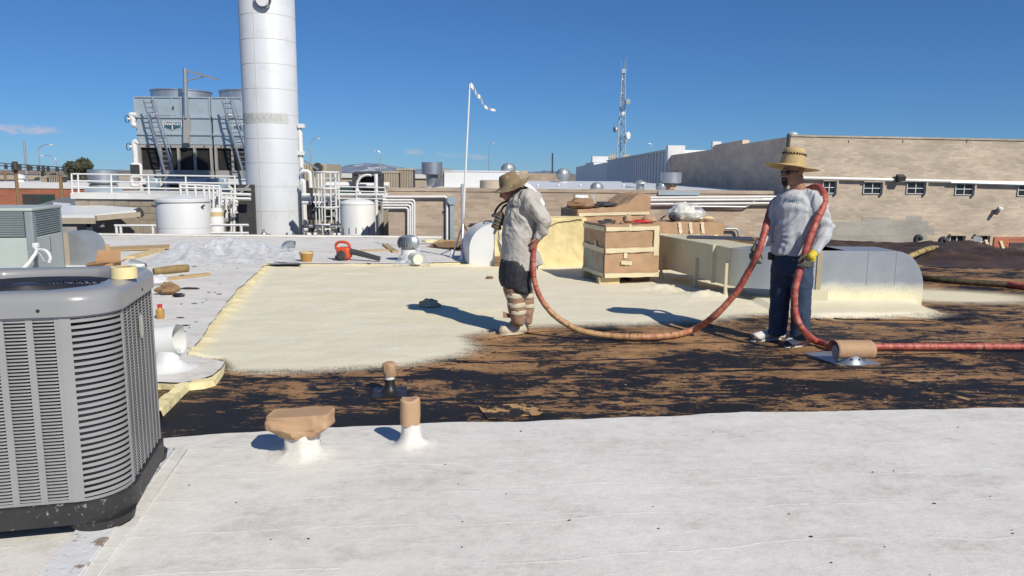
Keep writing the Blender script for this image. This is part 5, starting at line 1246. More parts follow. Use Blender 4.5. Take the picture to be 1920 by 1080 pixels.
def f2(p, n_):
    a = crease(p, .0085, (-.50, .2, -.84), 11, 2.4, 9.0) + fold(.006, (5, 5, 3.4), 9.0, -3.0)(p, n_) * .5
    q = p - P(1530, 400, -.25); r_ = q.length; th = math.atan2(q.z, q.x)
    a += .009 * math.sin(th * 8 + 1 + 6 * mn.noise(p * 4)) * math.exp(-((r_ - .24) / .11) ** 2) * sm(.4, -.2, n_.y)
    q = p - P(1440, 440, .05); th = math.atan2(q.z, q.x); a += .006 * math.sin(th * 14) * math.exp(-((q.length - .12) / .1) ** 2)
    return a
shirt2, shm = voxel(sh, 'shirt', 'shirt_light', p2w, .0065, 8, f2)
project_text('OMTC', .036, 'print_blue', p2w, P(1492, 378, -.2), (1, 0, -.10), (0, 0, 1), (0, 1, 0), shm)
tr = MB(); loft(tr, [(P(1484, 466, 0), .155, .135), (P(1484, 480, 0), .165, .145), (P(1484, 500, 0), .17, .15), (P(1484, 516, 0), .155, .135)])
chain(tr, [P(1468, 502, .04), P(1463, 550, .07), P(1460, 590, .08), P(1458, 622, .08)], [.108, .094, .085, .082]); chain(tr, [P(1502, 502, -.05), P(1502, 550, -.09), P(1501, 595, -.11), P(1499, 628, -.12)], [.108, .094, .084, .08])
tr.v = [(x, y, max(z, .075)) for x, y, z in tr.v]
def f3(p, n_):
    return fold(.010, (8, 8, 9), 3.0)(p, n_) * (1.0 if p.z < .35 or p.z > .55 else .5) * .8
voxel(tr, 'jeans', 'denim', p2w, .010, 3, f3)
for a_, b_ in (((1466, 636), (1409, 641)), ((1516, 645), (1473, 653))):
    A, B_ = G(*a_), G(*b_); boot(p2w, (A.x, A.y, 0), (B_.x, B_.y, 0), 'shoe_white', 'shoe', .085, .050, 'shoe_white')
    d = (B_ - A); L = d.length; d.normalize(); s_ = Vector((d.y, -d.x, 0)); s_ = s_ if s_.y < 0 else -s_
    for k in range(3):
        mb = MB(); q0 = A + d * L * (.40 + .10 * k) + s_ * .052 + Vector((0, 0, .035)); mb.bar(q0, q0 + Vector((0, 0, .042)) - d * .02 - s_ * .012, .011, .004, 0, tuple(s_)); mb.build('stripe', 'shoe_red', p2w)
    mb = MB(); mb.cap(A + d * L * .84 + Vector((0, 0, .036)), A + d * L * .93 + Vector((0, 0, .030)), .047, .040); mb.v = [(x, y, max(z, .02)) for x, y, z in mb.v]; mb.build('toe_cap', 'shoe_black', p2w, smooth=60)
    mb = MB(); mb.bar(A + d * L * .45 + Vector((0, 0, .022)) + s_ * .046, A + d * L * .92 + Vector((0, 0, .022)) + s_ * .038, .012, .022); mb.build('sole_edge', 'shoe_black', p2w, bevel=.003)
# gloves
def glove(wrist, palm, d, side, nrm, lens, thumb, cuff_m='glove_yellow'):
    mb = MB(); d, side, nrm = Vector(d).normalized(), Vector(side).normalized(), Vector(nrm).normalized(); B3 = Matrix((side, nrm, d)).transposed()
    mb.ell(palm, (.046, .022, .052), 14, 10, B3); mb.cap(wrist, Vector(palm) - d * .02, .040, .036)
    o1, _ = voxel(mb, 'glove', cuff_m, p2w, .005, 2)
    mb = MB(); fingers(mb, Vector(palm) + d * .040, d, side, nrm, lens, .0112, .42, .0225)
    tb = Vector(palm) - d * .012 + side * thumb * .042; chain(mb, [tb, tb + side * thumb * .018 + d * .03 + nrm * .012, tb + side * thumb * .012 + d * .058 + nrm * .03], [.014, .0125, .011])
    voxel(mb, 'glove_fingers', 'glove_grey', p2w, .004, 2)
glove(P(1527, 473, -.29), P(1519, 485, -.345), (-.32, -.06, -.95), (.88, -.42, -.26), (-.35, .30, .1), (.066, .074, .07, .056), -1)
glove(P(1422, 459, .02), P(1414, 473, .0), (-.10, -.15, -.98), (-.72, .66, 0), (.72, -.62, -.05), (.070, .078, .074, .06), -1, 'glove_grey')
# hat with woven vents, glasses, goatee, belt pouch
TB = Matrix.Rotation(R(7.5), 3, 'Y') @ Matrix.Rotation(R(-3), 3, 'X')
hcz = P(1486, 309, 0)
hat(p2w, hcz, TB, [(1e-3, .150), (.055, .152), (.085, .143), (.096, .118), (.100, .07), (.106, .02), (.110, 0)], [(.15, -.006), (.20, -.014), (.238, -.008)], 'straw', 'straw_hat', .004, lambda a, k: -.022 * k * math.sin(a) ** 2 - .012 * k * math.cos(a) * (1 if math.cos(a) > 0 else -.35), 56)
mb = MB()
for k in range(26):
    a = 2 * math.pi * k / 26; r_ = .1015; c_ = hcz + TB @ Vector((r_ * math.cos(a), r_ * math.sin(a), .094)); mb.box(c_, (.007, .012, .017), a)
mb.build('weave_holes', 'straw_dark', p2w)
mb = MB(); mb.lathe([(.1085, .012), (.1075, .030)], 40, (0, 0, 0)); mb.v = [tuple(hcz + TB @ Vector(v_)) for v_ in mb.v]; mb.build('hat_band', 'straw', p2w)
mb = MB()
for s_ in (-1, 1):
    mb.ell(hc + HB @ Vector((.083, s_ * .034, -.002)), (.018, .030, .021), 12, 8, HB); mb.bar(hc + HB @ Vector((.075, s_ * .062, .004)), hc + HB @ Vector((-.01, s_ * .083, .002)), .004, .012)
mb.bar(hc + HB @ Vector((.098, -.02, .006)), hc + HB @ Vector((.098, .02, .006)), .006, .006); mb.build('sunglasses', 'lens_black', p2w, smooth=60)
mb = MB(); mb.ell(hc + HB @ Vector((.082, 0, -.098)), (.030, .030, .030), 14, 10, HB); mb.ell(hc + HB @ Vector((.102, 0, -.054)), (.010, .028, .007), 10, 8, HB)
for s_ in (-1, 1): mb.cap(hc + HB @ Vector((.095, s_ * .026, -.058)), hc + HB @ Vector((.088, s_ * .026, -.09)), .007, .009)
voxel(mb, 'goatee', 'beard', p2w, .005, 1, fold(.002, (50, 50, 50)))
mb = MB(); mb.box(P(1446, 480, .02), (.05, .05, .07), R(30)); mb.build('belt_pouch', 'shoe_black', p2w, bevel=.008)
# ================================================================ the hose
def hose_mat():
    m, nt, b = newmat('hose_red')
    at = nt.nodes.new('ShaderNodeAttribute'); at.attribute_name = 'ysec'; n1 = noi(nt, tc(nt), 16, 6, .65); n2 = noi(nt, tc(nt), 60, 4, .6)
    r1 = ramp(nt, [(.32, (.20, .035, .028)), (.5, (.42, .085, .065)), (.7, (.52, .20, .14))]); nt.links.new(n1, r1.inputs[0])
    r2 = ramp(nt, [(.35, (.34, .18, .07)), (.55, (.47, .31, .14)), (.72, (.40, .16, .09))]); nt.links.new(n1, r2.inputs[0])
    k = math_n(nt, 'MULTIPLY_ADD', math_n(nt, 'SUBTRACT', n1, .5), 1.1, at.outputs['Fac'], clamp=True)
    c = mixc(nt, k, r1.outputs[0], r2.outputs[0])
    a2 = nt.nodes.new('ShaderNodeAttribute'); a2.attribute_name = 'lap'
    c = mixc(nt, math_n(nt, 'MULTIPLY', math_n(nt, 'MULTIPLY', a2.outputs['Fac'], .9), math_n(nt, 'GREATER_THAN', n1, .52)), c, (.10, .022, .018))
    rs = ramp(nt, [(.62, 0.0), (.72, .8)]); nt.links.new(n2, rs.inputs[0]); c = mixc(nt, rs.outputs[0], c, (.12, .03, .025))
    setc(nt, b.inputs['Base Color'], c); b.inputs['Roughness'].default_value = .5; bumpn(nt, b, n2, .5, .01)
hose_mat()
hw = [(D(1006, 436, 6.98), 0), (D(1003, 455, 6.96), 0), (D(1000, 485, 6.95), 0), (D(1001, 520, 6.93), .05), (D(1012, 556, 6.92), .25), (D(1038, 590, 6.92), .9), (D(1075, 614, 6.90), 1)]
gh = [((1110, 629), 1), ((1160, 635), .9), ((1215, 636), .6), ((1262, 632), .7), ((1300, 622), .45)]
hw += [(G(u, v - 4, .044 + (.02 if i in (0, 4) else 0)), y) for i, ((u, v), y) in enumerate(gh)]
hw += [(D(1340, 592, 6.92), .3), (D(1378, 551, 6.88), .15), (D(1402, 512, 6.84), .1), (D(1420, 477, 6.77), 0), (D(1432, 440, 6.80), 0), (D(1441, 405, 6.90), 0), (D(1452, 378, 7.02), 0), (D(1478, 366, 7.06), 0), (D(1508, 358, 7.00), 0),
       (D(1530, 350, 6.89), 0), (D(1542, 358, 6.77), 0), (D(1546, 375, 6.66), 0), (D(1541, 393, 6.60), 0), (D(1531, 414, 6.57), 0), (D(1522, 436, 6.54), 0), (D(1513, 462, 6.53), 0), (D(1506, 490, 6.525), 0), (D(1497, 516, 6.50), 0), (D(1490, 548, 6.48), .12), (D(1491, 586, 6.47), .1), (D(1504, 617, 6.45), .05)]
hw += [(G(u, v, .046), 0) for u, v in ((1530, 640), (1562, 650), (1600, 652), (1660, 650), (1760, 650), (1860, 650), (1960, 651), (2100, 655))]
hp_ = bez([p for p, _ in hw], 14); ys = np.interp(np.linspace(0, len(hw) - 1, len(hp_)), range(len(hw)), [y for _, y in hw])
# resample evenly
acc = [0.0]
for a, b_ in zip(hp_[:-1], hp_[1:]): acc.append(acc[-1] + (b_ - a).length)
Ltot = acc[-1]; N_ = int(Ltot / .011); ts = np.linspace(0, Ltot, N_)
xyz = [np.interp(ts, acc, [p[i] for p in hp_]) for i in range(3)]; ysr = np.interp(ts, acc, ys)
pts = [Vector((xyz[0][i], xyz[1][i], max(xyz[2][i], .044))) for i in range(N_)]
rad_ = []; lap = []
rng = random.Random(3); nxt = 0; phase = 0
for i, t_ in enumerate(ts):
    ph = (t_ + .045 * mn.noise(Vector((t_ * 5, 0, 0)))) % .083 / .083
    rad_.append((.0298 + .0055 * (1 - sm(.3, 1.5, t_)) * -1.0) + .0022 * ph + .0042 * mn.noise(Vector((t_ * 7, 1, 0))) + .002 * mn.noise(Vector((t_ * 31, 4, 0)))); lap.append(1.0 if ph < .16 else 0.0)
n = 14; mb = MB(); mb.tube(pts, rad_, n)
ho = tag(mb.build('spray_hose', 'hose_red', origin=(g2.x, g2.y, 0), smooth=50), 'thick red taped hose looping between both workers and off to the right', 'hose')
set_attr(ho.data, 'ysec', np.repeat(ysr, n)); set_attr(ho.data, 'lap', np.repeat(np.array(lap), n))
# far red hose end and yellow hose over the tarp
o = tube_thing('spray_hose', hr, .05, 'hose_red', 'red taped hose end lying at the far right edge', 'hose')
hy = [G(1680, 489, .12), G(1700, 483, .15), G(1722, 474, .17), G(1740, 467, .19), G(1752, 465, .17), G(1764, 466, .10)]
tube_thing('spray_hose', hy, .05, 'hose_yellow', 'yellow taped hose rising over the brown tarp', 'hose')
# ---------------------------------------------------------------- the place behind the roof
def brick_mat(name, axis, c1, c2, mortar, bw=.2, bh=.067, rz=0.0, patch=None, blot=None):
    m, nt, b = newmat(name)
    t = nt.nodes.new('ShaderNodeTexCoord'); s = nt.nodes.new('ShaderNodeSeparateXYZ'); cb = nt.nodes.new('ShaderNodeCombineXYZ')
    nt.links.new(t.outputs['Object'], s.inputs[0]); nt.links.new(s.outputs[0 if axis == 'x' else 1], cb.inputs[0]); nt.links.new(s.outputs[2], cb.inputs[1])
    br = nt.nodes.new('ShaderNodeTexBrick'); br.inputs['Scale'].default_value = 1.0; br.inputs['Brick Width'].default_value = bw; br.inputs['Row Height'].default_value = bh
    br.inputs['Mortar Size'].default_value = .008; br.inputs['Mortar Smooth'].default_value = .3; br.inputs['Bias'].default_value = .0
    br.inputs['Color1'].default_value = (*c1, 1); br.inputs['Color2'].default_value = (*c2, 1); br.inputs['Mortar'].default_value = (*mortar, 1)
    nt.links.new(cb.outputs[0], br.inputs['Vector'])
    n1 = noi(nt, tc(nt, (.5, .5, 1.6)), 1.2, 6, .6); r = ramp(nt, [(.35, .78), (.65, 1.08)]); nt.links.new(n1, r.inputs[0])
    c = mixc(nt, 1.0, br.outputs['Color'], r.outputs[0], 'MULTIPLY')
    if blot:
        n2 = noi(nt, tc(nt, (.8, .8, 2.4)), 2.2, 6, .65); r2 = ramp(nt, [(.60, 0.0), (.7, .6)]); nt.links.new(n2, r2.inputs[0]); c = mixc(nt, r2.outputs[0], c, blot)
    setc(nt, b.inputs['Base Color'], c); b.inputs['Roughness'].default_value = .85
    bumpn(nt, b, br.outputs['Fac'], -.4, .01)
brick_mat('brick_tan', 'x', (.53, .425, .325), (.40, .305, .225), (.44, .375, .305), bw=.27, bh=.075, blot=(.29, .21, .145))
brick_mat('brick_tan_side', 'y', (.50, .40, .305), (.43, .335, .25), (.46, .40, .33))
brick_mat('brick_cream', 'x', (.62, .525, .41), (.49, .40, .305), (.50, .43, .345), bw=.23, bh=.078, blot=(.38, .29, .22))
brick_mat('brick_cream_side', 'y', (.76, .60, .45), (.66, .51, .38), (.66, .54, .42))  # paler than the front brick to lift the shaded side wall
brick_mat('brick_grey_patch', 'x', (.45, .425, .38), (.39, .365, .325), (.36, .34, .30), bw=.23, bh=.078)
brick_mat('brick_red', 'x', (.42, .135, .075), (.34, .10, .055), (.36, .20, .14))
brick_mat('brick_orange', 'x', (.50, .17, .09), (.42, .13, .07), (.42, .25, .18), bw=.3, bh=.12)
M('block_grey', (.34, .295, .235), (.28, .24, .19), 5, .9, bump=.4, bscale=40, dirt=(.2, .17, .13), dlo=.6, dhi=.8)
M('mortar', (.30, .27, .22), None, 9, .9)
M('ct_blue', (.42, .51, .57), (.36, .44, .50), 2.2, .45, .25, rvar=.12)
M('ct_grey', (.36, .35, .335), (.30, .29, .28), 3, .6)
M('screen_dark', (.010, .010, .011), (.022, .021, .020), 9, .8, stretch=(1, 1, .3))
M('line_dark', (.05, .06, .07), None, 4, .6)
M('tank_white', (.60, .625, .66), (.56, .585, .62), .8, .5, dirt=(.49, .51, .52), dscale=2.2, dlo=.55, dhi=.8)
M('tank_faded', (.515, .525, .51), (.55, .56, .55), 6, .6)
M('tank_letter', (.42, .43, .415), (.49, .50, .49), 9, .6)
M('tank_green', (.38, .46, .34), (.46, .52, .42), 6, .6)
M('pipe_white', (.76, .76, .75), (.68, .68, .66), 5, .5)
M('logo_blue', (.03, .10, .16), None, 4, .5)
M('steel_dark', (.045, .045, .048), (.07, .07, .07), 6, .6)
M('shade_dark', (.03, .028, .026), (.05, .046, .042), 3, .8)
M('tan_panel', (.46, .40, .31), (.40, .34, .26), 3, .7)
M('ground_tan', (.26, .22, .17), (.20, .17, .14), .05, .9)
M('overpass_shade', (.05, .05, .052), (.065, .064, .062), 2, .85)  # dark colour for the painted shade below the overpass
M('rock_haze', (.135, .17, .245), (.19, .225, .30), .0012, .95, lo=.4, hi=.6, dirt=(.5, .53, .58), dscale=.0035, dlo=.56, dhi=.62)  # distance haze put into the rock colour as a blue cast
M('metal_siding', (.74, .77, .78), (.68, .71, .72), 1, .5, .0)
M('rust', (.22, .10, .05), (.30, .16, .09), 4, .8, dirt=(.5, .45, .4), dlo=.5, dhi=.6)
M('window_glass', (.014, .020, .024), (.02, .028, .032), 2, .12)
M('bark', (.10, .075, .05), (.07, .05, .035), 8, .9, bump=.6)
M('leaf', (.075, .085, .045), (.045, .052, .03), 1.2, .7)
M('roof_metal', (.24, .24, .25), (.2, .2, .21), 2, .6, .3)
M('dumpster_green', (.02, .07, .05), (.015, .05, .04), 3, .6)
# ground, hills
mb = MB(); mb.add([(-9000, -400, -4.25), (9000, -400, -4.25), (9000, 14000, -4.25), (-9000, 14000, -4.25)], [(0, 1, 2, 3)]); tag(mb.build('ground', 'ground_tan', smooth=0), 'tan city ground far below the roof', None, None, 'structure')
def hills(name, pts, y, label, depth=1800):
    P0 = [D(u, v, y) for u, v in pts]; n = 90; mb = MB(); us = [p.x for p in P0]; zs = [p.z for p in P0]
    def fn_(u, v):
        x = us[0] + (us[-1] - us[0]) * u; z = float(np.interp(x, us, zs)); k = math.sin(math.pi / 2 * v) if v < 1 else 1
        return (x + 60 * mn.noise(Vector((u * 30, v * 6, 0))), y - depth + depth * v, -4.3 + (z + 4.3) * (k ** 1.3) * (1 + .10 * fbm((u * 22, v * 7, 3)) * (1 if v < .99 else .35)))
    grid_mesh(mb, fn_, n, 16); return tag(mb.build(name, 'rock_haze', smooth=60), label, None, None, 'structure')
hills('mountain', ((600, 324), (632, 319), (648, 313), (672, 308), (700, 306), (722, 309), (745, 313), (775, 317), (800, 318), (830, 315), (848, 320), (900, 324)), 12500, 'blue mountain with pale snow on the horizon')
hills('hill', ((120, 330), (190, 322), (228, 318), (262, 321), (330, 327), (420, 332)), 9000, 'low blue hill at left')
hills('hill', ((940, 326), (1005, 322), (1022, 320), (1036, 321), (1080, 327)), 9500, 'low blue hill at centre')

def wall(mb, x0, x1, y0, y1, z0, z1, m=0): mb.b2(x0, x1, y0, y1, z0, z1, m)
def X(u, y, v=330): return D(u, v, y).x
def Zv(v, y, u=960): return D(u, v, y).z
# ---- centre tan brick building
YB = 19.0; zt = 1.17; xl, xrr = X(727, YB), X(1452, YB)
t = thing('brick_building', 'low tan brick building with white flat roof behind the wrapped units', 'building', ((xl + xrr) / 2, YB, -4.2))
MB().b2(xl, xrr, YB, YB + .25, -4.2, zt - .08).build('wall', 'brick_tan', t)
MB().b2(xl, xl + .25, YB + .251, YB + 7, -4.2, zt - .08).build('wall', 'brick_tan_side', t)
MB().b2(xl - .02, xrr, YB - .02, YB + .28, zt - .079, zt).build('parapet_cap', 'brick_tan', t)
MB().b2(xl + .26, xrr, YB + .26, YB + 12, zt - .5, zt - .15).build('roof', 'white_roof', t)
MB().b2(5.6, 9.6, 27.6, 54, zt - .5, zt - .19).build('roof', 'white_gloss', t)  # hidden white roof added to bounce sun onto the brick hall's side wall
for u in (1077, 1262):
    MB().b2(X(u, YB) - .006, X(u, YB) + .006, YB - .003, YB, -.2, zt - .1).build('joint', 'line_dark', t)
def wire(name, pts, r, mt, label, cat, group=None, n=8, parent=None):
    mb = MB(); mb.tube(pts, r, n)
    if parent: return mb.build(name, mt, parent)
    return tag(mb.build(name, mt, origin=pts[0]), label, cat, group)
def elb(pts, r=.08, k=4):      # polyline with rounded corners
    out = [Vector(pts[0])]
    for i in range(1, len(pts) - 1):
        a, b, c = Vector(pts[i - 1]), Vector(pts[i]), Vector(pts[i + 1]); d1, d2 = (a - b).normalized(), (c - b).normalized(); rr = min(r, (a - b).length / 2, (c - b).length / 2)
        p0, p1 = b + d1 * rr, b + d2 * rr
        for j in range(k + 1): s = j / k; out.append(p0 * (1 - s) ** 2 + b * 2 * s * (1 - s) + p1 * s ** 2)
    return out + [Vector(pts[-1])]
t = thing('wall_conduits', 'nested white pipes turning down the left end of the tan brick wall', 'pipes', (X(760, YB), YB - .06, 0))
for i, (v, u) in enumerate(((369, 838), (375, 777), (380, 773), (385, 769), (390, 765))):
    y = YB - .07; wire('pipe', elb([D(718, v, y), D(u, v, y), D(u, 452, y)], .07), .026 if i else .032, 'pipe_white', '', '', None, 8, t)
for u, v in ((756, 379), (770, 443), (838, 396)):
    MB().b2(X(u, YB) - .10, X(u, YB) + .10, YB - .04, YB - .001, Zv(v, YB, u) - .02, Zv(v, YB, u) + .02).build('pipe_clamp', 'steel_dark', t)
t = thing('downspout', 'blue-grey rain head and downspout on the tan brick wall', 'downspout', (X(848, YB), YB - .08, 0))
z0, z1 = Zv(384, YB), Zv(370, YB); x = X(848, YB)
mb = MB(); mb.prism([(x - .11, YB - .16, z1), (x + .11, YB - .16, z1), (x + .11, YB - .16, z0 + .07), (x + .06, YB - .16, z0), (x - .06, YB - .16, z0), (x - .11, YB - .16, z0 + .07)], (0, .155, 0)); mb.build('rain_head', 'ct_blue', t)
MB().b2(x - .05, x + .05, YB - .13, YB - .02, -.2, z0 - .001).build('pipe', 'ct_blue', t)
t = thing('wall_conduits', 'long pale horizontal conduits along the tan brick wall behind the plastic bag', 'pipes', (X(1300, YB), YB - .06, 0))
y = YB - .09
for v, u0, dv in ((371, 1170, 18), (376, 1178, 18), (383, 1184, 12)):
    wire('pipe', elb([D(u0 - 8, v + dv, y), D(u0 + 2, v, y), D(1458, v - 2, y)], .25), .03, 'pipe_white', '', '', None, 8, t)
wire('pipe', elb([D(1246, 404, y), D(1266, 388, y), D(1290, 387, y), D(1400, 388, y), D(1418, 374, y), D(1458, 372, y)], .06), .022, 'steel_pole', '', '', None, 8, t)
wire('pipe', elb([D(1360, 429, y), D(1383, 429, y), D(1386, 445, y)], .08), .03, 'galv_dull', '', '', None, 8, t)
MB().b2(X(1235, YB), X(1312, YB), YB - .05, YB - .021, Zv(363, YB), Zv(358, YB) + .04).build('flashing', 'ct_blue', t)
wire('steel_rod', [D(881, 420, YB - .05), D(905, 420, YB - .05)], .02, 'steel_dark', 'short dark rod fixed to the tan brick wall near the flag pole', 'rod')
# cardboard tent sign and dark bag behind the foam duct
p = D(1093, 412, 13.6); p.z = 0
t = thing('stacked_case', 'dark grey case stacked behind the foam covered duct', 'case', p)
MB().box((0, 0, .40), (.45, .4, .8), R(12)).build('lower_case', 'old_wood', t, False, bevel=.02); MB().box((0, 0, .915), (.50, .42, .22), R(14)).build('upper_case', 'dark_grey_plastic', t, False, bevel=.02)
q = p + Vector((-.02, 0, 1.027)); mb = MB(); mb.add([(-.14, -.1, 0), (.12, -.1, 0), (.10, 0, .15), (-.12, 0, .15), (-.14, .1, 0), (.12, .1, 0)], [(0, 1, 2, 3), (3, 2, 5, 4)]); put(mb, 'folded_card', 'white_gloss', q, 'white folded card standing on the dark grey case', 'card')
mb = MB(); mb.lathe([(1e-3, 0), (.03, 0), (.03, .12), (.012, .15), (.012, .17), (1e-3, .17)], 14); put(mb, 'water_bottle', 'plastic_film', q + Vector((.19, -.1, 0)), 'small clear water bottle on the dark grey case', 'bottle')
# ---- roofs behind the tan building
Yw = 30.0
t = thing('white_building', 'plain white block rising behind the tan brick building', 'building', (X(900, Yw), Yw, -4)); MB().b2(X(833, Yw), X(972, Yw), Yw, Yw + 6, -4, Zv(322, Yw, 900)).build('wall', 'white_gloss', t); MB().b2(X(833, Yw) - .03, X(972, Yw) + .03, Yw - .03, Yw + 6.03, Zv(322, Yw, 900), Zv(321, Yw, 900) + .02).build('parapet', 'white_gloss', t)
mb = MB(); mb.add([(X(833, Yw) - .04, Yw - .1, .9), (X(833, Yw) - .04, Yw + 3, .9), (X(833, Yw) - .04, Yw + 3, Zv(326, Yw, 833)), (X(833, Yw) - .04, Yw - .1, Zv(326, Yw, 833)), (X(805, Yw), Yw + .2, .9), (X(805, Yw), Yw + 3, .9)], [(0, 1, 2, 3), (0, 3, 4), (1, 5, 2), (3, 2, 5, 4)]); mb.build('lean_to_roof', 'galv_dull', t)
Ys = 26.0
t = thing('white_roof_hall', 'long low hall with sloping white roof behind the tan brick building', 'building', (X(1050, Ys), Ys, -4))
A, B_, C_, E_ = D(905, 360, Ys), D(1182, 361, Ys), D(1164, 340, Ys + 8), D(905, 339, Ys + 8)
mb = MB(); mb.add([A, B_, C_, E_], [(0, 1, 2, 3)]); mb.add([(A.x, A.y, -4), (B_.x, B_.y, -4), (C_.x, C_.y, -4), (E_.x, E_.y, -4), A - Vector((0, 0, .02)), B_ - Vector((0, 0, .02)), C_ - Vector((0, 0, .02)), E_ - Vector((0, 0, .02))], [(0, 1, 5, 4), (1, 2, 6, 5), (2, 3, 7, 6), (3, 0, 4, 7)])
mb.build('roof', 'white_gloss', t, smooth=0)
for u in (1008, 1047, 1088, 1169): MB().ell(D(u, 352, Ys + 3.6) + Vector((0, 0, .1)), (.05, .05, .05), 10, 6).build('roof_fixing', 'white_gloss', t)
t = thing('tan_hall', 'distant tan brick hall with flat roof behind the white roofs', 'building', (X(1010, 60), 60, -4)); MB().b2(X(972, 60), X(1052, 60), 60, 75, -4, Zv(325, 60, 1000)).build('wall', 'brick_tan', t); MB().b2(X(930, 60), X(990, 60), 60.5, 70, -4, Zv(320, 60, 960)).build('upper_wall', 'brick_tan', t)
def turbine(u, v, y, r, label, base='galv_dull', cone=True, hcone=.5):
    p = D(u, v, y); t = thing('turbine_vent', label, 'turbine vent', p - Vector((0, 0, hcone + r)), 0, 'turbine vents on the far roofs')
    if cone: MB().lathe([(r * .95, 0), (r * .62, hcone)], 16).build('cone', 'white_gloss', t, False)
    mb = MB(); mb.lathe([(1e-3, -r * .8), (r * .6, -r * .8)] + [(r * math.cos(a), r * .85 * math.sin(a)) for a in (-.9, -.5, 0, .5, .9, 1.3)] + [(1e-3, r * .86)], 20, (0, 0, hcone + r)); mb.build('head', base, t, False)
    vm = MB(); vm.add([(r * 1.02 * math.cos(a), 0, r * .87 * math.sin(a)) for a in (-.9, -.4, 0, .4, .9)] + [(r * 1.02 * math.cos(a) * .97, r * .16, r * .87 * math.sin(a)) for a in (-.9, -.4, 0, .4, .9)], [(i, i + 1, i + 6, i + 5) for i in range(4)]); vme = vm.mesh('vane', ['galv'])
    for k in range(16): inst(vme, 'vane', t, Matrix.Translation((0, 0, hcone + r)) @ Matrix.Rotation(R(22.5 * k), 4, 'Z'))
turbine(953, 317, 31, .30, 'turbine vent on the white block behind the flag pole')
turbine(1056, 327, 33, .32, 'turbine vent on a white cone left of the metal siding')
turbine(1119, 352, 25.4, .22, 'dark turbine vent on the sloping white roof', 'galv_dull', True, .15)
turbine(1241, 350, 24, .20, 'turbine vent just left of the rusty flue', 'galv_dull', True, .1)
p = D(1257, 356, 24); t = thing('flue', 'rusty flue with wide galvanised cap beside the corrugated wall', 'flue', p - Vector((0, 0, .4)))
MB().lathe([(.22, 0), (.18, .55), (.15, .62)], 18).build('stack', 'rust', t, False); MB().lathe([(.15, .60), (.33, .62), (.34, .95), (.30, .95), (.28, .65)], 20).build('cap', 'galv', t, False)
p = D(1200, 357, 24.5); t = thing('flue', 'slim round flue with conical hat on the roof behind the wrapped units', 'flue', p - Vector((0, 0, .2)))
MB().lathe([(.13, 0), (.13, .42)], 16).build('stack', 'galv', t, False); MB().lathe([(.24, .42), (.22, .46), (1e-3, .55)], 16).build('cap', 'galv_dull', t, False)
p = D(810, 333, 40); t = thing('flue', 'short wide galvanised fan housing on the far white roof', 'fan housing', p - Vector((0, 0, .5)))
MB().lathe([(.25, 0), (.3, .3), (.32, .62), (.55, .68), (.55, 1.3), (.5, 1.3)], 20).build('housing', 'galv', t, False); MB().b2(-.5, .5, -.5, .5, -.6, 0).build('kerb', 'white_gloss', t, False)
p = D(921, 349, 25); mb = MB(); mb.lathe([(.38, 0), (.38, .28), (.33, .30), (1e-3, .30)], 20); put(mb, 'roof_cowl', 'tan_panel', p - Vector((0, 0, .1)), 'round tan roof cowl in front of the white block', 'cowl')
for i, (u, lab) in enumerate(((771, 'left'), (792, 'right'))):
    p = D(u, 351, 20.2); mb = MB(); mb.lathe([(.20, -.05), (.17, .06), (.08, .11), (1e-3, .12)], 14, T=Matrix.Rotation(R(12), 3, 'X')); put(mb, 'skylight_dome', 'galv', (p.x, p.y, zt - .12), lab + ' of two small metal domes on the tan building roof', 'dome', 0, 'small metal domes')
p = D(990, 354, 20); mb = MB(); mb.box((0, 0, .2), (.16, .1, .08)); mb.tube([(0, 0, 0), (0, 0, .17)], .02, 6); put(mb, 'roof_fixture', 'steel_dark', (p.x, p.y, zt - .155), 'small dark fixture on the parapet above the left worker', 'fixture')
def louvre_unit(u0, u1, v0, v1, y, label, mt='tan_panel'):
    a, b_ = D(u0, v1, y), D(u1, v0, y); t = thing('rooftop_unit', label, 'rooftop unit', (a.x, y, a.z - .3), 0, 'slatted rooftop units'); w_, h = b_.x - a.x, b_.z - a.z + .3
    MB().b2(0, w_, 0, .8, 0, h).build('cabinet', 'steel_dark', t, False); n = max(5, int((u1 - u0) / 3))
    mm = MB().b2(-.02, .02, -.03, 0, 0, h).mesh('slat', [mt])
    for k in range(n + 1): inst(mm, 'slat', t, Matrix.Translation((w_ * k / n, 0, 0)))
    MB().b2(-.04, w_ + .04, -.05, .85, h, h + .06).build('top', mt, t, False)
louvre_unit(719, 746, 324, 341, 28, 'lower slatted tan rooftop unit behind the tan brick building'); louvre_unit(746, 773, 319, 341, 28.5, 'taller slatted tan rooftop unit behind the tan brick building'); louvre_unit(815, 842, 319, 332, 41, 'slatted tan unit beside the round fan housing')
louvre_unit(79, 87, 333, 344, 52, 'narrow slatted unit on the red brick building roof'); louvre_unit(87, 112, 331, 344, 52.2, 'wide slatted unit on the red brick building roof')
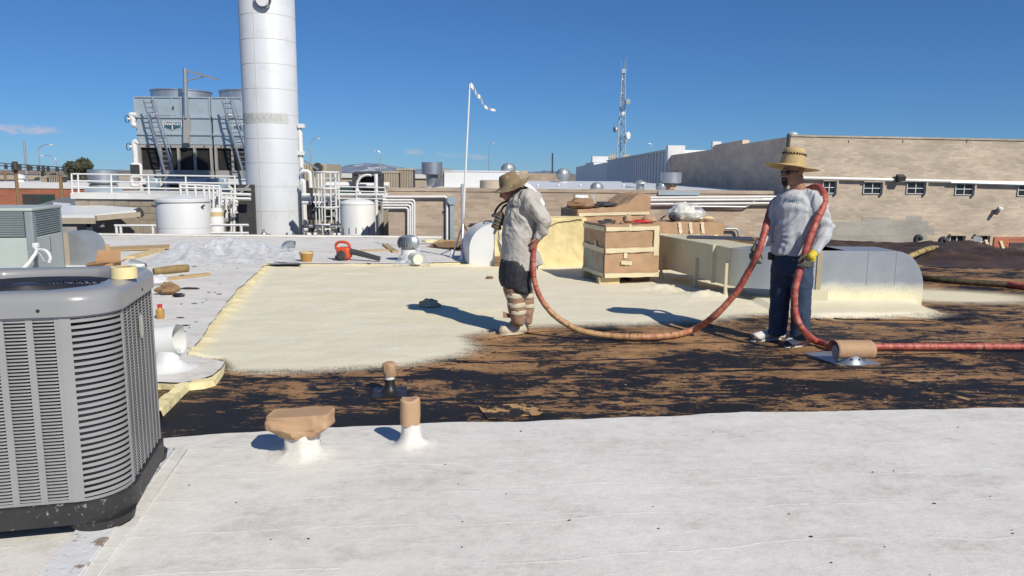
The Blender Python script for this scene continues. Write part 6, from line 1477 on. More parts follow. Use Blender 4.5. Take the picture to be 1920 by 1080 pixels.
# far long low block between stack and centre
t = thing('far_block', 'long pale flat roofed block beyond the pipe racks', 'building', (X(690, 45), 45, -4)); MB().b2(X(560, 45), X(840, 45), 45, 60, -4, Zv(326, 45, 700) - .25).build('wall', 'tan_panel', t); MB().b2(X(560, 45) - .1, X(840, 45), 44.9, 60, Zv(326, 45, 700) - .249, Zv(326, 45, 700)).build('roof_edge', 'white_dirty', t)
t = thing('penthouse', 'tan ribbed metal penthouse right of the white storage tank', 'building', (X(590, 34), 34, -4)); a, b_ = X(566, 34), X(612, 34); MB().b2(a, b_, 34, 37, -4, Zv(307, 34, 590)).build('wall', 'tan_panel', t)
mm = MB().b2(-.03, .03, -.05, 0, -1, Zv(307, 34, 590) - .02).mesh('rib', ['tan_panel'])
for k in range(9): inst(mm, 'rib', t, Matrix.Translation((a - X(590, 34) + (b_ - a) * (k + .3) / 9, 0, 4)))
MB().lathe([(.22, 0), (.18, .04), (1e-3, .04)], 18, D(596, 314, 33.93), 0, Matrix.Rotation(R(90), 3, 'X')).build('porthole', 'steel_dark', t)
# ---- receding buildings at right
A, B_ = Vector((9.84, 27)), Vector((11.23, 54)); C_ = Vector((14.45, 116)); E_ = Vector((22.5, 270))
t = thing('brick_hall', 'large cream brick hall with small white windows at the right', 'building', (14, 27, -4.2))
ztr, ztl = 2.86, 2.95
mb = MB(); xe = 30.0
mb.prism([(A.x, 27, -4.2), (xe, 27, -4.2), (xe, 27, 2.72), (A.x, 27, 2.94)], (0, .3, 0)); front = mb.build('wall', 'brick_cream', t)
mb = MB(); mb.prism([(A.x, 26.97, 2.941), (xe, 26.97, 2.721), (xe, 26.97, 2.78), (A.x, 26.97, 3.0)], (0, .36, 0)); mb.build('coping', 'brick_cream', t)
d = (B_ - A).normalized(); nr = Vector((-d.y, d.x))
side = [(0, 2.94), (6.5, 2.94), (6.5, 3.12), (12.5, 3.12), (12.5, 2.9), (27, 2.95)]
mb = MB(); poly = [(A.x + .002, 27.302, -4.2)] + [((A + d * (s + .302)).x, (A + d * (s + .302)).y, z) for s, z in side] + [(B_.x, B_.y, -4.2)]
mb.prism(poly, (.3, 0, 0)); mb.build('side_wall', 'brick_cream_side', t, smooth=0)
q = A + d * 12.6; MB().b2(q.x - .1, q.x + .35, q.y, q.y + .3, 2.9, 3.3).build('parapet_end', 'white_gloss', t)
MB().b2(B_.x + .4, 30, 27.3, 54, 2.2, 2.4).build('roof', 'white_roof', t)
MB().tube([(A.x - .12, 26.9, -1), (A.x - .12, 26.9, 3.0)], .06, 8).build('standpipe', 'steel_dark', t); MB().ell((A.x + .14, 27.2, 3.02), (.2, .16, .10), 12, 8).build('roof_dome', 'ct_blue', t)
for u in (1598, 1700, 1820): MB().tube([D(u, 262, 26.9), D(u, 257, 26.9)], .015, 5).build('spike', 'galv', t)
def window(u0, u1, v0, v1, y=27.0, nx=2, ny=2, open_=False, mt='white_gloss'):
    a, b_ = D(u0, v1, y), D(u1, v0, y); o_ = MB(); w_ = .026
    wn = MB(); fr = MB()
    x0, x1, z0, z1 = a.x, b_.x, a.z, b_.z
    rec = MB(); rec.b2(x0, x1, y - .006, y - .003, z0, z1); f_ = rec.build('window', 'window_glass', t)
    for xx in [x0 + (x1 - x0) * i / nx for i in range(nx + 1)]: MB().b2(xx - w_ / 2, xx + w_ / 2, y - .04, y - .0065, z0, z1).build('jamb', mt, f_)
    for i, zz in enumerate([z0 + (z1 - z0) * i / ny for i in range(ny + 1)]): MB().b2(x0 - w_ / 2, x1 + w_ / 2, y - .035, y - .007, zz - w_ / 2 * (.1 if i == ny else 1), zz + w_ / 2 * (.1 if i == ny else 1)).build('glazing_bar', mt, f_)
    MB().b2(x1 + .02, x1 + .08, y - .12, y - .002, z0 - .02, z1 + .025).build('shade_fin', 'brick_cream', f_)  # projecting fin added to throw a reveal shadow on the glass
    MB().b2(x0 - .04, x1 + .08, y - .12, y - .002, z1 + .026, z1 + .08).build('shade_ledge', 'brick_cream', f_)  # added ledge, casts the head shadow a recessed window would have
for u0, u1, v0, v1 in ((1542, 1566, 341, 362), (1618, 1652, 343, 363), (1699, 1733, 343, 363), (1790, 1824, 344, 365), (1907, 1940, 346, 367)): window(u0, u1, v0, v1)
window(1779, 1806, 443, 463); window(1826, 1852, 443, 463)
MB().add([D(1823, 467, 26.6), D(1839, 463, 26.95), D(1840, 443, 26.95), D(1826, 443, 26.6)], [(0, 1, 2, 3)]).build('open_sash', 'galv_dull', t)
def mbx(u0, u1, v0, v1, y, th): a, b_ = D(u0, v1, y), D(u1, v0, y); return MB().b2(a.x, b_.x, y - th, y - .002, a.z, b_.z)
mbx(1858, 1990, 445, 500, 27, .05).build('orange_brickwork', 'brick_orange', t); mbx(1888, 1990, 456, 500, 26.948, .02).build('dark_doorway', 'steel_dark', t)  # the dark sheet paints the shade inside an open doorway
pp = [D(u, v, 26.994) for u, v in ((1545, 462), (1722, 462), (1722, 452), (1738, 452), (1738, 440), (1752, 440), (1752, 424), (1740, 424), (1740, 414), (1728, 414), (1728, 404), (1700, 404), (1700, 412), (1668, 412), (1668, 407), (1616, 407), (1616, 416), (1545, 416))]
MB().prism(pp, (0, .005, 0)).build('brick_patch', 'brick_grey_patch', t, smooth=0)
y = 26.9
wire('wall_pipe', [D(1480, 333, y), D(1700, 338, y), D(1960, 344, y)], .055, 'pipe_white', 'white pipe running along the cream brick hall above the windows', 'pipe')
wire('wall_pipe', [D(1782, 342, y - .02), D(1960, 347, y - .02)], .045, 'ct_blue', 'thin grey pipe below the white pipe at the far right', 'pipe')
p = D(1689, 333, 26.8); mb = MB(); mb.box((0, 0, 0), (.25, .25, .16), 0, 0, Matrix.Rotation(R(20), 3, 'X')); mb.box((-.1, .12, -.06), (.12, .2, .2)); put(mb, 'flood_light', 'steel_dark', p, 'dark flood light fixed on the white wall pipe', 'flood light')
p = D(1874, 391, 26.85); t2 = thing('wall_lamp', 'white gooseneck lamp on the cream brick wall at right', 'lamp', p); MB().lathe([(.02, .1), (.10, .0), (.12, -.04)], 14, T=Matrix.Rotation(R(-35), 3, 'Y')).build('shade', 'white_gloss', t2, False); MB().box((-.08, 0, -.12), (.1, .12, .2), 0, 0, Matrix.Rotation(R(25), 3, 'Y')).build('body', 'steel_dark', t2, False)
# metal siding hall
t = thing('metal_hall', 'hall with blue-grey corrugated metal siding beyond the brick hall', 'building', ((B_.x + C_.x) / 2, 80, -4.2))
d2 = (C_ - B_).normalized(); L = (C_ - B_).length
z_at = lambda s: 3.33 + .30 * s / L
mb = MB(); mb.prism([(B_.x, B_.y + .31, -4.2), (B_.x, B_.y + .31, z_at(0)), (C_.x, C_.y, z_at(L)), (C_.x, C_.y, -4.2)], (8, 0, 0)); mb.build('wall', 'metal_siding', t, smooth=0)
MB().bar((B_.x - .06, B_.y + .3, z_at(0)), (C_.x - .06, C_.y, z_at(L)), .3, .14).build('eave', 'white_gloss', t)
rib = MB(); rib.b2(-.16, 0, -.35, .35, -2.5, 3.30); rm_ = rib.mesh('rib', ['metal_siding'])
nrib = 34
for k in range(nrib):
    q = B_ + d2 * (1 + (L - 1) * ((k + .3) / nrib)); inst(rm_, 'rib', t, Matrix.Translation((q.x - (B_.x + C_.x) / 2, q.y - 80, 4.2)))
MB().b2(B_.x - .3, B_.x + .9, B_.y - .4, B_.y + .3, 2.4, 3.62).build('end_post', 'white_gloss', t)
t = thing('far_wall', 'pale far building beyond the corrugated hall with a stepped roofline', 'building', ((C_.x + E_.x) / 2, 190, -4.2))
dz = lambda u, v, y: Zv(v, y, u)
d3 = (E_ - C_); mb = MB(); prof = [(0, 3.4), (.25, 3.5), (.25, 4.2), (.5, 4.25), (.5, 3.9), (1, 4.1)]
mb.prism([(C_.x, C_.y + .1, -4.2)] + [((C_ + d3 * s).x, (C_ + d3 * s).y + .1, z) for s, z in prof] + [(E_.x, E_.y, -4.2)], (10, 0, 0)); mb.build('wall', 'metal_siding', t, smooth=0)
q = C_ + d3 * .25; MB().b2(q.x - .3, q.x + 3, q.y, q.y + 2, 4.0, 5.2).build('parapet_end', 'white_gloss', t)
# ---- radio mast
YM = 112; b0 = D(1163, 306, YM); b0.z = -4.2
t = thing('radio_mast', 'tall lattice radio mast with dishes beyond the corrugated hall', 'mast', b0)
HM = Zv(131, YM, 1168) + 4.2; topx = X(1169, YM, 140) - b0.x
legp = lambda k, s: Vector((topx * s, 0, HM * s)) + Vector((math.cos(R(90 + 120 * k)), math.sin(R(90 + 120 * k)), 0)) * (1.05 * (1 - s) + .22 * s)
for k in range(3): MB().tube([legp(k, 0), legp(k, .5), legp(k, 1)], .085, 6).build('leg', 'ct_blue', t, False)
nb_ = 22
for i in range(nb_):
    s0, s1 = i / nb_, (i + 1) / nb_; mb = MB()
    for k in range(3):
        a, b_ = (k, (k + 1) % 3) if i % 2 else ((k + 1) % 3, k); mb.tube([legp(a, s0), legp(b_, s1)], .045, 4); mb.tube([legp(k, s1), legp((k + 1) % 3, s1)], .04, 4)
    mb.build('brace', 'ct_blue', t, False)
MB().box((topx, 0, HM - .2), (.62, .62, .6)).build('top_platform', 'ct_blue', t, False)
for dx in (-.35, .1, .4): MB().tube([(topx + dx, 0, HM), (topx + dx, 0, HM + (1.2 if dx < .3 else 1.9))], .035, 5).build('whip_antenna', 'galv', t, False)
def dish(u, v, r, mt, ang): p = D(u, v, YM - .9) - b0; MB().lathe([(1e-3, -.25), (r * .6, -.2), (r, 0), (r, .25), (1e-3, .28)], 18, p, 0, Matrix.Rotation(R(ang), 3, 'Z') @ Matrix.Rotation(R(90), 3, 'Y')).build('dish', mt, t, False)
dish(1176, 191, .42, 'galv_dull', -60); dish(1155, 243, .42, 'galv_dull', 200); dish(1176, 254, .52, 'white_gloss', -40); dish(1173, 265, .32, 'galv', -60); dish(1168, 213, .25, 'white_gloss', -90)
for u in (1144, 1148, 1152, 1171, 1175, 1179): p = D(u, 296, YM - 1) - b0; MB().box(p, (.22, .12, 1.0)).build('panel_antenna', 'tan_panel', t, False)
MB().bar(D(1140, 297, YM - .8) - b0, D(1182, 296, YM - .8) - b0, .1, .1).build('antenna_bar', 'steel_dark', t, False)
# ---- street lamps, poles
def lamp(u, v0, v1, y, arm, label, r=.07):
    p = D(u, v1, y); top = D(u, v0, y); p.z = -4.2; t = thing('street_lamp', label, 'street lamp', p, 0, 'street lamps along the far road')
    path = [top + Vector((0, 0, -1)), top + Vector((0, 0, -.2)), top + Vector((arm * .3, 0, .25)), top + Vector((arm * .75, 0, .42)), top + Vector((arm, 0, .40))]
    MB().tube([p, top + Vector((0, 0, -.9))], [r * 1.4, r], 8).build('pole', 'steel_pole', t); MB().tube(bez(path, 5), r * .7, 6).build('arm', 'steel_pole', t); MB().box(top + Vector((arm * 1.12, 0, .38)), (abs(arm) * .28, .25, .12)).build('lantern', 'white_gloss', t)
lamp(72, 277, 320, 95, 1.5, 'left of the two street lamps above the red brick building'); lamp(105, 297, 320, 110, -1.7, 'right of the two street lamps above the red brick building, arm to the left')
lamp(582, 266, 320, 90, .9, 'street lamp just right of the tall white storage tank'); lamp(713, 287, 322, 120, -.7, 'street lamp in front of the mountain'); lamp(917, 273, 324, 110, .6, 'street lamp right of the flag pole'); lamp(1223, 274, 330, 120, -.6, 'street lamp above the corrugated hall')
def pole(u, v0, v1, y, r, mt, label): a, b_ = D(u[0], v0, y), D(u[1], v1, y); b_.z = -4.2; return wire('pole', [b_, a], r, mt, label, 'pole')
pole((45, 49), 263, 330, 85, .12, 'steel_pole', 'tall grey pole leaning slightly above the traffic signals'); pole((1036, 1036), 287, 325, 100, .1, 'steel_dark', 'thin dark pole behind the turbine vent')
# power pole and dark pole at left
t = thing('power_pole', 'brown wooden power pole with crossarm in front of the red brick building', 'power pole', (X(30, 48), 48, -4.2)); MB().tube([(X(30, 48), 48, -4.2), D(29, 318, 48)], [.12, .10], 8).build('post', 'old_wood', t); MB().bar(D(22, 321, 48), D(37, 320, 48), .08, .1).build('crossarm', 'old_wood', t); MB().lathe([(.16, 0), (.16, .5), (1e-3, .52)], 12, D(29, 318, 47.8)).build('transformer', 'steel_dark', t)
t = thing('power_pole', 'shorter dark power pole at the far left edge', 'power pole', (X(8, 70), 70, -4.2)); MB().tube([(X(9, 70), 70, -4.2), D(9, 322, 70)], .11, 8).build('post', 'old_wood', t); MB().bar(D(1, 325, 70), D(18, 325, 70), .1, .1).build('crossarm', 'old_wood', t)
pole((113, 116), 329, 372, 40, .09, 'old_wood', 'dark red pole in front of the red brick building')
# traffic signal span
YT = 82; t = thing('traffic_signals', 'span of traffic signals hanging over the far road at left', 'traffic signals', D(60, 330, YT) * 1.0)
for dv in (0, 5): MB().tube([D(-10, 305 + dv, YT), D(123, 314 + dv * .9, YT)], .05, 5).build('span_wire', 'steel_dark', t)
MB().tube([D(122, 312, YT), D(122, 325, YT)], .12, 8).build('end_post', 'steel_dark', t)
for u, s in ((11, .8), (24, 1), (30, .8), (37, 1), (53, 1), (58, .7), (72, 1), (81, 1.1), (90, 1), (107, .9)):
    p = D(u, 312 + u * .05, YT - .2); h = .62 * s; MB().box(p, (.25, .22, h)).build('signal_head', 'steel_dark', t)
wire('power_line', bez([D(-10, 326, 75), D(60, 327.5, 75), D(180, 328, 75), D(262, 318, 75)], 5), .03, 'steel_dark', 'dark overhead line crossing behind the exhaust fan', 'power line', None, 5)
# ---- trees
def tree(u, v0, v1, y, w_, label, seed, n=2600, ls=.22):
    b_ = D(u, v1, y); top = D(u, v0, y); b_.z = -4.2; h = top.z + 4.2; rr = random.Random(seed)
    t = thing('tree', label, 'tree', b_, 0, 'trees beyond the red brick building')
    tk = MB(); tk.tube([(0, 0, 0), (.1, 0, h * .35), (0, .1, h * .6)], [.28, .2, .1], 8)
    cl = []
    for k in range(9):
        a = rr.uniform(0, 6.28); r_ = rr.uniform(.15, .9) * w_; z = h * rr.uniform(.55, .90); c = Vector((math.cos(a) * r_, math.sin(a) * r_ * .8, z)); cl.append((c, rr.uniform(.35, .55) * w_)); tk.tube([(0, 0, h * .4), c * .6 + Vector((0, 0, h * .18)), c], [.1, .06, .03], 5)
    tk.build('trunk', 'bark', t, False); lf = MB()
    for k in range(n):
        c, r_ = cl[rr.randrange(len(cl))]; d_ = Vector((rr.gauss(0, 1), rr.gauss(0, 1), rr.gauss(0, .8))); d_ = d_.normalized() * r_ * rr.random() ** .45
        p = c + d_; a_ = Vector((rr.gauss(0, 1), rr.gauss(0, 1), rr.gauss(0, 1))).normalized() * ls; b2_ = a_.orthogonal().normalized() * ls * .6
        lf.add([p - a_ - b2_, p + a_ - b2_ * .3, p + a_ * .2 + b2_], [(0, 1, 2)])
    o = lf.build('crown', 'leaf', t, False, smooth=0)
tree(154, 297, 345, 95, 1.75, 'large dark leafy tree left of the exhaust fan', 5, 4200, .2); tree(76, 318, 345, 110, 1.0, 'small tree behind the traffic signals', 8, 900); tree(107, 317, 345, 110, .9, 'small tree left of the large tree', 12, 900); tree(96, 322, 345, 112, .7, 'smallest tree between two others behind the signals', 14, 500); tree(138, 322, 345, 90, 1.2, 'low bush at the foot of the large tree', 19, 900)
# ---- red brick building at left and neighbours
YR = 52; t = thing('red_brick_building', 'red brick building with white parapet at far left', 'building', (X(80, YR), YR, -4.2))
a, b_ = X(-60, YR), X(262, YR); zp = Zv(342, YR, 100)
MB().b2(a, b_, YR, YR + 10, -4.2, zp - .42).build('wall', 'brick_red', t); MB().b2(a - .05, b_ + .05, YR - .06, YR + 10, zp - .419, zp).build('parapet', 'white_gloss', t)
MB().b2(X(39, YR), X(100, YR), YR - .05, YR - .002, -4, Zv(364, YR, 60)).build('gate_recess', 'steel_dark', t)
for k in range(12): u = 41 + k * 5; MB().b2(X(u, YR), X(u + 3, YR), YR - .10, YR - .052, -3.9, Zv(365 + (k % 3), YR, u)).build('gate_panel', 'dumpster_green' if k > 6 else 'steel_dark', t)
MB().lathe([(.32, 0), (.2, .25), (.35, .3), (.35, .5), (1e-3, .62)], 14, (X(19, YR), YR + 1, zp - .05)).build('roof_vent', 'white_gloss', t)
t = thing('overpass_wall', 'long pale tan wall far behind the red brick building', 'wall', (X(60, 130), 130, -4.2)); MB().b2(X(-60, 130), X(262, 130), 130, 131, -4.2, Zv(329, 130, 60)).build('wall', 'tan_panel', t); MB().b2(X(-60, 130), X(262, 130), 129.6, 129.99, -4.2, Zv(337, 130, 60)).build('shade_band', 'overpass_shade', t)  # low dark strip stands in for the shade under the overpass
t = thing('metal_roof_shed', 'shed with dark grey hipped metal roof left of the block building', 'shed', (X(105, 36), 36, -4.2))
mb = MB(); A, B_, C_, E_ = D(66, 385, 36), D(150, 385, 36), D(150, 369, 39), D(122, 369, 39); mb.add([A, B_, C_, E_], [(0, 1, 2, 3)]); mb.build('roof', 'roof_metal', t); MB().b2(A.x + .1, B_.x, 36.1, 39, -4.2, A.z - .02).build('wall', 'ct_grey', t)
# canopy
YC = 20.6; t = thing('canopy', 'white flat canopy with dark shade underneath left of the white tanks', 'canopy', (X(190, YC), YC, -4.2))
mb = MB(); A, B_ = D(110, 396, YC), D(262, 391, YC); zc_ = A.z
mb.prism([D(100, 410, YC), D(180, 409, YC), D(264, 400, YC + 1.2), D(262, 396, YC + 1.6), D(100, 385, YC + 3.5)], (0, 0, .10)); mb.build('roof', 'white_gloss', t, smooth=0)
MB().bar(D(100, 414, YC - .05), D(178, 414, YC - .05), .08, .16).build('fascia', 'tan_panel', t); MB().bar(D(180, 409, YC - .05), D(262, 402, YC + 1.1), .08, .14).build('fascia', 'tan_panel', t)
MB().b2(X(100, YC), X(178, YC), YC + .2, YC + .3, Zv(418, YC, 130) - .12, Zv(418, YC, 130)).build('beam', 'ct_grey', t)
for u in (151,): MB().b2(X(u, YC) - .05, X(u, YC) + .05, YC + .2, YC + .3, -4.2, Zv(417, YC, 150)).build('post', 'white_gloss', t)
MB().b2(X(60, YC), X(252, YC + 2.2), YC + 2.3, YC + 2.4, -4.2, Zv(408, YC + 2.3, 180)).build('back_wall', 'block_grey', t)
MB().lathe([(.14, -.08), (.14, .08), (1e-3, .09)], 12, D(260, 399, YC + 1.2), 0, Matrix.Rotation(R(70), 3, 'Y')).build('end_cap', 'steel_dark', t)
# block building: every block in view is a piece
YK = 23.0; t = thing('block_building', 'grey concrete block building with white roof edge behind the left white tank', 'building', (X(215, YK), YK, -4.2))
xa, xb, zk = X(137, YK), X(450, YK), Zv(373, YK, 200)
MB().b2(xa + .01, xb - .01, YK + .012, YK + 3.5, -4.2, zk - .002).build('core', 'mortar', t)
MB().b2(xa - .08, xb, YK - .08, YK + 3.6, zk, zk + .17).build('roof_edge', 'white_dirty', t)
o0 = ROOT[t.name].inverted()
bw, bh = .41, .205
mmf = MB().b2(0, bw - .012, 0, .03, 0, bh - .012).mesh('block', ['block_grey']); mmh = MB().b2(0, bw / 2 - .012, 0, .03, 0, bh - .012).mesh('block', ['block_grey'])
for r_ in range(7):
    z = zk - .01 - bh * (r_ + 1); x = xa
    if r_ % 2: inst(mmh, 'block', t, o0 @ Matrix.Translation((x, YK - .018 + .004 * ((r_ * 7) % 3), z))); x += bw / 2
    k = 0
    while x < xb - .2:
        inst(mmf, 'block', t, o0 @ Matrix.Translation((x, YK - .018 + .003 * ((k * 5 + r_) % 3), z))); x += bw; k += 1
# guard rail on its roof
def rails(name, label, pts, posts, vs, y, r=.026, group=None, mt='pipe_white', zb=None):
    t = thing(name, label, 'railing', (D(pts[0], vs[0], y).x, y, 0), 0, group)
    for v0, v1 in vs: MB().tube([D(pts[0], v0, y), D(pts[1], v1, y)], r, 6).build('rail', mt, t)
    for u, va, vb in posts: MB().tube([D(u, va, y), D(u, vb, y)], r, 6).build('post', mt, t)
    return t
def rails(name, label, u0, u1, lines, posts, y, r=.026, mt='pipe_white'):
    p = D(u0, lines[-1][0], y); t = thing(name, label, 'railing', p)
    for v0, v1 in lines: MB().tube([D(u0, v0, y), D(u1, v1, y)], r, 6).build('rail', mt, t)
    for u, va, vb in posts: MB().tube([D(u, va, y), D(u + (u - 960) * -.002, vb, y)], r, 6).build('post', mt, t)
    return t
rails('guard_rail', 'white guard rail along the roof of the block building', 134, 443, ((326, 331), (339, 344), (351, 355), (362, 366)), ((134, 326, 366), (146, 326, 366), (208, 327, 366), (278, 328, 366), (348, 329, 366), (440, 331, 369)), YK + .3)
rails('guard_rail', 'white pipe frame standing over the left white tank', 337, 412, ((346, 349), (352, 354)), ((338, 346, 372), (350, 347, 372), (366, 347, 372), (382, 348, 372), (392, 348, 400), (400, 348, 447), (411, 349, 447)), 21.4, .035)
# exhaust fan on that roof
p = D(195, 356, YK + 1.8); t = thing('exhaust_fan', 'round galvanised exhaust fan behind the guard rail', 'exhaust fan', (p.x, p.y, zk + .17))
h0 = p.z - zk - .17
MB().b2(-.42, .42, -.4, .4, 0, max(.12, h0)).build('kerb', 'ct_blue', t, False); zb = max(.12, h0)
MB().lathe([(.40, zb), (.44, zb + .10), (.36, zb + .14), (.46, zb + .16), (.46, zb + .58), (.40, zb + .60), (1e-3, zb + .52)], 28).build('housing', 'galv', t, False)
# ---- cooling tower: two cells
YT2 = 32.0
def cell(u0, u1, label, logo=True):
    t = thing('cooling_tower', label, 'cooling tower', (X((u0 + u1) / 2, YT2), YT2, -4.2), 0, 'cooling tower cells')
    x0, x1 = X(u0, YT2, 250), X(u1, YT2, 250); zt_, zm, zb_ = Zv(183, YT2, 255), Zv(270, YT2, 255), Zv(337, YT2, 255); W = x1 - x0; d_ = 3.4
    MB().b2(x0, x1, YT2, YT2 + d_, zm, zt_).build('casing', 'ct_blue', t)
    for z in (Zv(219, YT2, 255), Zv(251, YT2, 255)):
        MB().b2(x0 - .01, x1 + .01, YT2 - .05, YT2 - .002, z - .04, z + .04).build('flange', 'ct_blue', t)
    MB().b2(x0 - .03, x1 + .03, YT2 - .04, YT2 + d_, zt_ + .001, zt_ + .05).build('top_flange', 'ct_blue', t)
    for f_ in (0.0, .25, .5, .62, 1.0): MB().b2(x0 + W * f_ - .03, x0 + W * f_ + .03, YT2 - .035, YT2 - .002, Zv(219, YT2, 255) + .04, zt_).build('panel_seam', 'ct_blue', t)
    dx = x0 + W * .42; MB().b2(dx - .38, dx + .38, YT2 - .03, YT2 - .002, Zv(216, YT2, 255), Zv(188, YT2, 255)).build('access_door', 'ct_blue', t)
    MB().b2(dx + .28, dx + .33, YT2 - .08, YT2 - .031, Zv(204, YT2, 255), Zv(199, YT2, 255)).build('door_handle', 'steel_dark', t); MB().b2(x0 + W * .25, x0 + W * .25 + .2, YT2 - .05, YT2 - .036, Zv(215, YT2, 255), Zv(210, YT2, 255)).build('warning_label', 'white_gloss', t)
    # louvred lower part
    MB().b2(x0 + .08, x1 - .08, YT2 + .12, YT2 + d_ - .1, zb_, zm - .002).build('fill_screen', 'screen_dark', t); MB().b2(x0, x1, YT2 + .02, YT2 + .14, zm - .14, zm - .003).build('header_beam', 'ct_grey', t); MB().b2(x0, x1, YT2 + .02, YT2 + .14, zb_, zb_ + .42).build('basin', 'ct_grey', t)
    for f_ in (.02, .3, .54, .76, .98): MB().b2(x0 + W * f_ - .045, x0 + W * f_ + .045, YT2 + .0, YT2 + .115, zb_ + .42, zm - .141).build('mullion', 'ct_grey', t)
    for f_ in (.12, .45, .7, .9): MB().ell((x0 + W * f_, YT2 + .0, zm - .07), (.03, .03, .03), 8, 6).build('bolt', 'steel_dark', t)
    # fan stack
    c_ = (x0 + W * .40, YT2 + d_ * .5, zt_ + .05); r_ = 3.2 * .395
    MB().lathe([(r_ * .985, 0), (r_ * .985, .34), (r_ * 1.015, .35), (r_ * 1.015, .39), (r_ * .95, .39), (r_ * .95, .0)], 40, c_).build('fan_stack', 'galv', t)
    if logo:
        lx, lz = x0 + W * .49, Zv(235, YT2, 255); w_, hh = .40, .18
        def shield(s, y, m_): MB().prism([(lx - w_ * s, y, lz + hh * s), (lx + w_ * s, y, lz + hh * s), (lx + w_ * s, y, lz - hh * .35 * s), (lx, y, lz - hh * 1.05 * s), (lx - w_ * s, y, lz - hh * .35 * s)][::-1], (0, .012, 0)).build('logo_plate', m_, t)
        shield(1.0, YT2 - .016, 'white_gloss'); shield(.88, YT2 - .030, 'logo_blue')
        text_obj('logo_text', 'EVAPCO', .15, 'white_gloss', t, o_T(t, (lx, YT2 - .034, lz + .065)), .001, 0, .006, 1.15); MB().b2(lx - .02, lx + .02, YT2 - .04, YT2 - .031, lz - .17, lz + .0).build('logo_stem', 'white_gloss', t)
    # ladder leaning against the casing, with handrail
    for k_, (ua, ub) in enumerate(((268, 312),)):
        dxp = X(u0, YT2, 250) - X(255, YT2, 250); a_, b__ = D(268, 188, YT2 - .5), D(312, 334, YT2 - .9); a_.x += dxp; b__.x += dxp
        for o2 in (0, .34): MB().bar(a_ + Vector((o2, 0, 0)), b__ + Vector((o2, 0, 0)), .07, .05, 0, (0, 1, 0)).build('ladder_rail', 'galv', t)
        for i in range(16): q = a_.lerp(b__, (i + .5) / 16); MB().tube([q, q + Vector((.34, 0, 0))], .02, 5).build('ladder_rung', 'galv', t)
        q0, q1 = a_.lerp(b__, .0) + Vector((.55, -.3, .0)), a_.lerp(b__, .75) + Vector((.6, -.3, .1)); MB().tube([a_ + Vector((.3, 0, 0)), q0, q1, a_.lerp(b__, .8) + Vector((.34, 0, 0))], .02, 5).build('ladder_handrail', 'galv', t)
        for s in (.25, .5): q = a_.lerp(b__, s); MB().tube([q, q + Vector((.58, -.3, .06))], .018, 5).build('handrail_stay', 'galv', t)
    return t
def o_T(t, p): return ROOT[t.name].inverted() @ Matrix.Translation(Vector(p)) @ Matrix.Rotation(R(90), 4, 'X')
ct = cell(256, 396, 'left cooling tower cell with logo plate and fan stack')
cell(400, 512, 'right cooling tower cell half hidden by the tall white storage tank')
# davit on left cell
t = thing('davit_crane', 'galvanised davit post with swing arm on the left cooling tower', 'davit', D(352, 268, YT2 - .2))
MB().tube([D(349, 222, YT2 - .2), D(347, 128, YT2 - .2)], .09, 10).build('mast', 'galv', t); MB().bar(D(350, 268, YT2 - .15), D(350, 215, YT2 - .15), .22, .16).build('socket_column', 'ct_grey', t)
MB().bar(D(349, 132, YT2 - .2), D(407, 149, YT2 - .4), .08, .09).build('arm', 'galv_dull', t); MB().bar(D(349, 152, YT2 - .2), D(383, 143, YT2 - .3), .05, .05).build('brace', 'galv_dull', t)
# steel under the tower
t = thing('steel_trestle', 'white steel trestle below the cooling towers', 'trestle', (X(350, 31.5), 31.5, -4.2))
MB().bar(D(262, 340, 31.6), D(560, 341, 31.6), .2, .24).build('beam', 'white_dirty', t); MB().b2(X(262, 32), X(560, 32), 32.2, 35, Zv(372, 32), Zv(343, 32)).build('shade_void', 'steel_dark', t)  # the dark block stands in for the shade beneath the towers
for u in (266, 310, 385, 440, 468): MB().b2(X(u, 31.7) - .09, X(u, 31.7) + .09, 31.6, 31.8, -4.2, Zv(343, 31.7)).build('column', 'white_dirty' if u < 440 else 'steel_dark', t)
for a_, b__ in (((284, 362), (304, 345)), ((425, 345), (440, 360)), ((452, 366), (468, 348))): MB().bar(D(*a_, 31.5), D(*b__, 31.5), .1, .1).build('brace', 'white_dirty', t)
for u in (287, 377, 415): MB().box(D(u, 344, 31.3), (.5, .3, .45)).build('isolator', 'ct_blue', t, bevel=.05)
# side pipes of the tower
t = thing('tower_piping', 'white pipes and valves on the left flank of the cooling tower', 'pipes', (X(255, 31.8), 31.8, -4.2))
wire('pipe', elb([D(256, 265, 31.8), D(251, 267, 31.8), D(253, 280, 31.8), D(255, 310, 31.8)], .2), .11, 'pipe_white', '', '', None, 10, t); wire('pipe', elb([D(256, 236, 31.8), D(249, 234, 31.8), D(250, 222, 31.8), D(243, 214, 31.8), D(256, 216, 31.8)], .12), .10, 'pipe_white', '', '', None, 10, t)
for u, v in ((239, 223), (242, 275)): MB().tube([D(u, v, 31.7), D(u + 10, v, 31.8)], .05, 6).build('valve_stem', 'pipe_white', t); MB().lathe([(.16, -.02), (.16, .02)], 12, D(u - 1, v, 31.7), 0, Matrix.Rotation(R(90), 3, 'Y')).build('hand_wheel', 'steel_dark', t)
MB().box(D(256, 320, 31.5), (.35, .35, .5)).build('valve_body', 'steel_dark', t); wire('pipe', elb([D(248, 309, 31.5), D(263, 309, 31.5), D(263, 370, 31.5)], .1), .09, 'pipe_white', '', '', None, 8, t); wire('pipe', elb([D(263, 331, 31.3), D(247, 332, 31.3), D(248, 349, 31.3), D(262, 349, 31.3)], .1), .09, 'pipe_white', '', '', None, 8, t)
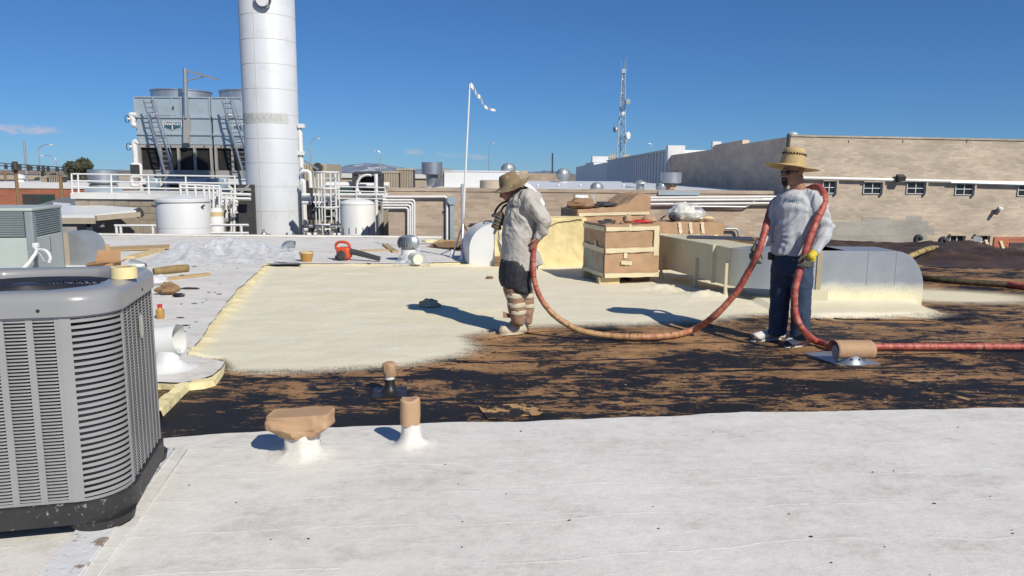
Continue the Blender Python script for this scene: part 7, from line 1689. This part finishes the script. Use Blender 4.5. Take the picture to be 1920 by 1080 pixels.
# ---- tall white storage tank
YS = 24.0; cs = D(517, 445, YS); rs_ = (X(566, YS, 440) - X(468, YS, 440)) / 2 * .992
t = thing('storage_tank', 'tall white cylindrical storage tank rising out of the picture', 'storage tank', (cs.x, YS, -4.2))
MB().lathe([(rs_, 0), (rs_, 14.0), (rs_ * .6, 14.5), (1e-3, 14.7)], 64).build('shell', 'tank_white', t, False)
for v in (24, 71, 118, 165, 214, 259, 305, 350, 396):
    z = D(512, v, YS - rs_).z + 4.2; MB().lathe([(rs_ + .001, z - .012), (rs_ + .006, z), (rs_ + .001, z + .012)], 64).build('seam_ring', 'tank_faded', t, False)
for a in (-100,): MB().bar((rs_ * 1.002 * math.cos(R(a)), rs_ * 1.002 * math.sin(R(a)), 0), (rs_ * 1.002 * math.cos(R(a)), rs_ * 1.002 * math.sin(R(a)), 13.9), .014, .014).build('seam', 'tank_faded', t, False)
zL = D(512, 221, YS - rs_).z + 4.2
def bendtext(o):
    for v_ in o.data.vertices: a = -math.pi / 2 + (v_.co.x) / rs_; v_.co = Vector(((rs_ + .011) * math.cos(a), (rs_ + .011) * math.sin(a), zL + v_.co.y))
MB().lathe([(rs_ + .006, zL - .15), (rs_ + .006, zL + .15)], 24, a0=R(-155), a1=R(-35)).build('faded_band', 'tank_faded', t, False); MB().lathe([(rs_ + .009, zL - .15), (rs_ + .009, zL + .15)], 3, a0=R(-152), a1=R(-141)).build('green_mark', 'tank_green', t, False)
o = text_obj('lettering', 'PRAXAIR', .26, 'tank_letter', t, Matrix.Identity(4), 0, .12, .004, 1.12); bendtext(o)
pg = D(493, 0, YS - rs_ - .05) - Vector((cs.x, YS, -4.2)); MB().lathe([(1e-3, -.06), (.2, -.06), (.25, -.02), (.25, .05)], 24, pg, 0, Matrix.Rotation(R(90), 3, 'X')).build('gauge', 'galv', t, False); MB().lathe([(1e-3, .0), (.19, .0)], 20, pg + Vector((0, -.07, 0)), 0, Matrix.Rotation(R(90), 3, 'X')).build('gauge_face', 'white_gloss', t, False)
# its pipework
t = thing('tank_piping', 'white relief pipe with tees climbing the right side of the tall storage tank', 'pipes', (X(562, YS), YS, -4.2))
wire('pipe', [D(562, 233, YS), D(566, 330, YS), D(572, 450, YS)], .07, 'pipe_white', '', '', None, 8, t)
for v in (236, 287): MB().box(D(565, v, YS - .05), (.2, .15, .12)).build('tee', 'pipe_white', t)
wire('pipe', elb([D(566, 321, YS - .2), D(581, 321, YS - .2), D(583, 352, YS - .2)], .15), .06, 'pipe_white', '', '', None, 8, t); wire('pipe', elb([D(566, 345, YS - .4), D(569, 338, YS - .4), D(571, 400, YS - .4), D(574, 448, YS - .4)], .12), .075, 'pipe_white', '', '', None, 8, t)
MB().bar(D(570, 301, YS - .3), D(597, 318, YS - .3), .05, .05).build('stay', 'galv', t)
# pipe clutter at foot of tank
t = thing('valve_group', 'small valve group at the foot of the tall storage tank', 'valves', D(495, 448, 18.2)); MB().tube(elb([D(465, 444, 18.2), D(485, 446, 18.2), D(500, 440, 18.2), D(512, 446, 18.2)], .1), .06, 8).build('pipe', 'rust', t); MB().tube([D(495, 446, 18.2), D(494, 430, 18.2)], .03, 8).build('stem', 'galv', t); MB().ell(D(495, 440, 18.2), (.08, .08, .08), 10, 8).build('valve', 'galv', t)
# ---- left white tank, second tank
YL = 20.3; t = thing('white_tank', 'squat white cylindrical tank in front of the block building', 'tank', (X(340, YL), YL, -4.2)); rl = (X(387, YL, 410) - X(293, YL, 410)) / 2; zt2 = Zv(374, YL - rl, 340) + 4.2
MB().lathe([(rl, 0), (rl, zt2 - .06), (rl * .97, zt2), (1e-3, zt2 + .10)], 48).build('shell', 'white_gloss', t, False); MB().lathe([(rl + .001, zt2 - .09), (rl + .03, zt2 - .08), (rl + .03, zt2 - .02), (rl + .001, zt2 - .01)], 48).build('rim', 'white_gloss', t, False); zz = Zv(429, YL - rl, 340) + 4.2
MB().lathe([(rl + .0005, zz - .006), (rl + .004, zz), (rl + .0005, zz + .006)], 48).build('seam_ring', 'tank_faded', t, False)
for a in (200, -25): MB().bar((rl * math.cos(R(a)), rl * math.sin(R(a)), zt2 - .22), ((rl + .10) * math.cos(R(a)), (rl + .10) * math.sin(R(a)), zt2 - .16), .05, .03).build('lug', 'steel_dark', t, False)
YL2 = 21.0; t = thing('white_tank', 'narrow rust-stained white tank right of the squat white tank', 'tank', (X(402, YL2), YL2, -4.2)); r2 = .19; zt3 = Zv(389, YL2, 400) + 4.2; MB().lathe([(r2, 0), (r2, zt3 - .1), (r2 * .8, zt3 - .02), (1e-3, zt3)], 28).build('shell', 'white_dirty', t, False); MB().lathe([(r2 + .002, zt3 - .24), (r2 + .002, zt3 - .12)], 28).build('rust_stain', 'lumber_pale', t, False)
rails('pipe_stand', 'low grey pipe run on posts in front of the block building', 215, 292, ((423, 423),), ((218, 424, 447), (226, 424, 447), (286, 423, 447)), 19.2, .035, 'pipe_white'); rails('pipe_stand', 'low grey pipe run on posts between the narrow tank and the tall storage tank', 395, 466, ((422, 422), (437, 437)), ((452, 422, 448),), 19.4, .035, 'pipe_white')
rails('pipe_rack', 'white horizontal pipes in front of the tower base left of the storage tank', 400, 470, ((363, 365), (372, 373)), ((440, 358, 395), (412, 350, 372)), 22.4, .05)
# ---- small domed tank
YD = 20.6; t = thing('white_tank', 'small white tank with domed top left of the tan brick wall', 'tank', (X(669, YD), YD, -4.2)); rd = (X(701, YD, 420) - X(637, YD, 420)) / 2; z1 = Zv(384, YD - rd, 669) + 4.2
MB().lathe([(rd, 0), (rd, z1)] + [(rd * math.cos(a), z1 + rd * .32 * math.sin(a)) for a in (.3, .6, .9, 1.2, 1.4)] + [(1e-3, z1 + rd * .325)], 44).build('shell', 'white_paint', t, False); MB().lathe([(rd + .001, z1 - .012), (rd + .006, z1), (rd + .001, z1 + .012)], 44).build('seam_ring', 'tank_faded', t, False)
for k in range(6): a = R(-150 + 22 * k); MB().bar(((rd + .01) * math.cos(a), (rd + .01) * math.sin(a), 4.12), ((rd + .01) * math.cos(a), (rd + .01) * math.sin(a), 4.28), .02, .02).build('anchor_lug', 'ct_grey', t, False)
MB().lathe([(.09, z1 + rd * .3), (.09, z1 + rd * .36), (1e-3, z1 + rd * .36)], 16).build('hatch', 'white_gloss', t, False)
# ---- pipe rack, caged ladder and platform between tanks
YP = 22.6; t = thing('pipe_rack', 'tangle of white horizontal pipes between the tall tank and the tan brick building', 'pipe rack', (X(640, YP), YP, -4.2))
for u0, u1, v, r_, dy, mt_ in ((567, 730, 366, .06, 0, 'pipe_white'), (567, 730, 373, .075, .2, 'pipe_white'), (567, 730, 380, .05, .1, 'pipe_white'), (620, 730, 365, .045, -.2, 'pipe_white'), (568, 640, 424, .06, -.3, 'ct_grey'), (570, 640, 430, .075, 0, 'pipe_white'), (575, 640, 440, .06, -.2, 'pipe_white'), (612, 730, 347, .10, 1.0, 'pipe_white')): MB().tube([D(u0, v, YP + dy), D(u1, v + .5, YP + dy)], r_, 8).build('pipe', mt_, t)
for u, v0, v1, r_, mt_ in ((575, 440, 452, .06, 'pipe_white'), (580, 380, 450, .03, 'rust'), (585, 352, 450, .03, 'steel_dark'), (598, 430, 450, .05, 'pipe_white'), (607, 424, 450, .035, 'pipe_white'), (615, 430, 450, .03, 'rust'), (625, 424, 450, .045, 'pipe_white'), (634, 360, 450, .03, 'steel_dark'), (588, 380, 430, .025, 'steel_dark'), (705, 326, 452, .055, 'pipe_white'), (716, 378, 452, .05, 'ct_grey'), (668, 352, 375, .03, 'pipe_white')): MB().tube([D(u, v0, YP - .1), D(u + 1, v1, YP - .1)], r_, 8).build('riser', mt_, t)
for a_, b__ in (((580, 405), (600, 388)), ((604, 412), (634, 385)), ((612, 420), (636, 372)), ((640, 395), (612, 386))): MB().tube([D(*a_, YP + .4), D(*b__, YP + .4)], .03, 6).build('brace', 'steel_dark', t)
for u, v in ((600, 440), (620, 438), (590, 372), (612, 383), (628, 402), (640, 412)): MB().box(D(u, v, YP - .3), (.14, .12, .14)).build('valve', 'ct_grey', t)
t = thing('yard_wall', 'grey-brown block wall behind the pipe rack', 'wall', (X(640, 25), 25, -4.2)); MB().b2(X(420, 25), X(727, 25), 25.4, 25.6, -4.2, Zv(384, 25, 640)).build('wall', 'block_grey', t); MB().b2(X(420, 25), X(727, 25), 24.9, 25.9, Zv(384, 25, 640) + .002, Zv(384, 25, 640) + .14).build('ledge', 'white_dirty', t)
t = thing('passage_wall', 'shaded wall panel in the gap beside the left end of the tan brick building', 'wall panel', (X(714, 24), 24, -4.2)); MB().b2(X(702, 23.6), X(727, 23.6), 23.6, 23.7, -4.2, Zv(394, 23.6, 714)).build('panel', 'block_grey', t); MB().tube([D(712, 400, 22.4), D(713, 452, 22.4)], .07, 8).build('drain_pipe', 'ct_grey', t)
t = thing('caged_ladder', 'white caged ladder standing left of the small domed tank', 'ladder', (X(612, 21.6), 21.6, -4.2))
cu, rc = 613, .34; cx_ = X(cu, 21.6)
for k in range(7): a = R(180 + 30 * k); MB().bar((cx_ + rc * math.cos(a), 21.6 + rc * math.sin(a), Zv(421, 21.6, cu)), (cx_ + rc * math.cos(a), 21.6 + rc * math.sin(a), Zv(323, 21.6, cu)), .035, .02).build('cage_bar', 'pipe_white', t)
for v in (323, 353, 388, 420): MB().tube([(cx_ + rc * math.cos(R(a)), 21.6 + rc * math.sin(R(a)), Zv(v, 21.6, cu)) for a in range(180, 361, 15)], .028, 6).build('cage_hoop', 'pipe_white', t)
for s in (-.2, .2): MB().tube([(cx_ + s, 21.75, -3), (cx_ + s, 21.75, Zv(323, 21.6, cu))], .03, 6).build('stile', 'pipe_white', t)
for k in range(7): z = Zv(421, 21.6, cu) + .22 * k; MB().tube([(cx_ - .2, 21.75, z), (cx_ + .2, 21.75, z)], .014, 5).build('rung', 'pipe_white', t)
rails('guard_rail', 'white guard rail of the platform behind the small domed tank', 632, 722, ((350, 352), (358, 360), (372, 373)), ((634, 350, 374), (668, 350, 374), (705, 351, 374), (722, 352, 374)), 21.9, .022)
p = D(690, 350, 23.4); t = thing('intake_cowl', 'square dark fan cowl with a white ring behind the platform rail', 'fan cowl', (p.x, 23.4, 0))
for a_, b__ in (((666, 324), (714, 325)), ((714, 325), (714, 372)), ((666, 324), (666, 372))): MB().bar(D(*a_, 23.4), D(*b__, 23.4), .18, .10).build('frame', 'steel_dark', t)
MB().b2(X(667, 24.2), X(713, 24.2), 24.1, 24.2, Zv(372, 24.2, 690), Zv(326, 24.2, 690)).build('cowl_back', 'ct_grey', t)
c_ = D(690, 349, 23.2); MB().tube([(c_.x + .34 * math.cos(R(a)), 23.2, c_.z + .34 * math.sin(R(a))) for a in range(70, 300, 10)], .04, 6).build('ring', 'pipe_white', t); MB().lathe([(.30, 0), (.28, .3), (1e-3, .3)], 24, D(692, 346, 23.5), 0, Matrix.Rotation(R(-90), 3, 'X')).build('fan_throat', 'steel_dark', t)
t = thing('parked_car', 'dark parked car glimpsed behind the platform rail', 'car', D(655, 358, 29.0)); p = D(655, 358, 29.0)
mb = MB(); mb.prism([p + Vector((x, 0, z)) for x, z in ((-.5, -.15), (.5, -.15), (.5, .12), (.3, .16), (.18, .34), (-.15, .36), (-.3, .14), (-.5, .1))], (0, .8, 0)); mb.build('body', 'dumpster_green', t, smooth=0, bevel=.03); MB().prism([p + Vector((x, -.01, z)) for x, z in ((-.22, .14), (.2, .14), (.13, .3), (-.12, .31))], (0, .02, 0)).build('side_window', 'window_glass', t)
# a platform for what stands behind the pipe rack (lower roof)
mb = MB(); mb.b2(X(560, 27), X(727, 27), 26, 33, -4.2, Zv(372, 27, 650)); tag(mb.build('lower_roof', 'white_dirty', smooth=0), 'lower white roof behind the pipe rack', None, None, 'structure')

# ---------------------------------------------------------------- small condenser at left with its duct
p = D(52, 508, 9.6); CZ = .22
t = thing('condenser_unit', 'pale green-grey condenser with louvred top band behind the large condenser', 'condenser', (X(52, 9.3, 500) - .38, 9.5, CZ), R(13))
M('green_grey', (.40, .45, .43), (.36, .41, .39), 3, .5, dirt=(.30, .34, .33), dlo=.62, dhi=.8); M('slate_trim', (.22, .265, .28), (.19, .23, .25), 3, .5)
w2, d2_, h2_ = .50, .50, .86
MB().b2(-.80, w2 - .02, -d2_ + .02, d2_ - .02, .02, h2_ - .05).build('cabinet', 'coil_dark', t, False)
MB().b2(-.80, w2 - .06, -d2_, -d2_ + .015, .0, .50).build('front_panel', 'green_grey', t, False, bevel=.004); MB().b2(w2 - .015, w2, -d2_ + .06, d2_, .0, .50).build('side_panel', 'green_grey', t, False, bevel=.004)
MB().b2(w2 - .09, w2 + .004, -d2_ - .004, -d2_ + .09, .0, h2_ - .04).build('corner_post', 'slate_trim', t, False, bevel=.02, seg=3); MB().b2(w2 - .03, w2 + .003, d2_ - .05, d2_ + .002, .0, h2_ - .04).build('corner_post', 'slate_trim', t, False, bevel=.01)
MB().b2(-.82, w2 + .012, -d2_ - .012, d2_ + .012, h2_ - .04, h2_).build('top', 'green_grey', t, False, bevel=.014, seg=2)
lm = MB().box((-.18, 0, 0), (1.05, .02, .016), 0, 0, Matrix.Rotation(R(30), 3, 'X')).mesh('louvre', ['slate_trim']); lm2 = MB().box((0, 0, 0), (.02, .86, .016), 0, 0, Matrix.Rotation(R(30), 3, 'Y')).mesh('louvre', ['slate_trim'])
for k in range(11):
    z = .525 + .028 * k; inst(lm, 'louvre', t, Matrix.Translation((.06, -d2_ + .008, z))); inst(lm2, 'louvre', t, Matrix.Translation((w2 - .008, .04, z)))
for k in range(2): MB().b2(-.40 + .19 * k, -.24 + .19 * k, -d2_ - .006, -d2_ - .0005, .22, .33).build('rating_plate', 'white_dirty', t, False)
for z in (.12, .40):
    for k in range(2): MB().b2(-.40 + .19 * k, -.24 + .19 * k, -d2_ - .004, -d2_ - .0005, z, z + .03).build('vent_slot', 'slate_trim', t, False)
MB().b2(w2 + .0005, w2 + .004, -.02, .08, .30, .46).build('data_label', 'green_grey', t, False); MB().b2(w2 + .0042, w2 + .006, .0, .02, .29, .47).build('label_print', 'steel_dark', t, False)
for x in (-.5, .35): MB().b2(x - .06, x + .06, -d2_ - .02, d2_, -.16, .0).build('support', 'logo_blue', t, False)
t2 = thing('electrical_conduit', 'white conduit and cable whip dropping from the small condenser', 'conduit', D(75, 470, 9.0))
MB().tube([D(66, 463, 9.02), D(70, 470, 8.95), D(55, 492, 8.9), D(30, 518, 8.85)], .022, 8).build('conduit', 'pipe_white', t2); MB().tube(bez([D(72, 468, 8.95), D(86, 470, 8.9), D(94, 482, 8.9), D(92, 492, 8.9)], 6), .018, 8).build('cable_whip', 'white_gloss', t2); MB().box(D(67, 460, 9.0), (.06, .06, .06)).build('fitting', 'white_gloss', t2, bevel=.008); MB().tube([D(72, 472, 8.95), D(84, 492, 8.9)], .014, 8).build('cable', 'galv_dull', t2)
# duct elbow behind it
xa = X(124, 10.4, 500); t = thing('duct_elbow', 'grey sheet metal duct elbow dropping into the roof beside the small condenser', 'duct', (xa, 10.4, .06))
pe = [(.30, .0)] + [(.30 - .26 + .26 * math.cos(R(a)), .40 + .22 * math.sin(R(a))) for a in range(0, 91, 10)] + [(-.02, .62), (-.02, 0)]
mb = MB(); ext_face(mb, [(x, z) for x, z in pe[::-1]], 0, .5, 0, 0); mb.build('elbow', 'galv_dull', t, False, smooth=40); MB().b2(-.045, .06, -.006, -.001, .1, .62).build('sealant_band', 'tan_panel', t, False); MB().b2(-.12, .36, -.08, .58, .0, .16).build('kerb', 'white_paint', t, False, bevel=.03, seg=2)
# vents among the tarps at right
for i, (u, v, lab) in enumerate(((1717, 458, 'dark gooseneck pipe left among the brown tarps'), (1763, 462, 'dark capped grey pipe standing above the brown tarps'))):
    b_ = D(u, v, 16.5); t = thing('vent_pipe', lab, 'vent pipe', (b_.x, 16.5, 0)); MB().tube([(0, 0, 0), (0, 0, b_.z + .05)], .07, 10).build('pipe', 'galv_dull', t, False); MB().tube(bez([(0, 0, b_.z + .04), (-.0, 0, b_.z + .14), (.06, -.02, b_.z + .17), (.10, -.02, b_.z + .10)], 5), .055, 10).build('cap', 'steel_dark', t, False)
for i, (u, v0, v1) in enumerate(((1850, 450, 473), (1878, 452, 474))):
    a, b_ = D(u - 3, v0, 16.4), D(u + 5, v1, 16.3); o = b_.copy(); b2_ = b_ + (b_ - a) * (b_.z / max(.05, (a.z - b_.z)))
    mb = MB(); mb.bar(Vector((b2_.x, b2_.y, 0)), a, .10, .04); tag(mb.build('timber_post', 'lumber_pale', origin=(b2_.x, b2_.y, 0)), ('left' if i == 0 else 'right') + ' of two leaning timber ends behind the wide tarp', 'timber')

# dark panel standing in for a shaded recess, and extra piping between the narrow tank and the tall storage tank
t = thing('shade_bay', 'dark panel standing for the shaded recess just left of the tall storage tank', 'bay', (X(456, 22.7), 22.7, -4.2)); MB().b2(X(444, 22.75), X(475, 22.75), 22.75, 22.85, -4.2, Zv(346, 22.75, 456)).build('panel', 'steel_dark', t); MB().bar(D(447, 366, 22.6), D(467, 347, 22.6), .06, .06).build('brace', 'ct_grey', t); MB().bar(D(444, 355, 22.6), D(470, 355, 22.6), .08, .08).build('beam', 'ct_grey', t)
t = thing('riser_pipes', 'cluster of thin white riser pipes and valves right of the squat white tank', 'pipes', (X(418, 21.8), 21.8, -4.2))
for u, v0, v1, r_ in ((407, 352, 447, .03), (415, 360, 447, .022), (424, 366, 412, .04), (433, 358, 447, .022), (438, 372, 447, .03)): MB().tube([D(u, v0, 21.8), D(u + 1, v1, 21.8)], r_, 8).build('riser', 'pipe_white', t)
for v, r_ in ((378, .05), (384, .03), (398, .025)): MB().tube([D(404, v, 21.9), D(446, v + .5, 21.9)], r_, 8).build('pipe', 'pipe_white', t)
for u, v in ((410, 372), (424, 412), (433, 380), (414, 388), (438, 404)): MB().box(D(u, v, 21.7), (.11, .1, .12)).build('valve', 'ct_grey', t, bevel=.01)
MB().bar(D(412, 419, 21.6), D(424, 394, 21.6), .05, .05).build('dark_stay', 'steel_dark', t)

for o in bpy.data.objects:
    if o.get('category') and o.parent is None: o['kind'] = 'thing'
